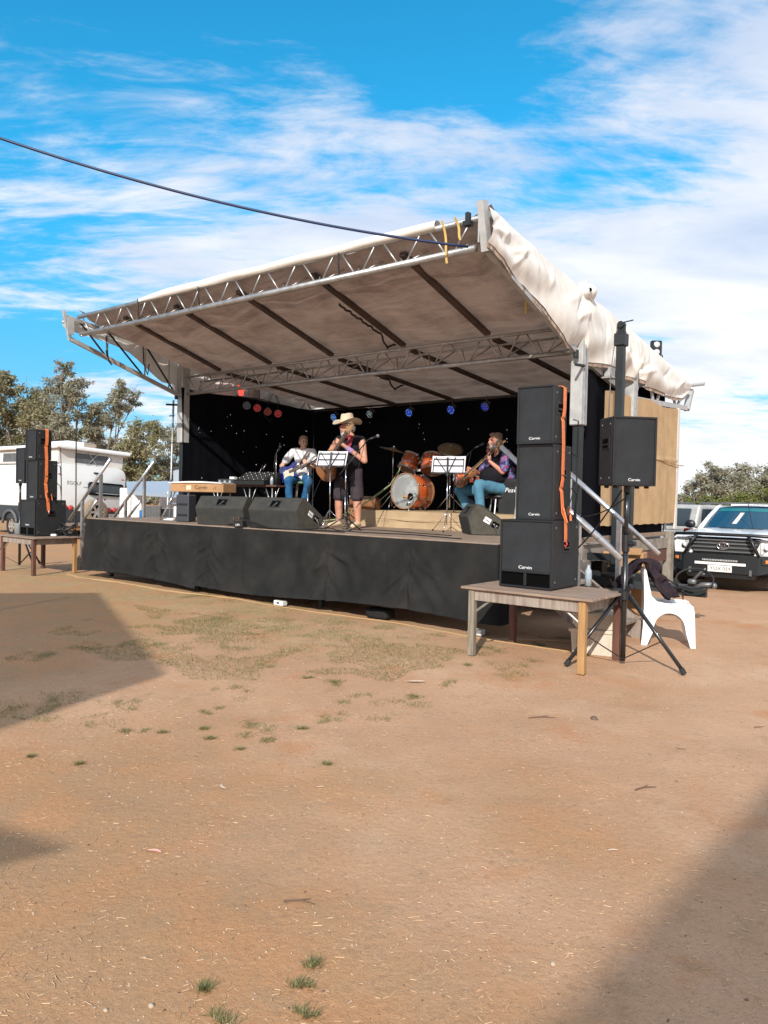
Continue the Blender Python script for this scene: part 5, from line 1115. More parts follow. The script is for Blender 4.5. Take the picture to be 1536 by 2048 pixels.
def stool(label, loc, h, key):
    t = thing('bar_stool', label, 'stool', loc, 0.2, 'stools of the players')
    m = MB(); m.lathe([(0, h - 0.05), (0.17, h - 0.05), (0.185, h - 0.03), (0.18, h), (0, h + 0.005)], 24); m.build('seat', key, t, True)
    for k in range(4):
        a = pi / 4 + k * pi / 2; m = MB(); m.tube([(0.13 * cos(a), 0.13 * sin(a), h - .05), (0.21 * cos(a), 0.21 * sin(a), 0.0)], 0.014, 8); m.build('leg', 'galv', t)
    m = MB(); m.add(*torus(0.175, 0.010, Matrix.Translation((0, 0, 0.25)), 24)); m.build('foot_ring', 'galv', t)
    return t
stool('tall stool with green seat under the man in white', SM, 0.76, mat('stool_green', (0.06, 0.14, 0.07), 0.4))

# seated player in the patterned shirt
BM = W(1.78, 3.15, DZ); BR = radians(-66)
Jb = dict(head=(0.0, -0.10, 1.42), neck=(0, -0.03, 1.28), chest=(0, 0, 1.07), belly=(0, -0.05, 0.86), pelvis=(0, 0, 0.70), shL=(0.20, 0.0, 1.20), shR=(-0.20, 0.0, 1.20), elL=(0.26, -0.12, 0.92), wrL=(0.14, -0.28, 1.08), hdL=(-0.04, -0.03, 0.09), elR=(-0.34, -0.16, 0.90), wrR=(-0.18, -0.48, 0.98), hdR=(0.07, -0.05, -0.06),
          hiL=(0.11, -0.04, 0.66), hiR=(-0.11, -0.04, 0.66), knL=(0.14, -0.47, 0.72), knR=(-0.20, -0.62, 0.62), anL=(0.14, -0.42, 0.20), anR=(-0.10, -0.44, 0.22), toL=(0.14, -0.56, 0.13), toR=(-0.12, -0.58, 0.15))
person('seated bearded man in a purple patterned shirt and pale jeans playing bass', BM, BR, Jb, 'skin_red', 'tee_black', 'jeans_pale', 'shoe_dark', ('hair_sand', 0.015), beard='beard', belly=0.11, sleeve=0.4, legcut=2, hd=(-0.12, -0.98, -0.08), palms=((0.0, 0.6, 0.5), (0.1, 0.6, -0.3)), vest='tiedye')
guitar('slim brown bass guitar held by the man in the patterned shirt', loc2w(BM, BR, (-0.06, -0.58, 0.82)), Matrix.Rotation(BR, 3, 'Z') @ Vector((0.20, 0.58, 0.58)), Matrix.Rotation(BR, 3, 'Z') @ Vector((0.02, -0.62, 0.85)), 'bass', 'guitar_wood', 0.62)
stool('low dark stool under the man in the patterned shirt', BM, 0.56, 'black_plastic')

# drummer, and the player hidden by the right stack
DM = W(2.75, 4.55, DZ + 0.27); DR = STG + 0.1
Jd = dict(head=(0.0, -0.06, 1.12), neck=(0, -0.01, 0.98), chest=(0, 0, 0.80), belly=(0, 0, 0.62), pelvis=(0, 0, 0.48), shL=(0.19, 0.0, 0.92), shR=(-0.19, 0.0, 0.92), elL=(0.27, -0.12, 0.66), wrL=(0.12, -0.32, 0.66), elR=(-0.28, -0.12, 0.66), wrR=(-0.12, -0.34, 0.68),
          hiL=(0.10, -0.04, 0.46), hiR=(-0.10, -0.04, 0.46), knL=(0.22, -0.42, 0.46), knR=(-0.2, -0.42, 0.46), anL=(0.2, -0.40, 0.08), anR=(-0.18, -0.42, 0.08), toL=(0.21, -0.54, 0.04), toR=(-0.18, -0.56, 0.04))
person('drummer in a dark patterned shirt half hidden behind the cymbal and drums', DM, DR, Jd, 'skin_red', MT['tee_black'], 'tee_black', 'shoe_dark', ('hair_grey', 0.0), sleeve=0.7, legcut=2)
HP = W(0.50, 2.15, DZ); HQ = radians(-78)
Jh = dict(head=(0.0, -0.06, 1.36), neck=(0, -0.01, 1.22), chest=(0, 0, 1.04), belly=(0, 0, 0.86), pelvis=(0, 0, 0.70), shL=(0.19, 0.0, 1.16), shR=(-0.19, 0.0, 1.16), elL=(0.27, -0.18, 0.98), wrL=(0.12, -0.30, 1.24), hdL=(0.0, -0.08, 0.07), elR=(-0.28, -0.08, 0.9), wrR=(-0.10, -0.25, 0.86),
          hiL=(0.10, -0.04, 0.66), hiR=(-0.10, -0.04, 0.66), knL=(0.14, -0.33, 0.66), knR=(-0.2, -0.26, 0.64), anL=(0.14, -0.22, 0.12), anR=(-0.18, -0.30, 0.12), toL=(0.14, -0.44, 0.06), toR=(-0.18, -0.44, 0.06))
person('player hidden behind the right speaker stack with one hand on a guitar neck', HP, HQ, Jh, 'skin_pale', 'tee_black', 'pop_canvas', 'shoe_dark', ('hair_grey', 0.0), sleeve=0.5, legcut=2, palms=((-0.3, 0.7, 0.2), (0.1, 0.9, 0.2)))
guitar('guitar whose headstock peeps out left of the right speaker stack', loc2w(HP, HQ, (-0.10, -0.12, 0.85)), Matrix.Rotation(HQ, 3, 'Z') @ Vector((0.16, -0.20, 0.50)), Matrix.Rotation(HQ, 3, 'Z') @ Vector((-0.1, -0.8, -0.4)), 'acoustic', 'guitar_wood', 0.40)
stool('stool of the player behind the right speaker stack', HP, 0.56, 'black_plastic')
# ------------------------------------------------------------------ riser, drums, stands, amps
RZ = 0.27
def riser():
    t = thing('drum_riser', 'low tan carpet covered riser under the drum kit', 'riser', W(2.45, 3.5, DZ), STG)
    def face(u, v):
        x = -1.5 + 3.0 * u; return Vector((x, -1.2 - 0.006 - 0.012 * nz(x * 2, v, 1) - 0.014 * math.exp(-((v - .45 + .05 * sin(x * 3)) / .05) ** 2), RZ * v + 0.004 * nz(x * 5, 0, 4) * (1 - v)))
    m = MB(); m.grid(90, 12, face); m.build('carpet_front', 'riser', t, True)
    m = MB(); m.bbox((0, 0, RZ / 2), (3.0, 2.38, RZ - 0.004), 0.01); m.build('platform', 'riser', t)
    m = MB(); m.grid(30, 3, lambda u, v: Vector((-1.35 + 2.0 * u, -1.225 - 0.004 * nz(u * 9, v, 3), 0.125 + 0.012 * sin(u * 9) + 0.012 * v))); m.build('carpet_fold', 'riser', t, True)
riser()
def drum(label, M, r, h, lugs=6, cat='drum', tags=None, front=None, hoop='chrome'):
    # axis along local Z; batter/front head at z=h
    t = thing('drum', label, cat, M=M, group='drums of the kit')
    m = MB(); m.lathe([(r, 0.0), (r, h)], 40); m.build('shell', 'drum', t, True)
    for z in (0.0, h):
        m = MB(); m.add(*ringv(r - 0.004, r + 0.012, z - 0.018, z + 0.018)); m.build('hoop', hoop, t, 'auto')
    m = MB(); m.lathe([(0, h + 0.004), (r * .98, h + 0.004)], 40); m.build('front_head', front or 'drum_head', t)
    m = MB(); m.lathe([(r * .98, -0.004), (0, -0.004)], 40); m.build('rear_head', 'drum_head2', t)
    for i in range(lugs):
        a = 2 * pi * (i + .5) / lugs; u = Vector((cos(a), sin(a), 0)); R = Matrix.Rotation(a, 3, 'Z')
        l = MB(); l.tube([u * (r + 0.014) + Vector((0, 0, 0.0)), u * (r + 0.014) + Vector((0, 0, h))], 0.004, 6); l.bbox(u * (r + 0.012) + Vector((0, 0, h * .72)), (0.03, 0.022, 0.05), 0.005, 1, R); l.bbox(u * (r + 0.012) + Vector((0, 0, h * .28)), (0.03, 0.022, 0.05), 0.005, 1, R); l.build('lug', 'chrome', t)
    return t
def ringv(r0, r1, z0, z1, n=40):
    vs = []; fs = []
    for (r, z) in ((r0, z0), (r1, z0), (r1, z1), (r0, z1)):
        for k in range(n): a = 2 * pi * k / n; vs.append(Vector((r * cos(a), r * sin(a), z)))
    for q in range(4):
        for k in range(n): fs.append((q * n + k, q * n + (k + 1) % n, ((q + 1) % 4) * n + (k + 1) % n, ((q + 1) % 4) * n + k))
    return vs, fs
def axisM(loc, axis, upv=(0, 0, 1)):
    z = Vector(axis).normalized(); x = Vector(upv).cross(z); x = x.normalized() if x.length > 1e-4 else Vector((1, 0, 0)); y = z.cross(x)
    return Matrix.Translation(Vector(loc)) @ Matrix((x, y, z)).transposed().to_4x4()
KD = (-BX * 0.98 + AX * 0.05 + Vector((0, 0, 0.05))).normalized()
kc = W(3.66, 3.6, DZ + RZ + 0.315)
k = drum('large orange brown bass drum with a pale front head and round port hole', axisM(kc, KD), 0.305, 0.42, 8, 'bass drum', hoop='hoop')
m = MB(); m.lathe([(0, 0), (0.062, 0), (0.066, 0.003)], 24, Matrix.Translation((0.13, -0.10, 0.426))); m.build('port_hole', 'hole', k)
m = MB(); m.tube([(0.29, -.20, 0.2), (0.36, -0.30, 0.28)], 0.012, 8); m.tube([(-0.29, -.20, 0.2), (-0.36, -0.30, 0.28)], 0.012, 8); m.build('spur', 'chrome', k)
t = thing('bass_drum_mic', 'small microphone on a short stand in front of the bass drum port', 'microphone', W(3.40, 2.92, DZ + RZ), 0)
m = MB(); m.tube([(0, 0, 0.0), (0, 0, 0.19), (0.05, 0.12, 0.24)], 0.010, 8); m.lathe([(0.07, 0), (0.07, 0.01), (0.0, 0.014)], 16); m.build('mic_stand', 'chrome', t, True)
m = MB(); m.tube([(-0.02, 0.05, 0.24), (-0.09, 0.1, 0.235)], [0.022, 0.028], 10); m.build('mic_body', 'card', t, True)
m = MB(); m.tube([(0, .05, .24), (0.1, -.04, .3), (0.22, .0, .12), (0.30, .0, .0)], 0.005, 6); m.build('mic_lead', 'cable_black', t)
drum('left orange brown rack tom tilted above the bass drum', axisM(W(3.98, 3.62, 2.06), (0.40, 0.30, 0.86)), 0.165, 0.27, 6, hoop='chrome')
drum('right orange brown rack tom, front one, above the bass drum', axisM(W(3.36, 3.50, 2.02), (0.12, 0.42, 0.9)), 0.175, 0.28, 6, hoop='chrome')
drum('dark floor tom standing behind the music sheets on the riser', axisM(W(2.55, 4.05, DZ + RZ + 0.26), (0.0, 0.05, 1)), 0.20, 0.36, 6)
drum('small maroon snare drum behind the right music stand', axisM(W(2.95, 3.95, DZ + RZ + 0.52), (0.05, 0.1, 1)), 0.18, 0.15, 8)
t = thing('tom_holder', 'chrome holder between the two rack toms on the bass drum', 'drum hardware', W(3.66, 3.7, 1.9), STG)
m = MB(); m.tube([(0, 0, -0.03), (0, 0, 0.2)], 0.014, 8); m.tube([(-0.16, 0, 0.14), (0.16, 0, 0.14)], 0.012, 8); m.bbox((-0.08, -0.02, .14), (0.09, 0.04, 0.05), .006); m.build('holder', 'chrome', t, 'auto')
def tripod_base(t, h0, r, key='chrome', rad=0.009, off=0.3):
    for k in range(3):
        a = off + 2 * pi * k / 3; u = Vector((cos(a), sin(a), 0)); m = MB(); m.tube([Vector((0, 0, h0)), u * r + Vector((0, 0, 0.012))], rad, 6); l = m.build('leg', key, t, True)
        f = MB(); f.ball(u * r + Vector((0, 0, 0.012)), 0.016, 8); f.build('rubber_foot', 'rubber', l)
def cymbal(label, base, top, r, tilt):
    t = thing('cymbal', label, 'cymbal', base, 0, 'cymbals of the kit')
    H = top.z - base.z; m = MB(); m.tube([(0, 0, 0.05), (0, 0, H * .55)], 0.014, 8); m.tube([(0, 0, H * .5), (top.x - base.x, top.y - base.y, H + .05)], 0.009, 8); m.build('stand', 'chrome', t, True)
    tripod_base(t, 0.30, 0.30)
    M = axisM((top.x - base.x, top.y - base.y, H), tilt)
    m = MB(); m.lathe([(0.004, 0.035), (0.03, 0.033), (0.055, 0.012), (r * .6, -0.006), (r, -0.022), (r, -0.025), (r * .6, -0.010), (0.05, 0.008), (0.004, 0.03)], 40, M); m.build('plate', 'cymbal', t, True)
    m = MB(); m.lathe([(0.014, 0.035), (0.016, 0.06), (0.0, 0.065)], 10, M); m.build('wing_nut', 'chrome', t)
b = W(4.30, 3.62, DZ + RZ); cymbal('left tilted cymbal on a chrome stand beside the rack toms', b, Vector((b.x, b.y, 2.43)), 0.265, (0.22, -0.10, 0.95))
b = W(3.32, 4.05, DZ + RZ); cymbal('right cymbal above the music sheets in front of the drummer', b, Vector((b.x, b.y, 2.45)), 0.235, (0.02, -0.62, 0.9))
def mic_stand(label, base, h, boom=None, chrome=True, tilt=None, r=0.30, mic=True):
    t = thing('microphone_stand', label, 'microphone stand', base, 0, 'microphone stands on the stage')
    m = MB(); m.tube([(0, 0, 0.06), (0, 0, h * .6)], 0.011, 8); m.tube([(0, 0, h * .55), (0, 0, h)], 0.0085, 8); m.build('pole', 'chrome' if chrome else 'black_metal', t, True)
    m = MB(); m.tube([(0, 0, h * .54), (0, 0, h * .63)], 0.018, 8); m.build('clutch', 'black_plastic', t)
    tripod_base(t, 0.20, r, 'black_metal', 0.010, 0.8)
    tip = Vector((0, 0, h))
    if boom:
        d = Vector(boom); m = MB(); m.tube([Vector((0, 0, h)) - d * 0.28, Vector((0, 0, h)) + d], 0.0085, 8); m.build('boom', 'black_metal' if not chrome else 'black_metal', t, True)
        m = MB(); m.ball((0, 0, h), 0.026, 8); m.build('boom_joint', 'black_plastic', t); tip = Vector((0, 0, h)) + d
    if mic:
        d = (Vector(tilt) if tilt else Vector((0, -0.6, 0.4))).normalized(); m = MB(); m.tube([tip, tip + d * 0.13], [0.011, 0.017], 10); mo = m.build('microphone', 'black_plastic', t, True)
        g = MB(); g.ball(tip + d * 0.155, 0.027, 12); g.build('mic_grille', 'grille_grey' if chrome else 'grille', mo, True)
        c = MB(); c.tube([tip, tip - d * 0.05 + Vector((0, 0, -.02)), tip - d * 0.09 + Vector((0, 0, -.18)), Vector((tip.x * .3, tip.y * .3, h * .6)), Vector((0.03, -0.02, h * .3)), Vector((0.04, 0.02, 0.05)), Vector((0.25, -0.12, 0.006))], 0.0045, 6); c.build('mic_lead', 'cable_black', t)
    return t
mic_stand('chrome microphone stand with its boom at the mouth of the man in the hat', W(4.36, 1.45, DZ), 1.0, (0.46, -0.08, 0.33), True, (0.9, 0.25, 0.15))
mic_stand('chrome microphone stand with its boom rising right of the man in the hat', W(2.98, 0.80, DZ), 0.92, (0.31, 0.03, 0.40), True, (0.6, 0.1, 0.25))
mic_stand('microphone stand in front of the seated man in white', W(6.28, 2.55, DZ), 1.28, None, True, (0.15, 0.1, 0.3))
mic_stand('dark microphone stand aimed at the bearded man', W(2.38, 2.75, DZ), 0.98, (0.30, -0.05, 0.32), False, (0.7, 0.1, 0.35))
mic_stand('spare black microphone stand behind the man in the hat', W(4.55, 2.65, DZ), 0.9, (-0.1, 0.2, 0.2), False, (0, 0.5, 0.3), 0.34)
def music_stand(label, sheet_label, base, rz, h, w=0.53, th=0.30):
    t = thing('music_stand', label, 'music stand', base, rz, 'folding music stands on the stage')
    m = MB(); m.tube([(0, 0, 0.1), (0, 0, h)], 0.009, 8); m.build('pole', 'chrome', t, True); tripod_base(t, 0.28, 0.27, 'chrome', 0.006, 0.5)
    R = Matrix.Rotation(radians(-24), 4, 'X'); T = Matrix.Translation((0, 0, h - 0.03)) @ R
    def rod(a, b, rr=0.006, key='black_metal', nm='desk_rod', pr=t): m = MB(); m.tube([T @ Vector(a), T @ Vector(b)], rr, 6); return m.build(nm, key, pr)
    sp = 0.75
    for z in (0.0, th * .42, th * .80): rod((-w / 2 * (1.0 if z < .01 else .86), -0.012, z), (w / 2 * (1.0 if z < .01 else .86), -0.012, z))
    rod((-w * .43, -0.012, th * .02), (-w * .43, -0.012, th * .85)); rod((w * .43, -0.012, th * .02), (w * .43, -0.012, th * .85))
    rod((0, -0.014, -0.03), (-0.20, -0.014, th * .92)); rod((0, -0.014, -0.03), (0.10, -0.014, th * .92)); m = MB(); m.bar(T @ Vector((0, -0.016, -0.06)), T @ Vector((-0.02, -0.016, th * .9)), 0.026, 0.012); m.build('desk_spine', 'black_metal', t)
    m = MB(); m.bar(T @ Vector((-w / 2, 0.02, -0.004)), T @ Vector((w / 2, 0.02, -0.004)), 0.05, 0.008); m.build('desk_ledge', 'black_metal', t)
    o = thing('sheet_music', sheet_label, 'sheet music', base, rz, 'sheets on the music stands')
    for x0, x1 in ((-w / 2 + .01, 0.0), (0.004, w / 2 - .01)):
        m = MB(); m.grid(6, 4, lambda u, v: T @ Vector((x0 + (x1 - x0) * u, 0.002 + 0.010 * sin(pi * u), 0.004 + th * v))); m.build('page', 'paper', o, True)
    return t
music_stand('black wire music stand in front of the man in the hat', 'white pages on the music stand before the man in the hat', W(3.42, 0.95, DZ), STG + radians(20), 0.97, 0.50, 0.25)
music_stand('wire music stand in front of the drums on the right', 'white pages on the music stand before the drums', W(1.98, 1.95, DZ), STG + radians(25), 0.90, 0.52, 0.28)

# keyboard under a cardboard carton on a folding frame
t = thing('covered_keyboard', 'long carton marked in brown pen on a chrome frame with a white sheet on top', 'keyboard', W(6.45, 0.98, DZ), STG + radians(12))
m = MB(); m.bbox((0, 0, 0.585), (1.16, 0.36, 0.15), 0.008); m.build('carton', 'card', t)
text('Carvin', 0.095, 'ink_brown', t, Matrix.Translation((0.10, -0.1815, 0.59)) @ FRONT, 'pen_lettering', 0.001, xs=1.1); text('LT', 0.075, 'ink_brown', t, Matrix.Translation((0.40, -0.1815, 0.58)) @ FRONT, 'pen_lettering', 0.001)
m = MB(); m.box((-0.17, -0.1815, 0.585), (0.11, 0.002, 0.075)); m.build('address_label', 'guitar_cream', t)
m = MB(); m.grid(24, 8, lambda u, v: Vector((-0.62 + 1.18 * u, -0.20 + 0.42 * v, 0.672 + 0.025 * sin(pi * u) + 0.006 * nz(u * 6, v * 4, 1)))); m.grid(24, 8, lambda u, v: Vector((-0.62 + 1.18 * u, -0.20 + 0.42 * v, 0.665 - 0.004 + 0.010 * sin(pi * u)))); m.grid(24, 1, lambda u, v: Vector((-0.62 + 1.18 * u, -0.20, 0.661 + 0.010 * sin(pi * u) + (0.011 + .015 * sin(pi * u)) * v))); m.build('cover_sheet', 'white_plastic', t, True)
for x in (-0.47,):
    m = MB(); m.tube([(x - 0.02, -0.16, 0.51), (x - 0.30, -0.22, 0.0)], 0.014, 8); m.tube([(x + 0.30, -0.16, 0.51), (x + 0.03, -0.22, 0.0)], 0.014, 8); m.tube([(x - 0.15, -0.19, 0.30), (x + 0.16, -0.19, 0.30)], 0.012, 8); m.build('leg_frame', 'chrome', t, True)
m = MB(); m.tube([(0.48, 0.14, 0.51), (0.40, 0.18, 0.0)], 0.014, 8); m.build('leg', 'chrome', t, True)
# mixing table
t = thing('folding_table', 'folding table carrying the sound mixer against the dark curtain', 'table', W(7.05, 2.6, DZ), STG + radians(8))
m = MB(); m.bbox((0, 0, 0.655), (1.75, 0.62, 0.03), 0.006); m.build('top', 'timber_red', t)
for x in (-0.62, 0.2, 0.75):
    m = MB(); m.tube([(x, -0.25, 0.64), (x, -0.25, 0.0)], 0.014, 8); m.tube([(x, -.25, .25), (x - .16, -.25, .62)], 0.008, 6); m.tube([(x, -.25, .25), (x + .16, -.25, .62)], 0.008, 6); m.build('leg', 'galv', t, True)
t = thing('sound_mixer', 'sloping sound mixing desk full of knobs on the folding table', 'mixer', W(6.78, 2.50, DZ + 0.67), STG + radians(8))
m = MB(); m.prism([(-0.26, 0), (0.27, 0), (0.27, 0.23), (0.20, 0.25), (-0.26, 0.07)], -0.36, 0.40, 'x', 0.008); m.build('case', 'trim_black', t)
rnd = random.Random(3); m = MB(); m2 = MB()
for i in range(16):
    for j in range(7):
        y = -0.22 + 0.062 * j; z = 0.085 + (y + 0.26) * 0.39; (m if (i * 7 + j * 3) % 5 else m2).bbox((-0.32 + 0.045 * i, y, z + 0.006), (0.013, 0.015, 0.014), 0.003)
m.build('knob', 'grille_grey', t, kind='stuff'); m2.build('fader', 'white_print', t, kind='stuff')
t = thing('effects_rack', 'flat grey effects case with clips on the folding table left of the mixer', 'case', W(7.42, 2.5, DZ + 0.67), STG + radians(10))
m = MB(); m.bbox((0, 0, 0.055), (0.50, 0.40, 0.11), 0.008); m.build('case', 'checker', t)
for i in range(4): m = MB(); m.bbox((-0.2 + .13 * i, -0.20, 0.06), (0.05, 0.012, 0.05), 0.004); m.build('clip', 'chrome', t)
m = MB(); m.bbox((-.02, 0, 0.135), (.12, .1, .05), .005); m.build('adapter', 'white_print', t)
t = thing('desk_lamp', 'thin bent lamp standing behind the mixer', 'lamp', W(6.9, 2.7, DZ + .67), 0)
m = MB(); m.tube([(0, 0, 0), (0, 0, .25), (0.06, 0, .40)], 0.006, 6); m.tube([(0.06, 0, .30), (0.12, 0, .42)], 0.014, 8); m.build('arm', 'chrome', t, True); m = MB(); m.lathe([(0.05, 0), (0.05, .015), (0, .02)], 14); m.build('foot', 'black_plastic', t)
m = MB(); m.lathe([(0, 0), (0.032, 0), (0.032, 0.12), (0.014, 0.15), (0.014, 0.17), (0, .17)], 14); o = m.build('drink_bottle', mat('drink', (0.5, 0.58, 0.62), 0.1, trans=0.4), None, True); o.location = W(6.25, 2.42, DZ + .67); tag(o, 'small water bottle at the right end of the mixer table', 'bottle')
t = thing('tool_case', 'tall dark grey plastic case beside the left wedge monitor', 'case', W(6.35, 0.55, DZ), STG + .3)
m = MB(); m.bbox((0, 0, .23), (.26, .22, .46), .02, 2); m.build('shell', 'checker', t); m = MB(); m.bbox((0, -.115, .30), (.2, .02, .03), .004); m.bbox((0, -.115, .12), (.2, .02, .03), .004); m.build('rib', 'black_plastic', t)
m = MB(); m.tube([(-.07, 0, .46), (-.06, 0, .50), (.06, 0, .50), (.07, 0, .46)], .01, 6); m.build('handle', 'black_plastic', t)
t = thing('folded_papers', 'flat white folded papers lying by the left frame leg on the stage', 'papers', W(7.0, .75, DZ), STG); m = MB(); m.bbox((0, 0, .012), (.25, .2, .02), .003); m.bbox((.02, .01, .03), (.2, .16, .012), .003); m.build('sheet', 'white_plastic', t)
t = thing('stage_box', 'small black cable box with white print and plugs on the stage front', 'stage box', W(4.35, 0.02, DZ), STG)
m = MB(); m.bbox((0, 0, .075), (.19, .10, .15), .008); m.build('box', 'black_plastic', t)
text('LSPV', .045, 'white_print', t, Matrix.Translation((0, -.0515, .035)) @ FRONT, 'lettering', .001)
m = MB()
for i in range(4): m.tube([(-.06 + .04 * i, -.05, .10), (-.06 + .04 * i, -.08, .11), (-.06 + .042 * i, -.085, .16)], .009, 6)
m.build('plug', 'chrome', t)
m = MB(); r_ = random.Random(9)
for k in range(8):
    pts = [W(4.35 - .03 * k, -.02, DZ + .10), W(4.28 - .05 * k, -.01, DZ + .14 - .01 * k), W(4.1 - .06 * k, .0, DZ + .02), W(3.75 - .05 * k, .02 + .02 * k, DZ + .008), W(3.2 - .1 * k, .22 + .06 * k * r_.random(), DZ + .006)]
    m.tube(pts, .007, 6)
for k in range(3): m.tube([W(4.5, .0, DZ + .05), W(4.65, .02 * k, DZ + .02), W(4.72 + .05 * k, .5, DZ + .01), W(4.8, 1.6, DZ + .01)], .007, 6)
o = m.build('microphone_cables', 'cable_black'); tag(o, 'black microphone cables tangled along the stage edge by the wedge monitors', 'cable')
m = MB(); m.tube([W(3.7, 1.15, DZ + .008), W(3.3, .9, DZ + .008), W(2.9, .55, DZ + .008), W(2.3, .45, DZ + .008), W(1.6, .6, DZ + .008), W(.7, .35, DZ + .008)], .007, 6); m.tube([W(3.2, 1.0, DZ + .008), W(2.6, 1.2, DZ + .008), W(2.0, 1.05, DZ + .008), W(1.2, .9, DZ + .008)], .006, 6); o = m.build('stage_lead', 'cable_black'); tag(o, 'thin black lead snaking across the bare stage boards', 'cable')
m = MB(); m.tube([W(4.15, 3.5, DZ + RZ + .5), W(4.4, 3.3, DZ + RZ + .25), W(4.6, 2.6, DZ + .12), W(4.95, 2.4, DZ + .01), W(5.3, 2.6, DZ + .01)], .009, 6); m.tube([W(4.05, 3.5, 2.05), W(4.2, 3.42, DZ + RZ + .45), W(4.45, 3.2, DZ + RZ + .2), W(4.7, 2.5, DZ + .08), W(5.2, 2.2, DZ + .01)], .008, 6); m.tube([W(4.0, 3.45, 2.1), W(4.1, 3.4, 1.7), W(4.35, 3.2, 1.42)], .008, 6); o = m.build('drum_mic_cable', 'cable_green'); tag(o, 'pale green microphone cables looping down from the rack toms', 'cable')
def combo(label, loc, rz, w, h, d, key, txt=None, tilt=0):
    t = thing('guitar_amplifier', label, 'amplifier', loc, rz, 'amplifiers at the back of the stage'); R = Matrix.Rotation(tilt, 4, 'X')
    m = MB(); m.bbox((0, d / 2, h / 2), (w, d, h), .012); m.xf(R).build('cabinet', key, t)
    m = MB(); m.box((0, -.004, h * .44), (w - .06, .008, h * .72)); m.xf(R).build('grille', 'grille' if key == 'spk' else key, t)
    m = MB(); m.box((0, -.004, h * .90), (w - .06, .008, h * .09)); m.xf(R).build('control_panel', 'trim_black', t)
    m = MB(); 
    for q in (-1, 1):
        for z in (0.02, h - .02): m.bbox((q * (w / 2 - .012), .0, z), (.03, .02, .04), .004)
    m.xf(R).build('corner_guard', 'chrome', t)
    if txt: text(txt, .10, 'white_print', t, R @ Matrix.Translation((-w * .1, -.0105, h * .78)) @ FRONT, 'badge', .001, shear=.3)
    return t
combo('brown tilted guitar amplifier behind the man in the hat', W(5.75, 4.4, DZ), STG + radians(10), .62, .52, .28, 'combo', None, -.22)
combo('tall black amplifier behind the seat of the man in the patterned shirt', W(1.42, 3.05, DZ), STG + radians(5), .62, .82, .3, 'spk', 'Peavey')

# ------------------------------------------------------------------ stage lights
def par(label, loc, face, keys, group, bar=None, r=.10):
    f = Vector(face).normalized(); M = axisM(loc, f)
    t = thing('stage_light', label, 'stage light', M=M, group=group)
    m = MB(); m.lathe([(r * .55, -.16), (r * .9, -.10), (r, -.02), (r, .02), (r * .93, .02), (r * .93, -.005), (0, -.006)], 20); m.build('housing', 'black_plastic', t, 'auto')
    base = None; rr = random.Random(len(label))
    for i, (q, n) in enumerate(((0, 1), (.036, 6), (.070, 12))):
        for k in range(n):
            a = 2 * pi * k / n + .2 * i; p = (q * cos(a), q * sin(a), .004); key = keys[rr.randrange(len(keys))]
            b = MB(); b.ball((0, 0, 0), .0068, 6); o = b.build('led', key, t); o.location = p
    Mi = M.inverted(); m = MB(); lo = Vector(loc); m.tube([Mi @ (lo + Vector((0, 0, .0)) - f * .06), Mi @ (lo - f * .06 + Vector((0, 0, .20)))], .010, 6); m.build('yoke', 'black_metal', t)
    return t
bl = (('dark blue lit', 0)); fc = -BX * .9 + Vector((0, 0, -.35))
for (s_, z, keys, lab) in ((7.47, 3.34, ['led_blue', 'led_blue', 'led_pale'], 'bright blue stage light left of the hat on the rear bar'), (6.40, 3.36, ['led_pale', 'led_pale', 'led_dim'], 'pale greenish stage light on the rear bar between two blue ones'),
                           (5.32, 3.34, ['led_blue', 'led_deep', 'led_blue'], 'blue stage light above the left cymbal on the rear bar'), (4.26, 3.34, ['led_deep', 'led_blue', 'led_deep'], 'blue stage light above the right cymbal on the rear bar'), (3.46, 3.36, ['led_deep', 'led_deep', 'led_dim'], 'deep blue stage light above the bearded man on the rear bar')):
    par(lab, W(s_, 5.45, z), fc, keys, 'stage lights along the back', r=.10)
m = MB(); m.tube([W(2.2, 5.52, 3.55), W(8.3, 5.52, 3.55)], .022, 8); o = m.build('light_bar', 'black_metal'); tag(o, 'black pipe along the back of the stage holding the blue lights', 'light bar')
m = MB(); m.tube([W(8.22, 3.2, 3.62), W(8.22, 4.8, 3.56)], .02, 8); m.tube([W(8.22, 3.85, 3.62), W(8.22, 3.85, 3.95)], .012, 6); o = m.build('light_bar', 'black_metal'); tag(o, 'black pipe on the left end holding the red lights', 'light bar')
fr = AX * -.75 - BX * .55 + Vector((0, 0, -.3))
for (d, z, keys, lab) in ((3.46, 3.44, ['led_dim'], 'unlit dim stage light, first on the left end bar'), (3.76, 3.42, ['led_red'], 'red stage light second on the left end bar'), (4.07, 3.37, ['led_red_dim'], 'dull red stage light third on the left end bar'), (4.38, 3.36, ['led_red'], 'red stage light nearest the back corner on the left end bar')):
    par(lab, W(8.18, d, z), fr, keys, 'stage lights on the left end', r=.088)
t = thing('spot_lamp', 'small glowing red spot lamp under the left end of the middle truss', 'stage light', W(8.2, 3.3, 3.74), 0, 'stage lights on the left end')
m = MB(); m.tube([(0, 0, .10), (0.02, -.03, -.10)], [.085, .05], 14); m.build('shade', 'lens_glow', t, True); m = MB(); m.tube([(0, 0, .10), (0, 0, .22)], .014, 6); m.build('yoke', 'black_metal', t)
m = MB(); m.tube([W(8.15, 3.9, 3.36), W(8.13, 3.98, 3.22), W(8.1, 4.08, 3.14), W(8.12, 4.12, 3.22)], .010, 6); o = m.build('hanging_plug_lead', 'cable_black'); tag(o, 'black lead end dangling below the red stage lights', 'cable')
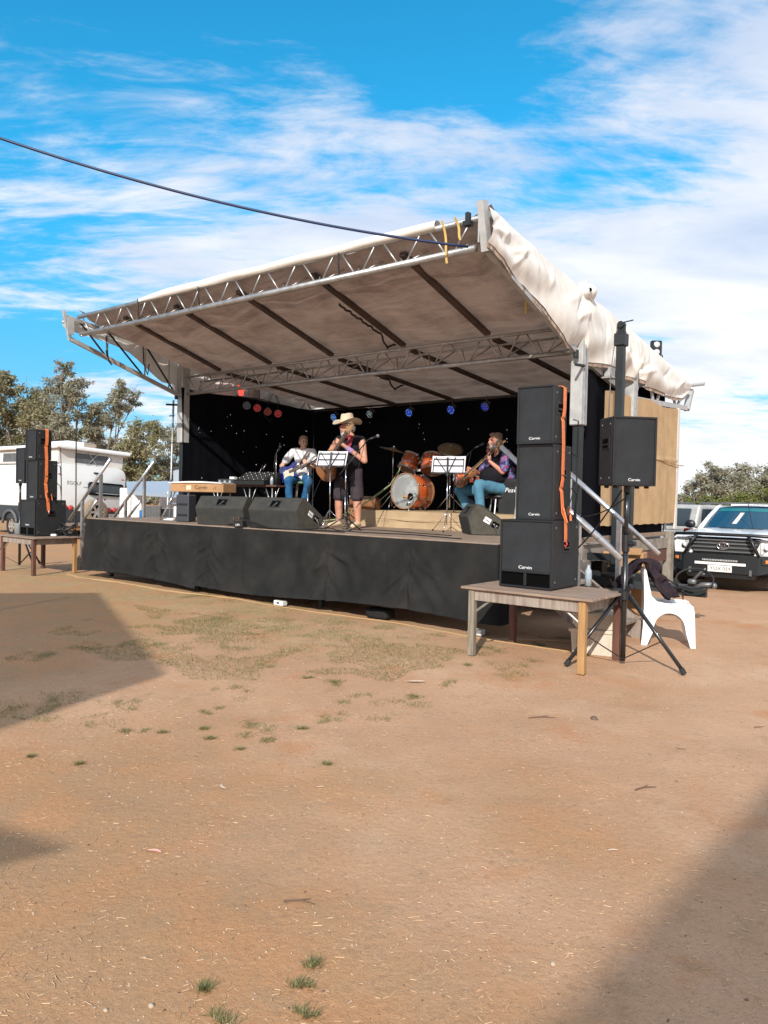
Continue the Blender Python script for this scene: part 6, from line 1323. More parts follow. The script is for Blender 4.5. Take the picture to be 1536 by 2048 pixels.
# flood lights on a pole behind the stage
t = thing('floodlight_mast', 'black floodlight mast rising behind the canvas roof at the right', 'floodlight', W(2.0, 10.9, 0), 0)
m = MB(); m.tube([(0, 0, 0), (0, 0, 4.85)], .035, 8); m.build('mast', 'dark_steel', t)
for x, z in ((0, 4.98),):
    m = MB(); m.bbox((0, 0, 5.25), (.26, .12, .38), .02); m.build('lamp_head', 'bar_black', t)
    for q in (-.09, .09): m = MB(); m.ball((.0, -.066, 5.25 + q), (.075, .012, .07), 12); m.build('lens', 'lamp_glass', t, True)
    m = MB(); m.bar((.16, 0, 5.1), (.16, 0, 4.72), .02, .02); m.bar((-.12, 0, 5.02), (-.12, 0, 4.72), .02, .02); m.bar((-.2, 0, 4.86), (.22, 0, 4.9), .02, .02); m.build('bracket', 'dark_steel', t)
m = MB(); m.bbox((-.62, .3, 4.95), (.2, .1, .22), .02); m.bar((-.62, .3, 4.85), (0, 0, 4.6), .03, .03); m.build('second_lamp_head', 'bar_black', t)
# overhead cable and leads on the ground
m = MB(); pts = []
for i in range(60):
    q = i / 59; pts.append(Vector((0.86, 8.32, 4.31)).lerp(Vector((-9.0, 7.6, 7.2)), q) + Vector((0, 0, -.55 * 4 * q * (1 - q))))
m.tube(pts, .015, 8); o = m.build('overhead_cable', 'cable_blue', None, True); tag(o, 'thick dark blue cable slung through the sky to the corner of the roof', 'cable')
m = MB(); pts = []
for i in range(80):
    q = i / 79; S = 8.9 - 10.1 * q; p = W(S, -.18 - .10 * sin(q * 7) - .05 * sin(q * 23), 0); p.z = ground_h(p.x, p.y) + .009; pts.append(p)
m.tube(pts, .009, 6); pts = [p + Vector((.02 * sin(i * .7), .03 * cos(i * .5), .004)) + BX * .02 for i, p in enumerate(pts)]; m.tube(pts[:36], .008, 6); o = m.build('extension_lead', 'cable_orange'); tag(o, 'tan extension lead lying on the dirt along the foot of the skirt', 'cable')
m = MB(); m.tube([W(-.2, -.15, .012), W(-.5, .15, .012), W(-.8, .3, .015), W(-.75, .45, .25), W(-.55, .5, .6), W(-.5, .5, .9)], .008, 6); o = m.build('extension_lead', 'cable_orange'); tag(o, 'tan lead rising from the dirt behind the right plank table', 'cable')
for (x, y, lab) in ((-1.42, 10.50, 'white power box on the lead under the middle of the skirt'), (1.08, 8.55, 'white power box on the lead behind the front leg of the right table')):
    t = thing('power_box', lab, 'power box', (x, y, 0), STG, 'white power boxes on the lead'); m = MB(); m.bbox((0, 0, .035), (.18, .10, .07), .012, 2); m.build('case', 'socket_white', t); m = MB(); m.box((.0, -.0515, .04), (.05, .003, .03)); m.build('socket', 'mesh_grey', t)
m = MB(); m.bar(W(8.0, .12, .11), W(4.6, .10, .11), .06, .05); m.bar(W(7.4, .22, .10), W(5.0, .2, .10), .05, .06); o = m.build('steel_lengths', 'purlin'); tag(o, 'rusty steel lengths lying under the front edge of the stage', 'steel bars')
m = MB(); m.bbox((0, 0, .06), (.35, .2, .12), .03, 2); o = m.build('sandbag', 'skirt'); o.location = W(1.75, .12, 0); o.rotation_euler = (0, 0, STG); tag(o, 'dark bag under the skirt near the right end of the stage', 'bag')
# ------------------------------------------------------------------ vehicles
def wheel(t, loc, r, w, tyre='rubber', rim='rim_grey', name='wheel', spokes=6):
    M = Matrix.Translation(Vector(loc)) @ Matrix.Rotation(pi / 2, 4, 'Y')
    m = MB(); m.lathe([(r * .60, -w / 2), (r * .9, -w / 2), (r * .985, -w * .36), (r, -w * .2), (r, w * .2), (r * .985, w * .36), (r * .9, w / 2), (r * .60, w / 2), (r * .60, -w / 2)], 32, M, False); o = m.build(name, tyre, t, True)
    m = MB(); m.lathe([(r * .60, -w * .42), (r * .56, -w * .3), (r * .56, w * .3), (r * .60, w * .42)], 24, M, False); m.lathe([(0, -w * .2), (r * .5, -w * .2), (r * .5, w * .2), (0, w * .2)], 20, M)
    for k in range(spokes):
        a = 2 * pi * k / spokes
        for sg in (-1, 1): m.bar(M @ Vector((0, 0, sg * w * .34)), M @ Vector((r * .57 * cos(a), r * .57 * sin(a), sg * w * .36)), r * .16, .03, M.to_3x3() @ Vector((0, 0, 1)))
    m.build('rim', rim, o); return o
def ute():
    t = thing('parked_ute', 'white utility truck with a black bull bar parked right of the stage', 'truck', (5.93, 13.25, 0), radians(-37))
    # local: front bumper faces -Y, y runs back, x across; half width .90
    hw = .88
    def bonnet(u, v):
        x = (u - .5) * 2; y = .32 + 1.40 * v; z = .985 + .085 * v + .03 * sin(pi * v) - .055 * x ** 4 * (1 - .4 * v) - .03 * (1 - v) ** 3 + .012 * (abs(x) > .45) * (abs(x) < .75)
        return Vector((x * (hw - .06 + .02 * v), y - .10 * (1 - x * x) * (1 - v), z))
    m = MB(); m.grid(28, 12, bonnet); m.build('bonnet', 'white_paint', t, True)
    m = MB()
    for sg in (-1, 1):
        out = [(.30, .62), (.34, .90), (.45, .955), (1.4, 1.03), (1.4, .38)] + [(.93 + .43 * cos(a), .36 + .42 * sin(a)) for a in [pi * i / 12 for i in range(0, 13)]] + [(.40, .40)]
        m.prism(out, sg * (hw - .07), sg * hw, 'x', 0.0)
        m.prism([(1.4, .38), (1.4, 1.03), (3.0, 1.05), (5.0, 1.05), (5.05, .45), (4.45, .4), (4.3, .72), (3.6, .72), (3.45, .38)], sg * (hw - .05), sg * hw, 'x', 0.0)
    m.build('body_side', 'white_paint', t)
    m = MB(); m.prism([(-hw + .02, .64), (hw - .02, .64), (hw - .05, .93), (-hw + .05, .93)], .30, .34, 'y'); m.build('front_panel', 'white_paint', t)
    m = MB(); m.box((0, 3.9, .62), (1.6, 2.2, .5)); m.box((0, 1.0, .55), (1.2, 1.2, .4)); m.build('underbody', 'grille_dark', t)
    # cabin
    A = lambda x, y, z: Vector((x, y + .38, z))
    wl, wr_, tl, tr_ = A(-.74, 1.35, 1.055), A(.74, 1.35, 1.055), A(-.60, 2.02, 1.47), A(.60, 2.02, 1.47)
    def ws(u, v, o=0):
        a = wl.lerp(wr_, u); b = tl.lerp(tr_, u); p = a.lerp(b, v); k = 1 - (2 * u - 1) ** 2; return p + Vector((0, -.10 * k * (1 - .3 * v) - o, .02 * v * k))
    m = MB(); m.grid(16, 8, ws); m.build('windscreen', 'car_glass', t, True)
    m = MB(); m.grid(12, 2, lambda u, v: ws(.06 + .88 * u, .82 + .13 * v, .006)); m.build('tint_strip', 'car_glass_tint', t, True)
    m = MB(); m.grid(3, 6, lambda u, v: ws(.35 + .06 * u + .05 * v, .25 + .5 * v, .004)); m.build('sticker', 'pop_canvas', t)
    for sg, nm in ((-1, 'a_pillar'), (1, 'a_pillar')):
        m = MB(); m.tube([A(.78 * sg, 1.28, 1.03), A(.70 * sg, 1.68, 1.28), A(.62 * sg, 2.02, 1.47), A(.60 * sg, 2.2, 1.50)], [.045, .04, .04, .04], 10); m.build(nm, 'white_paint', t, True)
    def roof(u, v):
        x = (u - .5) * 2; return Vector((x * (.64 - .02 * v), 2.38 + 1.35 * v, 1.525 - .045 * x ** 4 - .03 * (1 - v) ** 3 - .02 * v ** 3 + .02 * (1 - x * x)))
    m = MB(); m.grid(16, 10, roof); m.grid(16, 10, lambda u, v: roof(u, v) - Vector((0, 0, .05))); m.build('roof', 'white_paint', t, True)
    for sg in (-1, 1):
        m = MB(); m.add([A(.80 * sg, 1.42, 1.06), A(.64 * sg, 2.1, 1.46), A(.63 * sg, 3.2, 1.46), A(.80 * sg, 3.35, 1.06)], [(0, 1, 2, 3)]); m.build('side_window', 'dark_glass', t)
        m = MB(); m.bar(A(.815 * sg, 2.45, 1.05), A(.645 * sg, 2.45, 1.47), .07, .03, (1, 0, 0)); m.bar(A(.82 * sg, 3.35, 1.05), A(.64 * sg, 3.2, 1.48), .14, .04, (1, 0, 0)); m.build('door_pillar', 'white_paint', t)
    m = MB(); m.box((0, 3.74, 1.3), (1.3, .04, .5)); m.build('cab_rear', 'white_paint', t)
    m = MB(); m.bar(A(-.60, 2.3, 1.57), A(.60, 2.3, 1.57), .06, .03); m.bar(A(-.6, 3.0, 1.57), A(.6, 3.0, 1.57), .06, .03); m.build('roof_rack', 'mesh_grey', t)
    m = MB(); m.tube([A(.24, 1.30, 1.05), A(.21, 1.2, 1.10), A(.14, 1.05, 1.60)], .006, 6); m.build('aerial', 'cable_black', t)
    m = MB(); m.bar(A(-.5, 1.30, 1.075), A(.05, 1.20, 1.085), .02, .015); m.bar(A(0.1, 1.22, 1.075), A(.6, 1.30, 1.085), .02, .015); m.build('wiper', 'cable_black', t)
    # seats and steering wheel seen through the glass are only hinted
    # grille
    A = lambda x, y, z: Vector((x, y, z))
    m = MB(); m.prism([(-.50, .66), (.50, .66), (.60, .90), (.48, .935), (-.48, .935), (-.60, .90)], .24, .31, 'y', .01); g = m.build('grille', 'grille_dark', t)
    for z, w in ((.70, .53), (.77, .56), (.84, .58), (.90, .52)):
        m = MB(); m.bbox((0, .225, z), (2 * w - .04, .03, .028), .006); m.build('grille_bar', 'grille_grey', g)
    # round emblem of three ovals
    M = Matrix.Translation((0, .19, .80)) @ Matrix.Rotation(pi / 2, 4, 'X')
    m = MB(); m.add(*torus(.075, .011, M @ Matrix.Diagonal((1.3, .88, 1, 1)), 32)); m.add(*torus(.04, .009, M @ Matrix.Translation((0, .028, 0)) @ Matrix.Diagonal((1.65, .62, 1, 1)), 28)); m.add(*torus(.055, .009, M @ Matrix.Translation((0, -.004, 0)) @ Matrix.Diagonal((.55, 1.05, 1, 1)), 28)); m.build('emblem', 'chrome', t, True)
    for sg in (-1, 1):
        def lamp(u, v):
            x0 = .60 + .24 * u; y = .28 + .28 * u ** 2 - .02 * sin(pi * v); return Vector((sg * x0, y, .67 + (.21 + .05 * u) * v - .03 * u * (1 - v) * 0))
        m = MB(); m.grid(8, 6, lamp if sg > 0 else (lambda u, v: lamp(1 - u, v))); h = m.build('headlight', 'lamp_glass', t, True)
        m = MB(); m.lathe([(.0, 0), (.045, .006), (.052, .012)], 16, Matrix.Translation((sg * .68, .285, .78)) @ Matrix.Rotation(pi / 2, 4, 'X')); m.build('reflector', 'white_print', h, True)
        m = MB(); m.tube([A(.80 * sg, 1.85, 1.06), A(.93 * sg, 1.82, 1.08)], .02, 8); mm = m.build('mirror', 'black_plastic', t); m = MB(); m.ball(A(1.0 * sg, 1.82, 1.13), (.11, .05, .085), 12); m.build('mirror_shell', 'bar_black', mm, True)
    # bull bar
    m = MB()
    sec = [(-.92, .42, .40), (-.90, .20, .40), (-.62, .02, .33), (.62, .02, .33), (.90, .20, .40), (.92, .42, .40)]
    top = [(x, y + .03, .655) for x, y, z in sec]; n = len(sec)
    vs = [A(*p) for p in sec] + [A(*p) for p in top] + [A(x * .96, y + .16, z) for x, y, z in sec] + [A(x * .96, y + .16, z) for x, y, z in top]
    fs = []
    for i in range(n - 1): fs += [(i, i + 1, n + i + 1, n + i), (n + i, n + i + 1, 3 * n + i + 1, 3 * n + i), (2 * n + i, i, i + 1, 2 * n + i + 1)[::-1], (2 * n + i + 1, 2 * n + i, 3 * n + i, 3 * n + i + 1)]
    fs += [(0, n, 3 * n, 2 * n), (n - 1, 2 * n + n - 1, 4 * n - 1, 2 * n - 1)]
    m.add(vs, fs); bb = m.build('bull_bar', 'bar_black', t)
    m = MB(); m.prism([(-.55, .24), (.55, .24), (.60, .34), (-.60, .34)], .05, .22, 'y', .01); m.build('skid_plate', 'bar_black', bb)
    m = MB(); m.tube([A(-.88, .30, .64), A(-.88, .22, .93), A(-.80, .17, .995), A(-.5, .12, 1.005), A(.5, .12, 1.005), A(.80, .17, .995), A(.88, .22, .93), A(.88, .30, .64)], .030, 10); m.build('top_hoop', 'bar_black', bb, True)
    for sg in (-1, 1):
        m = MB(); m.tube([A(.62 * sg, .05, .64), A(.50 * sg, .08, .88), A(.42 * sg, .12, 1.0)], .028, 10); m.build('upright', 'bar_black', bb, True)
        m = MB(); m.bbox((.745 * sg, .105, .56), (.20, .03, .115), .01, 1, Matrix.Rotation(sg * .57, 3, 'Z')); r = m.build('lamp_recess', 'grille_dark', bb)
        m = MB(); m.bbox((.75 * sg, .086, .565), (.075, .03, .06), .012, 2, Matrix.Rotation(sg * .57, 3, 'Z')); m.build('indicator', 'orange_lamp', r)
        m = MB(); m.box((.50 * sg, .015, .36), (.04, .03, .10)); m.build('tow_point', 'grille_grey', bb)
    m = MB(); m.bbox((0, .010, .555), (.62, .05, .055), .008); lb = m.build('light_bar', 'grille_dark', bb)
    m = MB()
    for i in range(22): m.bbox((-.28 + .56 * i / 21, -.016, .555), (.018, .006, .03), .003)
    m.build('lamp_cell', 'lamp_glass', lb)
    m = MB(); m.box((0, .012, .495), (.84, .02, .045)); m.build('sponsor_strip', 'white_print', bb)
    m = MB(); m.bbox((.0, .005, .405), (.40, .015, .115), .006); p = m.build('number_plate', 'plate', bb)
    text('YOX·059', .088, 'ink', p, Matrix.Translation((.012, -.0035, .405)) @ FRONT, 'lettering', .001, xs=1.0); text('NSW', .026, 'ink_grey', p, Matrix.Translation((-.178, -.0035, .405)) @ FRONT @ Matrix.Rotation(pi / 2, 4, 'Z'), 'lettering', .001)
    for x in (-.79, .79):
        wheel(t, (x, .93, .35), .36, .25); wheel(t, (x, 3.95, .35), .36, .25)
    m = MB(); m.tube([A(-.7, .95, .33), A(.7, .95, .33)], .05, 8); m.ball(A(.1, .95, .33), .13, 10); m.build('front_axle', 'ink_brown', t)
    m = MB(); m.tube([A(-.7, 3.95, .33), A(.7, 3.95, .33)], .06, 8); m.build('rear_axle', 'ink_brown', t)
    m = MB(); m.box((0, 4.3, .95), (1.7, 1.7, .5)); m.build('tray', 'white_paint', t)
ute()
def wagon():
    t = thing('parked_wagon', 'silver wagon with dark windows parked behind the white truck', 'car', (7.6, 17.6, 0), radians(38))
    hw = .9
    m = MB(); m.prism([(-2.2, .4), (2.2, .4), (2.25, .75), (2.0, .98), (-2.0, .98), (-2.25, .85)], -hw, hw, 'y', .05); m.build('body', 'silver_paint', t)
    m = MB(); m.prism([(-2.05, .97), (1.2, .97), (.65, 1.50), (-1.85, 1.52)], -hw + .08, hw - .08, 'y', .05); m.build('cabin', 'silver_paint', t)
    for sg in (-1, 1):
        for a, b in ((-1.85, -1.0), (-.92, -.1), (0.0, .85)):
            m = MB(); m.add([Vector((a, sg * (hw - .076), 1.03)), Vector((b, sg * (hw - .076), 1.03)), Vector((b - (.45 if b > .5 else .06), sg * (hw - .076), 1.43)), Vector((a + .06, sg * (hw - .076), 1.43))], [(0, 1, 2, 3)]); m.build('side_window', 'dark_glass', t)
        m = MB(); m.bar((-1.7, sg * .72, 1.56), (.6, sg * .72, 1.55), .05, .04); m.build('roof_rail', 'mesh_grey', t)
        m = MB(); m.box((-2.24, sg * .78, .92), (.05, .18, .22)); m.build('tail_light', 'red_lamp', t)
    m = MB(); m.box((-1.97, 0, 1.25), (.03, 1.3, .38), Matrix.Rotation(.3, 3, 'Y')); m.build('rear_window', 'dark_glass', t)
    m = MB(); m.box((-2.28, 0, .52), (.08, 1.7, .2)); m.build('bumper', 'grille_dark', t)
    for x in (-1.4, 1.4):
        for y in (-.8, .8):
            m = MB(); m.lathe([(0, -.1), (.25, -.1), (.33, -.08), (.34, 0), (.33, .08), (.25, .1), (0, .1)], 24, Matrix.Translation((x, y, .33)) @ Matrix.Rotation(pi / 2, 4, 'X')); m.build('wheel', 'rubber', t, True)
wagon()
def tailgate():
    t = thing('canopy_trailer', 'pale canopy with an open framed door standing behind the white truck', 'trailer', (8.35, 17.2, 0), radians(-33))
    m = MB(); m.bbox((0, 1.2, .98), (1.5, 1.6, .95), .05); m.build('box', 'pop_canvas', t)
    m = MB(); m.tube([(-.85, .2, .5), (-.85, .2, 1.35), (-.75, .2, 1.46), (.65, .2, 1.40), (.65, .2, .6)], .04, 8); d = m.build('door_frame', 'white_paint', t, True)
    m = MB(); m.box((-.1, .24, 1.0), (1.35, .03, .75)); m.build('door_skin', 'pop_canvas', d)
    for x in (-.7, .7): wheel(t, (x, 1.2, .3), .3, .2)
    m = MB(); m.box((0, 1.2, .45), (1.3, 1.5, .12)); m.build('chassis', 'grille_dark', t)
tailgate()
# a red cone-shaped marker and timber lying beyond the trailer
m = MB(); m.tube([(5.2, 15.8, .08), (6.6, 15.4, .08)], .08, 10); o = m.build('log', 'ink_brown', None, True); tag(o, 'brown pipe lying on the dirt beyond the trailer corner', 'pipe')

def caravan():
    t = thing('caravan', 'white pop top caravan with a spare wheel on its rear behind the left speaker stack', 'caravan', (-10.15, 23.0, 0), radians(51.7))
    tilt = Matrix.Rotation(radians(3.2), 4, 'Y')
    def B(m): return m.xf(tilt)
    wv = 2.42; L = 5.2
    prof = [(0, .62)] + [(0, .62)] ; R = .28
    pts = [(0.0, .95), (wv / 2, .78), (wv, .95)] + [(wv - R + R * cos(a), 2.40 - R + R * sin(a)) for a in [pi / 2 * i / 6 for i in range(7)]] + [(R - R * cos(a), 2.40 - R + R * sin(a)) for a in [pi / 2 - pi / 2 * i / 6 for i in range(7)]]
    m = MB(); m.prism(pts, 0.0, L, 'y', .03); B(m).build('body', 'white_van', t, 'auto')
    low = [(0.02, .52), (wv - .02, .52), (wv - .02, 1.16), (wv * .72, .96), (wv / 2, .90), (wv * .28, .96), (.02, 1.16)]
    m = MB(); m.prism(low, -.03, .03, 'y', .005); B(m).build('rear_lower_panel', 'checker', t)
    m = MB(); m.box((-.012, L / 2, .80), (.03, L, .42)); m.box((wv + .012, L / 2, .80), (.03, L, .42)); B(m).build('side_lower_panel', 'checker', t)
    m = MB(); m.bbox((wv / 2, L / 2, 2.62), (wv - .16, L - .2, .46), .02); B(m).build('pop_top_canvas', 'pop_canvas', t)
    m = MB(); m.bbox((wv / 2, L / 2, 2.90), (wv + .14, L + .22, .13), .04, 2); B(m).build('roof', 'white_paint', t)
    m = MB(); m.bbox((wv * .42, .95, 3.05), (1.0, 1.1, .20), .06, 3); ac = B(m).build('air_conditioner', 'white_paint', t); 
    m = MB(); 
    for i in range(5): m.box((wv * .42 + .28, .395, 2.99 + .035 * i), (.42, .012, .018))
    B(m).build('vent_slat', 'riser', ac)
    m = MB(); m.box((wv * .50, .093, 2.61), (1.12, .012, .30)); w = B(m).build('canvas_window', 'mesh_grey', t)
    m = MB(); m.bar((wv * .50 - .16, .07, 2.83), (wv * .50 + .22, .07, 2.36), .02, .02); m.bar((wv * .50 + .22, .07, 2.83), (wv * .50 - .20, .07, 2.36), .02, .02); B(m).build('lift_strut', 'galv', t)
    for y_ in (1.2, 3.2): m = MB(); m.box((.085 - .012, y_, 2.6), (.012, .9, .28)); B(m).build('side_canvas_window', 'mesh_grey', t)
    m = MB(); m.bbox((wv * .70, -.012, 1.68), (1.22, .03, .42), .08, 3); wf = B(m).build('rear_window_frame', 'trim_black', t)
    m = MB(); m.bbox((wv * .70, -.035, 1.70), (1.10, .02, .32), .06, 3, Matrix.Rotation(.04, 3, 'X')); B(m).build('window_pane', 'dark_glass', wf)
    m = MB(); m.box((wv * .70 + .05, -.05, 1.545), (.8, .01, .018)); B(m).build('window_latch_bar', 'chrome', wf)
    for x in (.14, .34, .54, wv - .56, wv - .36, wv - .15):
        m = MB(); m.lathe([(0, 0.03), (.075, .02), (.085, 0)], 18, Matrix.Translation((x, -.03, 1.07 - .10 * (1 - abs(x - wv / 2) / (wv / 2)))) @ Matrix.Rotation(pi / 2, 4, 'X')); B(m).build('tail_light', 'orange_lamp' if x > wv - .2 else 'red_lamp', t, True)
    m = MB(); m.bbox((wv - .38, -.05, .84), (.40, .015, .115), .005); p = B(m).build('number_plate', 'plate', t)
    text('N52·4WU', .08, 'ink', p, tilt @ Matrix.Translation((wv - .38, -.059, .84)) @ FRONT, 'lettering', .001)
    text('EGOLF', .16, 'ink_grey', t, tilt @ Matrix.Translation((.62, -.004, 1.80)) @ FRONT, 'lettering', .001)
    m = MB(); 
    for i in range(9): m.box((.95 + .045 * i, -.003, 1.70), (.03, .004, .022))
    B(m).build('small_print', 'ink_grey', t)
    m = MB(); m.bbox((wv * .55, -.02, 2.18), (.16, .05, .05), .012); B(m).build('reversing_camera', 'trim_black', t)
    m = MB(); m.bbox((wv - .12, -.01, 2.05), (.09, .02, .03), .004); m.bbox((.12, -.01, 2.05), (.09, .02, .03), .004); B(m).build('marker_light', 'red_lamp', t)
    for i, x in enumerate((-.05, .08, .2)): m = MB(); m.bbox((wv * .62 + x, -.004, 1.36 - .02 * (i == 1)), (.07, .006, .05), .002); B(m).build('sticker', 'red_cloth', t)
    # spare wheel on the rear bumper
    M = Matrix.Translation((wv * .56, -.17, .86)) @ Matrix.Rotation(pi / 2, 4, 'X')
    m = MB(); m.lathe([(.22, -.10), (.36, -.10), (.40, -.06), (.40, .06), (.36, .10), (.22, .10)], 30, M, False); sp = m.build('spare_wheel', 'tyre_dusty', t, True)
    m = MB(); m.lathe([(.06, .06), (.06, .07), (0, .075)], 16, M)
    for k in range(6): a = 2 * pi * k / 6; m.bar(M @ Vector((.03 * cos(a), .03 * sin(a), .06)), M @ Vector((.23 * cos(a), .23 * sin(a), .085)), .07, .03, (0, 1, 0))
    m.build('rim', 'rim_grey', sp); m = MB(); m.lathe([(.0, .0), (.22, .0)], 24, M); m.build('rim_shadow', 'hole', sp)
    m = MB(); m.box((wv / 2, -.16, .48), (wv - .1, .10, .10)); m.build('rear_bumper', 'weathered', t)
    m = MB(); m.box((wv * .3, .3, .42), (.6, .5, .3)); m.build('step_box', 'card', t)
    # side wheel with flared arch
    for y in (2.6,):
        wheel(t, (.12, y, .36), .37, .22); wheel(t, (wv - .12, y, .36), .37, .22)
        m = MB(); pts = [Vector((-.045, y + .47 * cos(a), .42 + .42 * sin(a))) for a in [pi * i / 14 for i in range(15)]]; m.tube(pts, .045, 8); m.build('wheel_arch', 'mesh_grey', t, True)
    m = MB(); m.box((wv / 2, L / 2, .48), (.9, L, .12)); m.build('chassis', 'grille_dark', t)
    m = MB(); m.add([Vector((-.04, 3.9, 1.9)), Vector((-.04, 5.1, 1.9)), Vector((-.9, 5.1, 1.75)), Vector((-.9, 4.5, 1.75))], [(0, 1, 2, 3)]); m.add([Vector((-.9, 4.9, 1.75)), Vector((-.9, 4.9, .9)), Vector((-.9, 5.4, .9)), Vector((-.9, 5.4, 1.75))], [(0, 1, 2, 3)]); B(m).build('awning_wall', 'cooler_blue', t)
    m = MB(); m.prism([(.3, L + .0), (wv - .3, L), (wv / 2, L + 1.4)], .5, .6, 'z'); m.build('drawbar', 'grille_dark', t)
caravan()
def camper():
    t = thing('camper_awning', 'grey blue awning on thin poles reaching out from a white camper behind the left steps', 'awning', (-6.55, 21.5, -.10), radians(20))
    m = MB(); m.grid(10, 6, lambda u, v: Vector((-.75 + 2.6 * u, -.1 + 1.7 * v, 1.66 + .28 * v + .10 * u * v - .06 * sin(pi * u) * (1 - v)))); m.grid(10, 1, lambda u, v: Vector((-.75 + 2.6 * u, -.1, 1.66 - .06 * sin(pi * u) + .1 * v - .1))); m.build('awning_sheet', 'awning', t, True)
    for x, y in ((-.72, -.08), (.35, -.08), (1.15, -.08), (1.8, -.08), (-.7, 1.5)):
        m = MB(); m.tube([(x, y, 0), (x, y, 1.66)], .018, 8); m.build('awning_pole', 'white_plastic', t, True)
    m = MB(); m.tube([(1.1, -.08, 1.55), (.65, -.3, .75)], .012, 6); m.build('guy_pole', 'galv', t)
    t2 = thing('white_camper', 'white camper with a blue tinted window behind the awning at the left', 'camper', (-5.5, 23.6, -.1), radians(12))
    m = MB(); m.bbox((0, 1.0, 1.15), (3.0, 1.7, 1.3), .08, 2); m.bbox((.6, 1.0, 1.95), (1.7, 1.6, .35), .05, 2); m.build('body', 'white_paint', t2)
    m = MB(); m.bbox((.75, .14, 1.38), (.95, .03, .5), .03); m.build('window', 'car_glass', t2)
    m = MB(); m.bbox((.15, .14, 1.62), (.35, .03, .20), .02); m.build('number_panel', 'strap', t2)
    m = MB(); m.box((0, 1.0, .45), (2.9, 1.5, .2)); m.build('chassis', 'grille_dark', t2); 
    for x in (-.9, .9): wheel(t2, (x, .25, .34), .34, .2)
    m = MB(); m.bbox((-.62, .6, .82), (.62, .5, 1.64), .02); o = m.build('cabinet', 'white_paint', None); o.location = (-6.72, 21.9, 0); o.rotation_euler = (0, 0, .3); tag(o, 'tall white cabinet standing under the awning next to the caravan', 'cabinet'); dl = MB(); dl.box((-.62, .346, .82), (.012, .006, 1.5)); dl.build('door_gap', 'mesh_grey', o)
    t3 = thing('drum_bin', 'red drum with a blue band under the awning at the left', 'drum', (-6.72, 21.3, 0), 0); m = MB(); m.lathe([(0, 0), (.19, 0), (.19, .75), (0, .75)], 20); m.build('lower_wall', 'cooler_red', t3, True); m = MB(); m.lathe([(.192, .75), (.192, 1.02), (0, 1.02)], 20); m.build('band', 'cooler_blue', t3, True)
    t4 = thing('wire_crate', 'grey slatted crate under the awning at the left', 'crate', (-6.48, 21.2, 0), .2); m = MB(); m.bbox((0, 0, .6), (.40, .4, 1.1), .01); m.build('box', 'mesh_grey', t4)
    for i in range(5): m = MB(); m.box((-.16 + .08 * i, -.205, .6), (.02, .012, 1.0)); m.build('slat', 'grille_grey', t4)
    t5 = thing('mesh_wall', 'dark mesh side wall hanging below the awning at the left', 'screen', (-5.85, 21.3, 0), .25); m = MB(); m.grid(8, 6, lambda u, v: Vector((-.5 + 1.0 * u, .02 * sin(u * 8), .30 + .78 * v))); m.build('netting', 'checker', t5); m = MB(); m.tube([(-.5, 0, .3), (.5, 0, .3)], .01, 6); m.tube([(-.5, 0, 1.08), (.5, 0, 1.08)], .012, 6); m.build('hem_rail', 'galv', t5)
    t6 = thing('shop_board', 'small white board with a red stamp beside the black curtain at the left', 'sign', (-5.52, 20.6, 0), .2); m = MB(); m.bbox((0, 0, 1.0), (.45, .03, .32), .01); m.build('board', 'white_print', t6); m = MB(); m.lathe([(0, 0), (.08, 0), (.08, .005), (0, .005)], 16, Matrix.Translation((.06, -.016, 1.0)) @ Matrix.Rotation(pi / 2, 4, 'X')); m.build('stamp', 'cooler_red', t6); m = MB(); m.tube([(-.15, 0, 0), (-.15, 0, .85)], .015, 6); m.tube([(.15, 0, 0), (.15, 0, .85)], .015, 6); m.build('leg', 'galv', t6)
    m = MB(); m.prism([(-3, 0), (3, 0), (3, 2.6), (3.4, 2.55), (0, 3.35), (-3.4, 2.55), (-3, 2.6)], 0, 4, 'y'); o = m.build('shed', 'awning'); o.location = (-7.1, 36, 0); tag(o, 'small grey tin shed far behind the left end of the stage', 'shed'); rf = MB(); rf.bar((-3.5, -.05, 2.56), (0, -.05, 3.38), .1, .05, (0, 1, 0)); rf.bar((3.5, -.05, 2.56), (0, -.05, 3.38), .1, .05, (0, 1, 0)); rf.build('barge_board', 'dark_steel', o)
camper()
m = MB(); m.tube([W(8.72, 1.92, .0), W(8.72, 1.98, 3.42)], .022, 8); o = m.build('slim_pole', 'galv', None, True); tag(o, 'slim grey pole standing against the left edge of the black curtain', 'pole')
for z in (3.1, 2.55, 2.0): cl_ = MB(); cl_.tube([W(8.62, 1.93, z), W(8.86, 1.99, z + .01)], .012, 6); cl_.build('clamp', 'dark_steel', o)

# ------------------------------------------------------------------ trees
def leaves(clusters, dens, lw, ll, seed, droop=.55):
    rnd = random.Random(seed); vs = []; fs = []
    for (c, r) in clusters:
        n = int(dens * r * r); subs = [(c + Vector((rnd.gauss(0, .5), rnd.gauss(0, .5), rnd.gauss(0, .42))) * r, r * rnd.uniform(.22, .42)) for _ in range(9)]
        for i in range(n):
            sc, sr = subs[rnd.randrange(9)]; p = sc + Vector((rnd.gauss(0, .55), rnd.gauss(0, .55), rnd.gauss(0, .5))) * sr
            d = Vector((rnd.gauss(0, 1), rnd.gauss(0, 1), rnd.gauss(0, .6) - droop)).normalized(); s_ = d.cross(Vector((rnd.gauss(0, 1), rnd.gauss(0, 1), rnd.gauss(0, 1)))).normalized()
            l = ll * rnd.uniform(.6, 1.3); w = lw * rnd.uniform(.6, 1.3); o = len(vs)
            vs += [p, p + d * l * .5 + s_ * w * .5, p + d * l, p + d * l * .5 - s_ * w * .5]; fs.append((o, o + 1, o + 2, o + 3))
    m = MB(); m.v = [tuple(v) for v in vs]; m.f = fs; return m
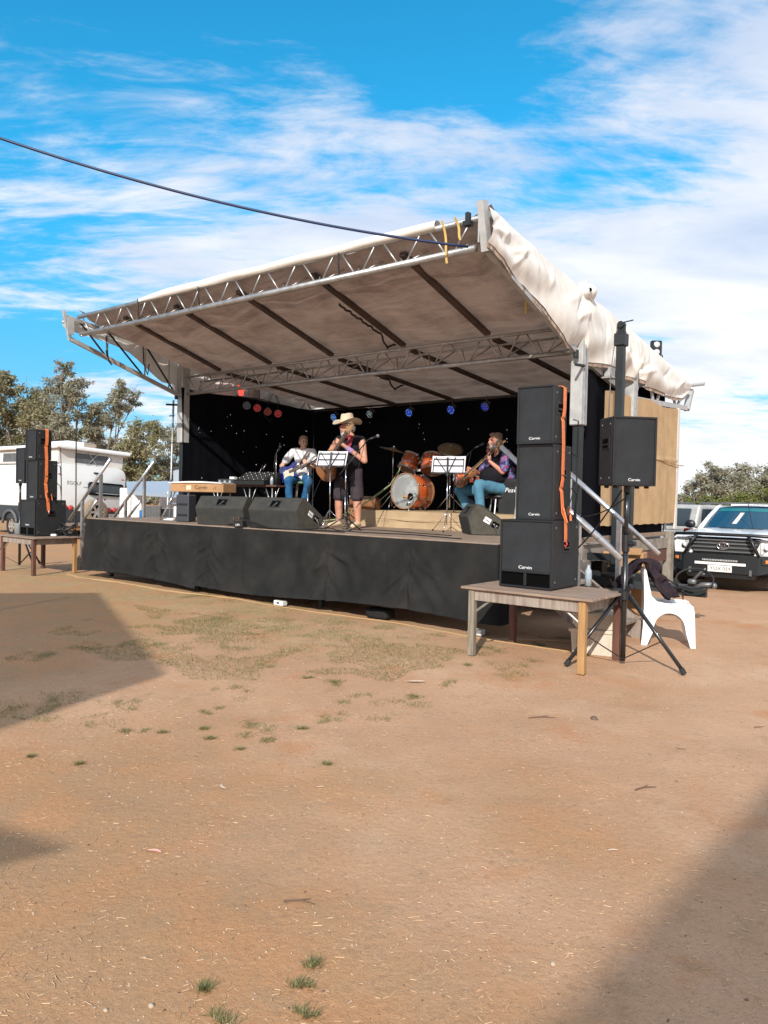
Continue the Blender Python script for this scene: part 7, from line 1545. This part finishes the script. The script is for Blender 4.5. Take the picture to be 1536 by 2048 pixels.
def tree(name, label, cat, cl, Y, base, leafkey, seed, dens=520, lw=.085, ll=.20, multi=1, group=None, dy=1.0):
    rnd = random.Random(seed); bx = base; t = thing(name, label, cat, (bx, Y, 0), 0, group)
    cs = []
    for c_ in cl: cs.append((Vector((c_[0] - bx, c_[1] - Y, c_[2])), c_[3]) if len(c_) == 4 else (Vector((c_[0] - bx, rnd.uniform(-1, 1) * dy, c_[1])), c_[2]))
    leaves(cs, dens, lw, ll, seed).build('crown', leafkey, t)
    low = min(c.z for c, r in cs); hi = max(c.z for c, r in cs); m = MB(); m2 = MB()
    fork = Vector((rnd.uniform(-.3, .3), 0, max(.5, low * .55)))
    m.tube([(0, 0, -.1), fork * .5 + Vector((.08, .05, 0)), fork], [.22, .18, .15], 8)
    for c, r in cs:
        mid = fork.lerp(c, .5) + Vector((rnd.uniform(-.3, .3), rnd.uniform(-.3, .3), rnd.uniform(-.1, .35))); m2.tube([fork, fork.lerp(mid, .5) + Vector((0, 0, .1)), mid, c, c + (c - mid).normalized() * r * .7], [.06, .05, .035, .02, .006], 6)
        for k in range(4):
            e = c + Vector((rnd.gauss(0, .7), rnd.gauss(0, .7), rnd.gauss(.2, .6))) * r; m2.tube([mid.lerp(c, .6), e], [.025, .006], 4)
    tr = m.build('trunk', 'bark', t, True); m2.build('limb', 'bark', tr, True)
    return t
TR = {
 'T1': (44, -18.9, [(-19.18, 8.37, .64), (-19.6, 7.49, .76), (-18.59, 7.51, .7), (-19.01, 6.77, .7), (-18.14, 6.94, .5), (-19.1, 8.86, .35), (-18.3, 7.95, .41), (-18.2, 6.1, .5), (-19.2, 5.6, .75), (-18.7, 4.9, .8), (-19.6, 4.5, .8)], 'gum_grey', 'gum_tree', 'tall thin gum tree with an open crown, the highest above the caravan', 'tree'),
 'T2': (47, -22.6, [(-23.43, 7.84, .87), (-22.49, 7.33, .94), (-23.57, 6.6, 1.06), (-21.55, 6.55, 1.06), (-20.67, 5.82, 1.12), (-22.16, 5.29, 1.19), (-23.71, 4.82, 1.25), (-19.98, 5.34, .87), (-22.63, 6.15, 1.06), (-23.9, 8.45, .69), (-24.98, 7.03, 1.4), (-24.96, 5.17, 1.4), (-23.2, 3.6, 1.2), (-24.6, 3.4, 1.2), (-21.5, 3.8, 1.0)], 'gum', 'gum_tree', 'broad leafy gum tree at the left edge behind the stacked speakers', 'tree'),
 'T3': (46, -16.9, [(-16.68, 7.23, .67), (-15.86, 7.34, .67), (-17.28, 6.4, .73), (-18.03, 5.9, .67), (-16.45, 5.93, .67), (-17.57, 4.99, .79), (-15.37, 7.11, .43), (-16.22, 6.63, .61), (-17.0, 3.9, .7)], 'gum_grey', 'gum_tree', 'airy gum tree with pale leaning limbs between the caravan roof and the stage', 'tree'),
 'T4': (43, -14.1, [(-14.15, 5.33, .77), (-13.43, 5.0, .69), (-14.79, 4.46, .8), (-13.7, 3.92, .91), (-15.11, 3.17, .8), (-14.25, 2.62, .91), (-13.11, 2.93, .8), (-14.5, 3.76, .8), (-13.39, 2.21, .69), (-15.4, 2.2, .8), (-14.6, 1.6, .9)], 'gum', 'gum_tree', 'dense low gum tree behind the right shoulder of the caravan', 'tree'),
 'T5': (48, -13.7, [(-14.03, 5.11, .64), (-13.54, 4.23, .76), (-14.16, 3.26, .76), (-13.4, 5.5, .57), (-12.91, 4.56, .89), (-13.36, 2.8, .7), (-12.7, 3.2, .8), (-13.8, 2.0, .8)], 'gum_grey', 'gum_tree', 'gum tree touching the left edge of the black curtain', 'tree'),
 'T6': (50, -19.6, [(-20.58, 4.93, .93), (-19.86, 5.61, .8), (-19.31, 4.23, .86), (-20.9, 4.03, .86), (-18.42, 4.58, .73), (-18.08, 3.76, .73), (-19.6, 3.2, .9), (-17.3, 3.2, .8)], 'gum', 'gum_tree', 'dark gum tree just above the air conditioner of the caravan', 'tree'),
 'R1': (46, 20.2, [(20.45, 3.39, .61), (20.92, 2.95, .79), (19.85, 2.83, .73), (19.35, 2.21, .67), (21.4, 2.26, .79), (18.81, 1.99, .55), (18.21, 1.64, .49), (20.48, 2.24, .86), (19.99, 3.29, .37), (21.69, 2.78, .55), (19.6, 1.5, .8), (21.2, 1.5, .9), (18.6, 1.1, .8), (19.0, 2.8, .6), (20.4, 1.3, .9), (21.8, 2.0, .9), (17.9, .9, .7), (19.8, 3.6, .45)], 'gum_grey', 'gum_tree', 'rounded grey green gum tree above the open door behind the white truck', 'tree'),
 'R2': (48, 23.9, [(22.92, 3.8, .48), (22.68, 3.25, .57), (23.33, 2.91, .7), (24.26, 3.76, .7), (23.96, 3.05, .83), (24.69, 2.97, .89), (25.63, 3.47, .96), (26.46, 2.53, 1.27), (23.2, 2.1, .9), (24.8, 2.0, .9), (22.4, 2.3, .7), (23.6, 1.5, 1.0), (22.5, 1.4, .9), (25.4, 2.4, 1.0), (24.6, 3.2, .8), (25.8, 1.6, 1.1)], 'gum_grey', 'gum_tree', 'wispy gum tree at the right picture edge above the white truck', 'tree'),
 'B1': (40, 16.4, [(16.5, 1.51, .45), (15.98, 1.18, .4), (17.09, 1.39, .5), (16.78, 1.04, .37), (15.72, .96, .35), (17.57, 1.16, .37), (15.31, 1.3, .37), (15.4, .6, .5), (16.4, .6, .5), (17.2, .6, .5)], 'bush', 'shrub', 'yellow green shrub beside the right edge of the hessian screen', 'shrub'),
 'B2': (39, 18.1, [(17.51, 1.54, .52), (18.28, 1.76, .57), (17.91, 1.19, .47), (18.68, 1.38, .52), (18.16, 1.5, .47), (17.8, .7, .6), (18.6, .7, .6)], 'bush', 'shrub', 'bright green shrub behind the roof line of the white truck', 'shrub'),
 'B3': (41, 20.9, [(20.04, 1.66, .6), (20.66, 1.86, .65), (20.46, 1.39, .54), (21.4, 1.82, .82), (22.36, 1.57, .82), (21.14, 1.33, .54), (20.2, .7, .6), (21.5, .7, .8), (22.6, .8, .9)], 'bush', 'shrub', 'bushy green shrub at the right picture edge behind the truck cab', 'shrub'),
}
for i, (k, (Y, bx, cl, key, nm, lab, cat)) in enumerate(TR.items()):
    tree(nm, lab, cat, cl, Y, bx, key, 20 + i, dens=(1700 if cat == 'tree' else 2600), lw=(.085 if cat == 'tree' else .08), ll=(.22 if cat == 'tree' else .13), dy=(1.0 if cat == 'tree' else .5), group=('gum trees round the showground' if cat == 'tree' else 'shrubs behind the truck'))
# distant scrub that closes the horizon
rnd = random.Random(77); cs = []
for i in range(260):
    a = rnd.uniform(-.95, .95); d = rnd.uniform(85, 130); cs.append((Vector((d * sin(a), d * cos(a), rnd.uniform(.3, 1.6))), rnd.uniform(1.0, 1.8)))
o = leaves(cs, 70, .5, .8, 5).build('far_scrub', 'gum_grey', None, kind='stuff'); o['label'] = 'far off grey green scrub along the horizon'; o['category'] = 'scrub'
# added sails, unseen behind the camera, shaped to throw the shadows on the dirt
def sail(label, pts, z, poles, zp):
    t = thing('shadow_caster', label, 'shadow caster', (pts[0][0], pts[0][1], 0), 0, 'added shadow casters behind the viewer'); x0, y0 = pts[0]
    m = MB(); m.prism([(x - x0, y - y0) for x, y in pts], z, z + .02, 'z'); m.build('cloth', 'caster_cloth', t)
    for x, y in poles: m = MB(); m.tube([(x - x0, y - y0, 0), (x - x0, y - y0, zp)], .04, 8); m.build('pole', 'galv', t)
sail('added tall pale sail on poles behind the viewer, stand-in caster of the large left shadow', [(-4.50, -3.57), (-7.0, 1.5), (-10.1, .8), (-10.1, -7.2), (-6.3, -7.9)], 6.0, [(-9.9, .6), (-9.9, -7.0), (-6.6, -7.7), (-7.2, 1.0)], 6.0)
sail('added small high sail behind the viewer, stand-in caster of the narrow pointed shadow', [(-3.12, -3.40), (-3.75, -3.1), (-5.3, -3.0), (-5.3, -3.8), (-3.6, -3.75)], 4.0, [(-5.2, -3.1), (-5.2, -3.7), (-3.8, -3.6)], 4.0)

sail('added very tall sail behind the viewer, stand-in caster of the soft shadow at the bottom right', [(-.56, -8.13), (-3.9, -12.05), (-1.0, -15.0), (3.6, -12.0), (4.2, -9.0)], 8.0, [(4.0, -9.3), (3.4, -11.8), (-1.0, -14.7), (-3.5, -12.1)], 8.0)

# ------------------------------------------------------------------ grass, straw, stones
GR = [(-2.54, 5.44, 0.217), (-2.33, 5.55, 0.166), (-2.35, 5.33, 0.106), (-1.88, 5.43, 0.108), (-2.5, 5.13, 0.17), (-1.95, 5.05, 0.168), (-2.28, 5.03, 0.134), (-1.18, 5.35, 0.064), (-1.11, 5.91, 0.098), (-1.44, 9.24, 0.368), (-2.18, 9.54, 0.38), (-2.16, 8.46, 0.337), (-1.66, 8.21, 0.327), (-1.16, 8.58, 0.456), (-0.74, 8.97, 0.477), (-0.35, 8.36, 0.333), (-1.4, 7.43, 0.296), (-0.81, 7.5, 0.249), (-2.19, 7.6, 0.202), (-0.45, 6.66, 0.133), (-0.99, 6.71, 0.111), (-0.62, 6.33, 0.05), (-0.38, 6.22, 0.083), (-1.15, 5.91, 0.118), (-0.23, 5.76, 0.096), (-0.8, 5.02, 0.133), (-0.79, 4.76, 0.079), (-0.51, 4.98, 0.05), (-0.14, 5.19, 0.103), (-0.42, 5.22, 0.069), (-1.6, 4.91, 0.065), (-1.4, 4.88, 0.049), (-1.15, 4.95, 0.049), (-1.08, 4.77, 0.048), (-0.85, 4.57, 0.036), (0.78, 6.98, 0.069), (0.56, 6.3, 0.084), (1.35, 7.03, 0.21), (0.15, 5.65, 0.169), (0.27, 5.88, 0.078), (-0.2, 2.45, 0.026), (-0.22, 2.35, 0.031), (-0.2, 2.23, 0.033), (-0.44, 2.19, 0.032), (-0.53, 2.32, 0.012), (1.22, 7.71, 0.154), (1.12, 8.54, 0.113), (0.55, 8.47, 0.225), (0.1, 8.9, 0.296), (-1.1, 10.11, 0.403), (-1.93, 10.96, 0.364), (-2.76, 11.39, 0.302), (-3.28, 7.01, 0.163), (-3.44, 8.16, 0.19), (-2.87, 7.66, 0.203), (1.7, 8.02, 0.08), (1.9, 8.47, 0.113), (-2.03, 4.36, 0.017), (-1.7, 4.26, 0.023), (-0.3, 4.33, 0.023), (1.08, 6.8, 0.136)]
def grass():
    rnd = random.Random(12); vs = []; fs = []
    def blade(x, y, h, w, lean):
        a = rnd.uniform(0, 2 * pi); d = Vector((cos(a), sin(a), 0)); s_ = Vector((-d.y, d.x, 0)) * w * .5; z = ground_h(x, y) - .004; p = Vector((x, y, z)); q = p + d * lean * .45 + Vector((0, 0, h * .65)); e = p + d * lean + Vector((0, 0, h)); o = len(vs)
        vs.extend([p - s_, p + s_, q + s_ * .7, q - s_ * .7, e]); fs.extend([(o, o + 1, o + 2, o + 3), (o + 3, o + 2, o + 4)])
    for (x, y, r) in GR:
        n = int(90 + 1500 * r) if r > .05 else 110
        if y > 7: n = int(n * 1.35)
        cl = [(rnd.gauss(0, .55), rnd.gauss(0, .55)) for _ in range(max(3, int(r * 45)))]
        for i in range(n):
            cx, cy = cl[rnd.randrange(len(cl))]; k_ = 1.3 if r > .05 else .55; px = x + cx * r * k_ + rnd.gauss(0, .006 + r * .2); py = y + (cy * r + rnd.gauss(0, .006 + r * .2)) * k_
            if nz(px, py, 2.2, 2.6) < -.22 and r > .1: continue
            h = rnd.uniform(.006, .026) * (1.15 if r < .06 else 1); blade(px, py, h, rnd.uniform(.0022, .005) * (1.3 if y > 7 else 1), rnd.uniform(.006, .045))
    # a thin general cover over the lit band before the stage
    for i in range(90000):
        px = rnd.uniform(-3.6, 2.0); py = rnd.uniform(6.2, 11.5)
        if py > 12.0 - (px + 5.6) * .62 - .3 or px < -py * .5: continue
        if nz(px, py, 4.0, 1.1) + .55 * nz(px, py, 9.0, 3.0) < .06 + .5 * max(0, (px - .6)) + .25 * max(0, 7.2 - py): continue
        blade(px, py, rnd.uniform(.006, .026), rnd.uniform(.0035, .006), rnd.uniform(.008, .05))
    m = MB(); m.v = [tuple(v) for v in vs]; m.f = fs; o = m.build('grass', 'grass', None, kind='stuff'); o['label'] = 'short patchy green and dry grass on the dirt before the stage'; o['category'] = 'grass'
grass()
def straw():
    rnd = random.Random(8); m = MB()
    for i in range(6000):
        y = 1.9 + 6.5 * rnd.random() ** 1.8; x = rnd.uniform(-.56, .56) * y
        dens = .55 + .9 * nz(x, y, 6.0, 1.3) - .28 * (x / y) / .5
        if rnd.random() > dens: continue
        L = rnd.uniform(.010, .045) * (1 if rnd.random() < .9 else 1.9); a = rnd.uniform(0, 2 * pi); w = rnd.uniform(.0005, .0012) * (1 + y * .14); d = Vector((cos(a), sin(a), rnd.uniform(-.05, .03))) * L; s_ = Vector((-sin(a), cos(a), 0)) * w; c = Vector((x, y, ground_h(x, y) + .0022)); b = Vector((-sin(a), cos(a), 0)) * L * rnd.uniform(-.15, .15); up_ = Vector((0, 0, w * 1.2))
        m.add([c - s_, c + s_, c + d * .5 + b + s_, c + d * .5 + b - s_, c + d + s_ * .4, c + d - s_ * .4, c + up_, c + d * .5 + b + up_], [(0, 1, 2, 3), (3, 2, 4, 5), (0, 6, 7, 3), (6, 1, 2, 7)])
    o = m.build('straw', 'straw', None, kind='stuff'); o['label'] = 'loose dry straw strewn over the dirt'; o['category'] = 'straw'
straw()
def stones():
    rnd = random.Random(4)
    def st(m, x, y, r):
        s_ = len(m.v); m.ball((0, 0, 0), 1.0, 6); 
        R = Matrix.Rotation(rnd.uniform(0, 6), 3, 'Z')
        for i in range(s_, len(m.v)):
            v = Vector(m.v[i]); v *= 1 + .28 * nz(v.x + x * 9, v.y + y * 7, v.z, 1.4); v = R @ Vector((v.x * 1.25, v.y * .9, v.z * .6)); m.v[i] = tuple(v * r + Vector((x, y, ground_h(x, y) + r * .12)))
    a = MB(); b = MB(); c = MB()
    for i in range(2600):
        y = 1.9 + 7 * rnd.random() ** 1.7; x = rnd.uniform(-.58, .58) * y; r = rnd.uniform(.0014, .004) * (1 + .05 * y)
        if rnd.random() < .02: r *= 1.7
        st(rnd.choice((a, a, a, b, c)), x, y, r)
    for m, key, lab in ((a, 'pebble', 'small brown pebbles scattered over the dirt'), (b, 'chips', 'pale chips and gravel scattered over the dirt'), (c, 'stone', 'dark clods and gum nuts scattered over the dirt')):
        o = m.build('gravel', key, None, True, kind='stuff'); o['label'] = lab; o['category'] = 'gravel'
    for (x, y, r, key, lab) in ((1.53, 5.34, .030, 'stone', 'round dark stone on bare dirt below the tripod'), (-.67, 2.24, .010, 'chips', 'pale stone at the bottom of the picture left of the grass tufts'), (-.80, 2.22, .008, 'chips', 'small pale stone beside the larger one at the bottom left'), (.60, 2.50, .010, 'chips', 'flat pale stone near the bottom right shadow')):
        m = MB(); st(m, 0, 0, r); o = m.build('stone', key, None, True); o.location = (x, y, ground_h(x, y) - ground_h(0, 0)); tag(o, lab, 'stone', 'loose stones on the dirt')
    def leaf(x, y, L, a, key, lab, nm='dry_leaf', curl=.35):
        m = MB(); m.grid(8, 4, lambda u, v: Vector(((u - .5) * L, (v - .5) * L * .30 * sin(pi * (.06 + .88 * u)) + L * .12 * sin(pi * u), L * .06 + curl * L * .3 * (u - .5) ** 2 + .3 * L * (v - .5) ** 2 * .5))); o = m.build(nm, key, None, True); o.location = (x, y, ground_h(x, y)); o.rotation_euler = (0, 0, a); tag(o, lab, 'leaf' if nm == 'dry_leaf' else 'litter', 'dry leaves on the dirt' if nm == 'dry_leaf' else None)
    leaf(-.82, 3.96, .07, 2.2, 'chips', 'curled pale leaf left of the red patch of dirt'); leaf(-.31, 3.98, .05, .4, 'chips', 'small pale leaf right of the red patch of dirt'); leaf(1.9, 4.71, .06, 2.7, 'dry_leaf', 'pale folded leaf in the middle right of the dirt'); leaf(2.66, 5.24, .09, .3, 'dry_leaf', 'brown leaf at the right picture edge below the chair'); leaf(.30, 6.28, .15, .05, 'chips', 'long pale strip of bark in front of the right plank table'); leaf(1.05, 3.32, .05, .2, 'chips', 'short pale leaf on open dirt in the lower right')
    leaf(-.96, 3.22, .065, -.25, 'pink', 'small pink wrapper on the dirt in the lower left', 'wrapper', .1)
    for (x, y, L, a, lab) in ((1.16, 5.34, .20, .1, 'thin forked twig on the dirt left of the round stone'), (-.29, 2.82, .12, -.15, 'straight dry stalk low in the middle of the dirt'), (-1.05, 2.1, .10, 1.1, 'short dark twig at the bottom left'), (1.45, 4.05, .14, .35, 'bent twig on open dirt in the middle right')):
        m = MB(); m.tube([(-L / 2, 0, .006), (0, L * .08, .010), (L / 2, 0, .006)], [.004, .0035, .002], 6); m.tube([(0, L * .08, .01), (L * .3, L * .25, .008)], [.003, .0015], 5); o = m.build('twig', 'twig'); o.location = (x, y, ground_h(x, y)); o.rotation_euler = (0, 0, a); tag(o, lab, 'twig', 'twigs on the dirt')
stones()
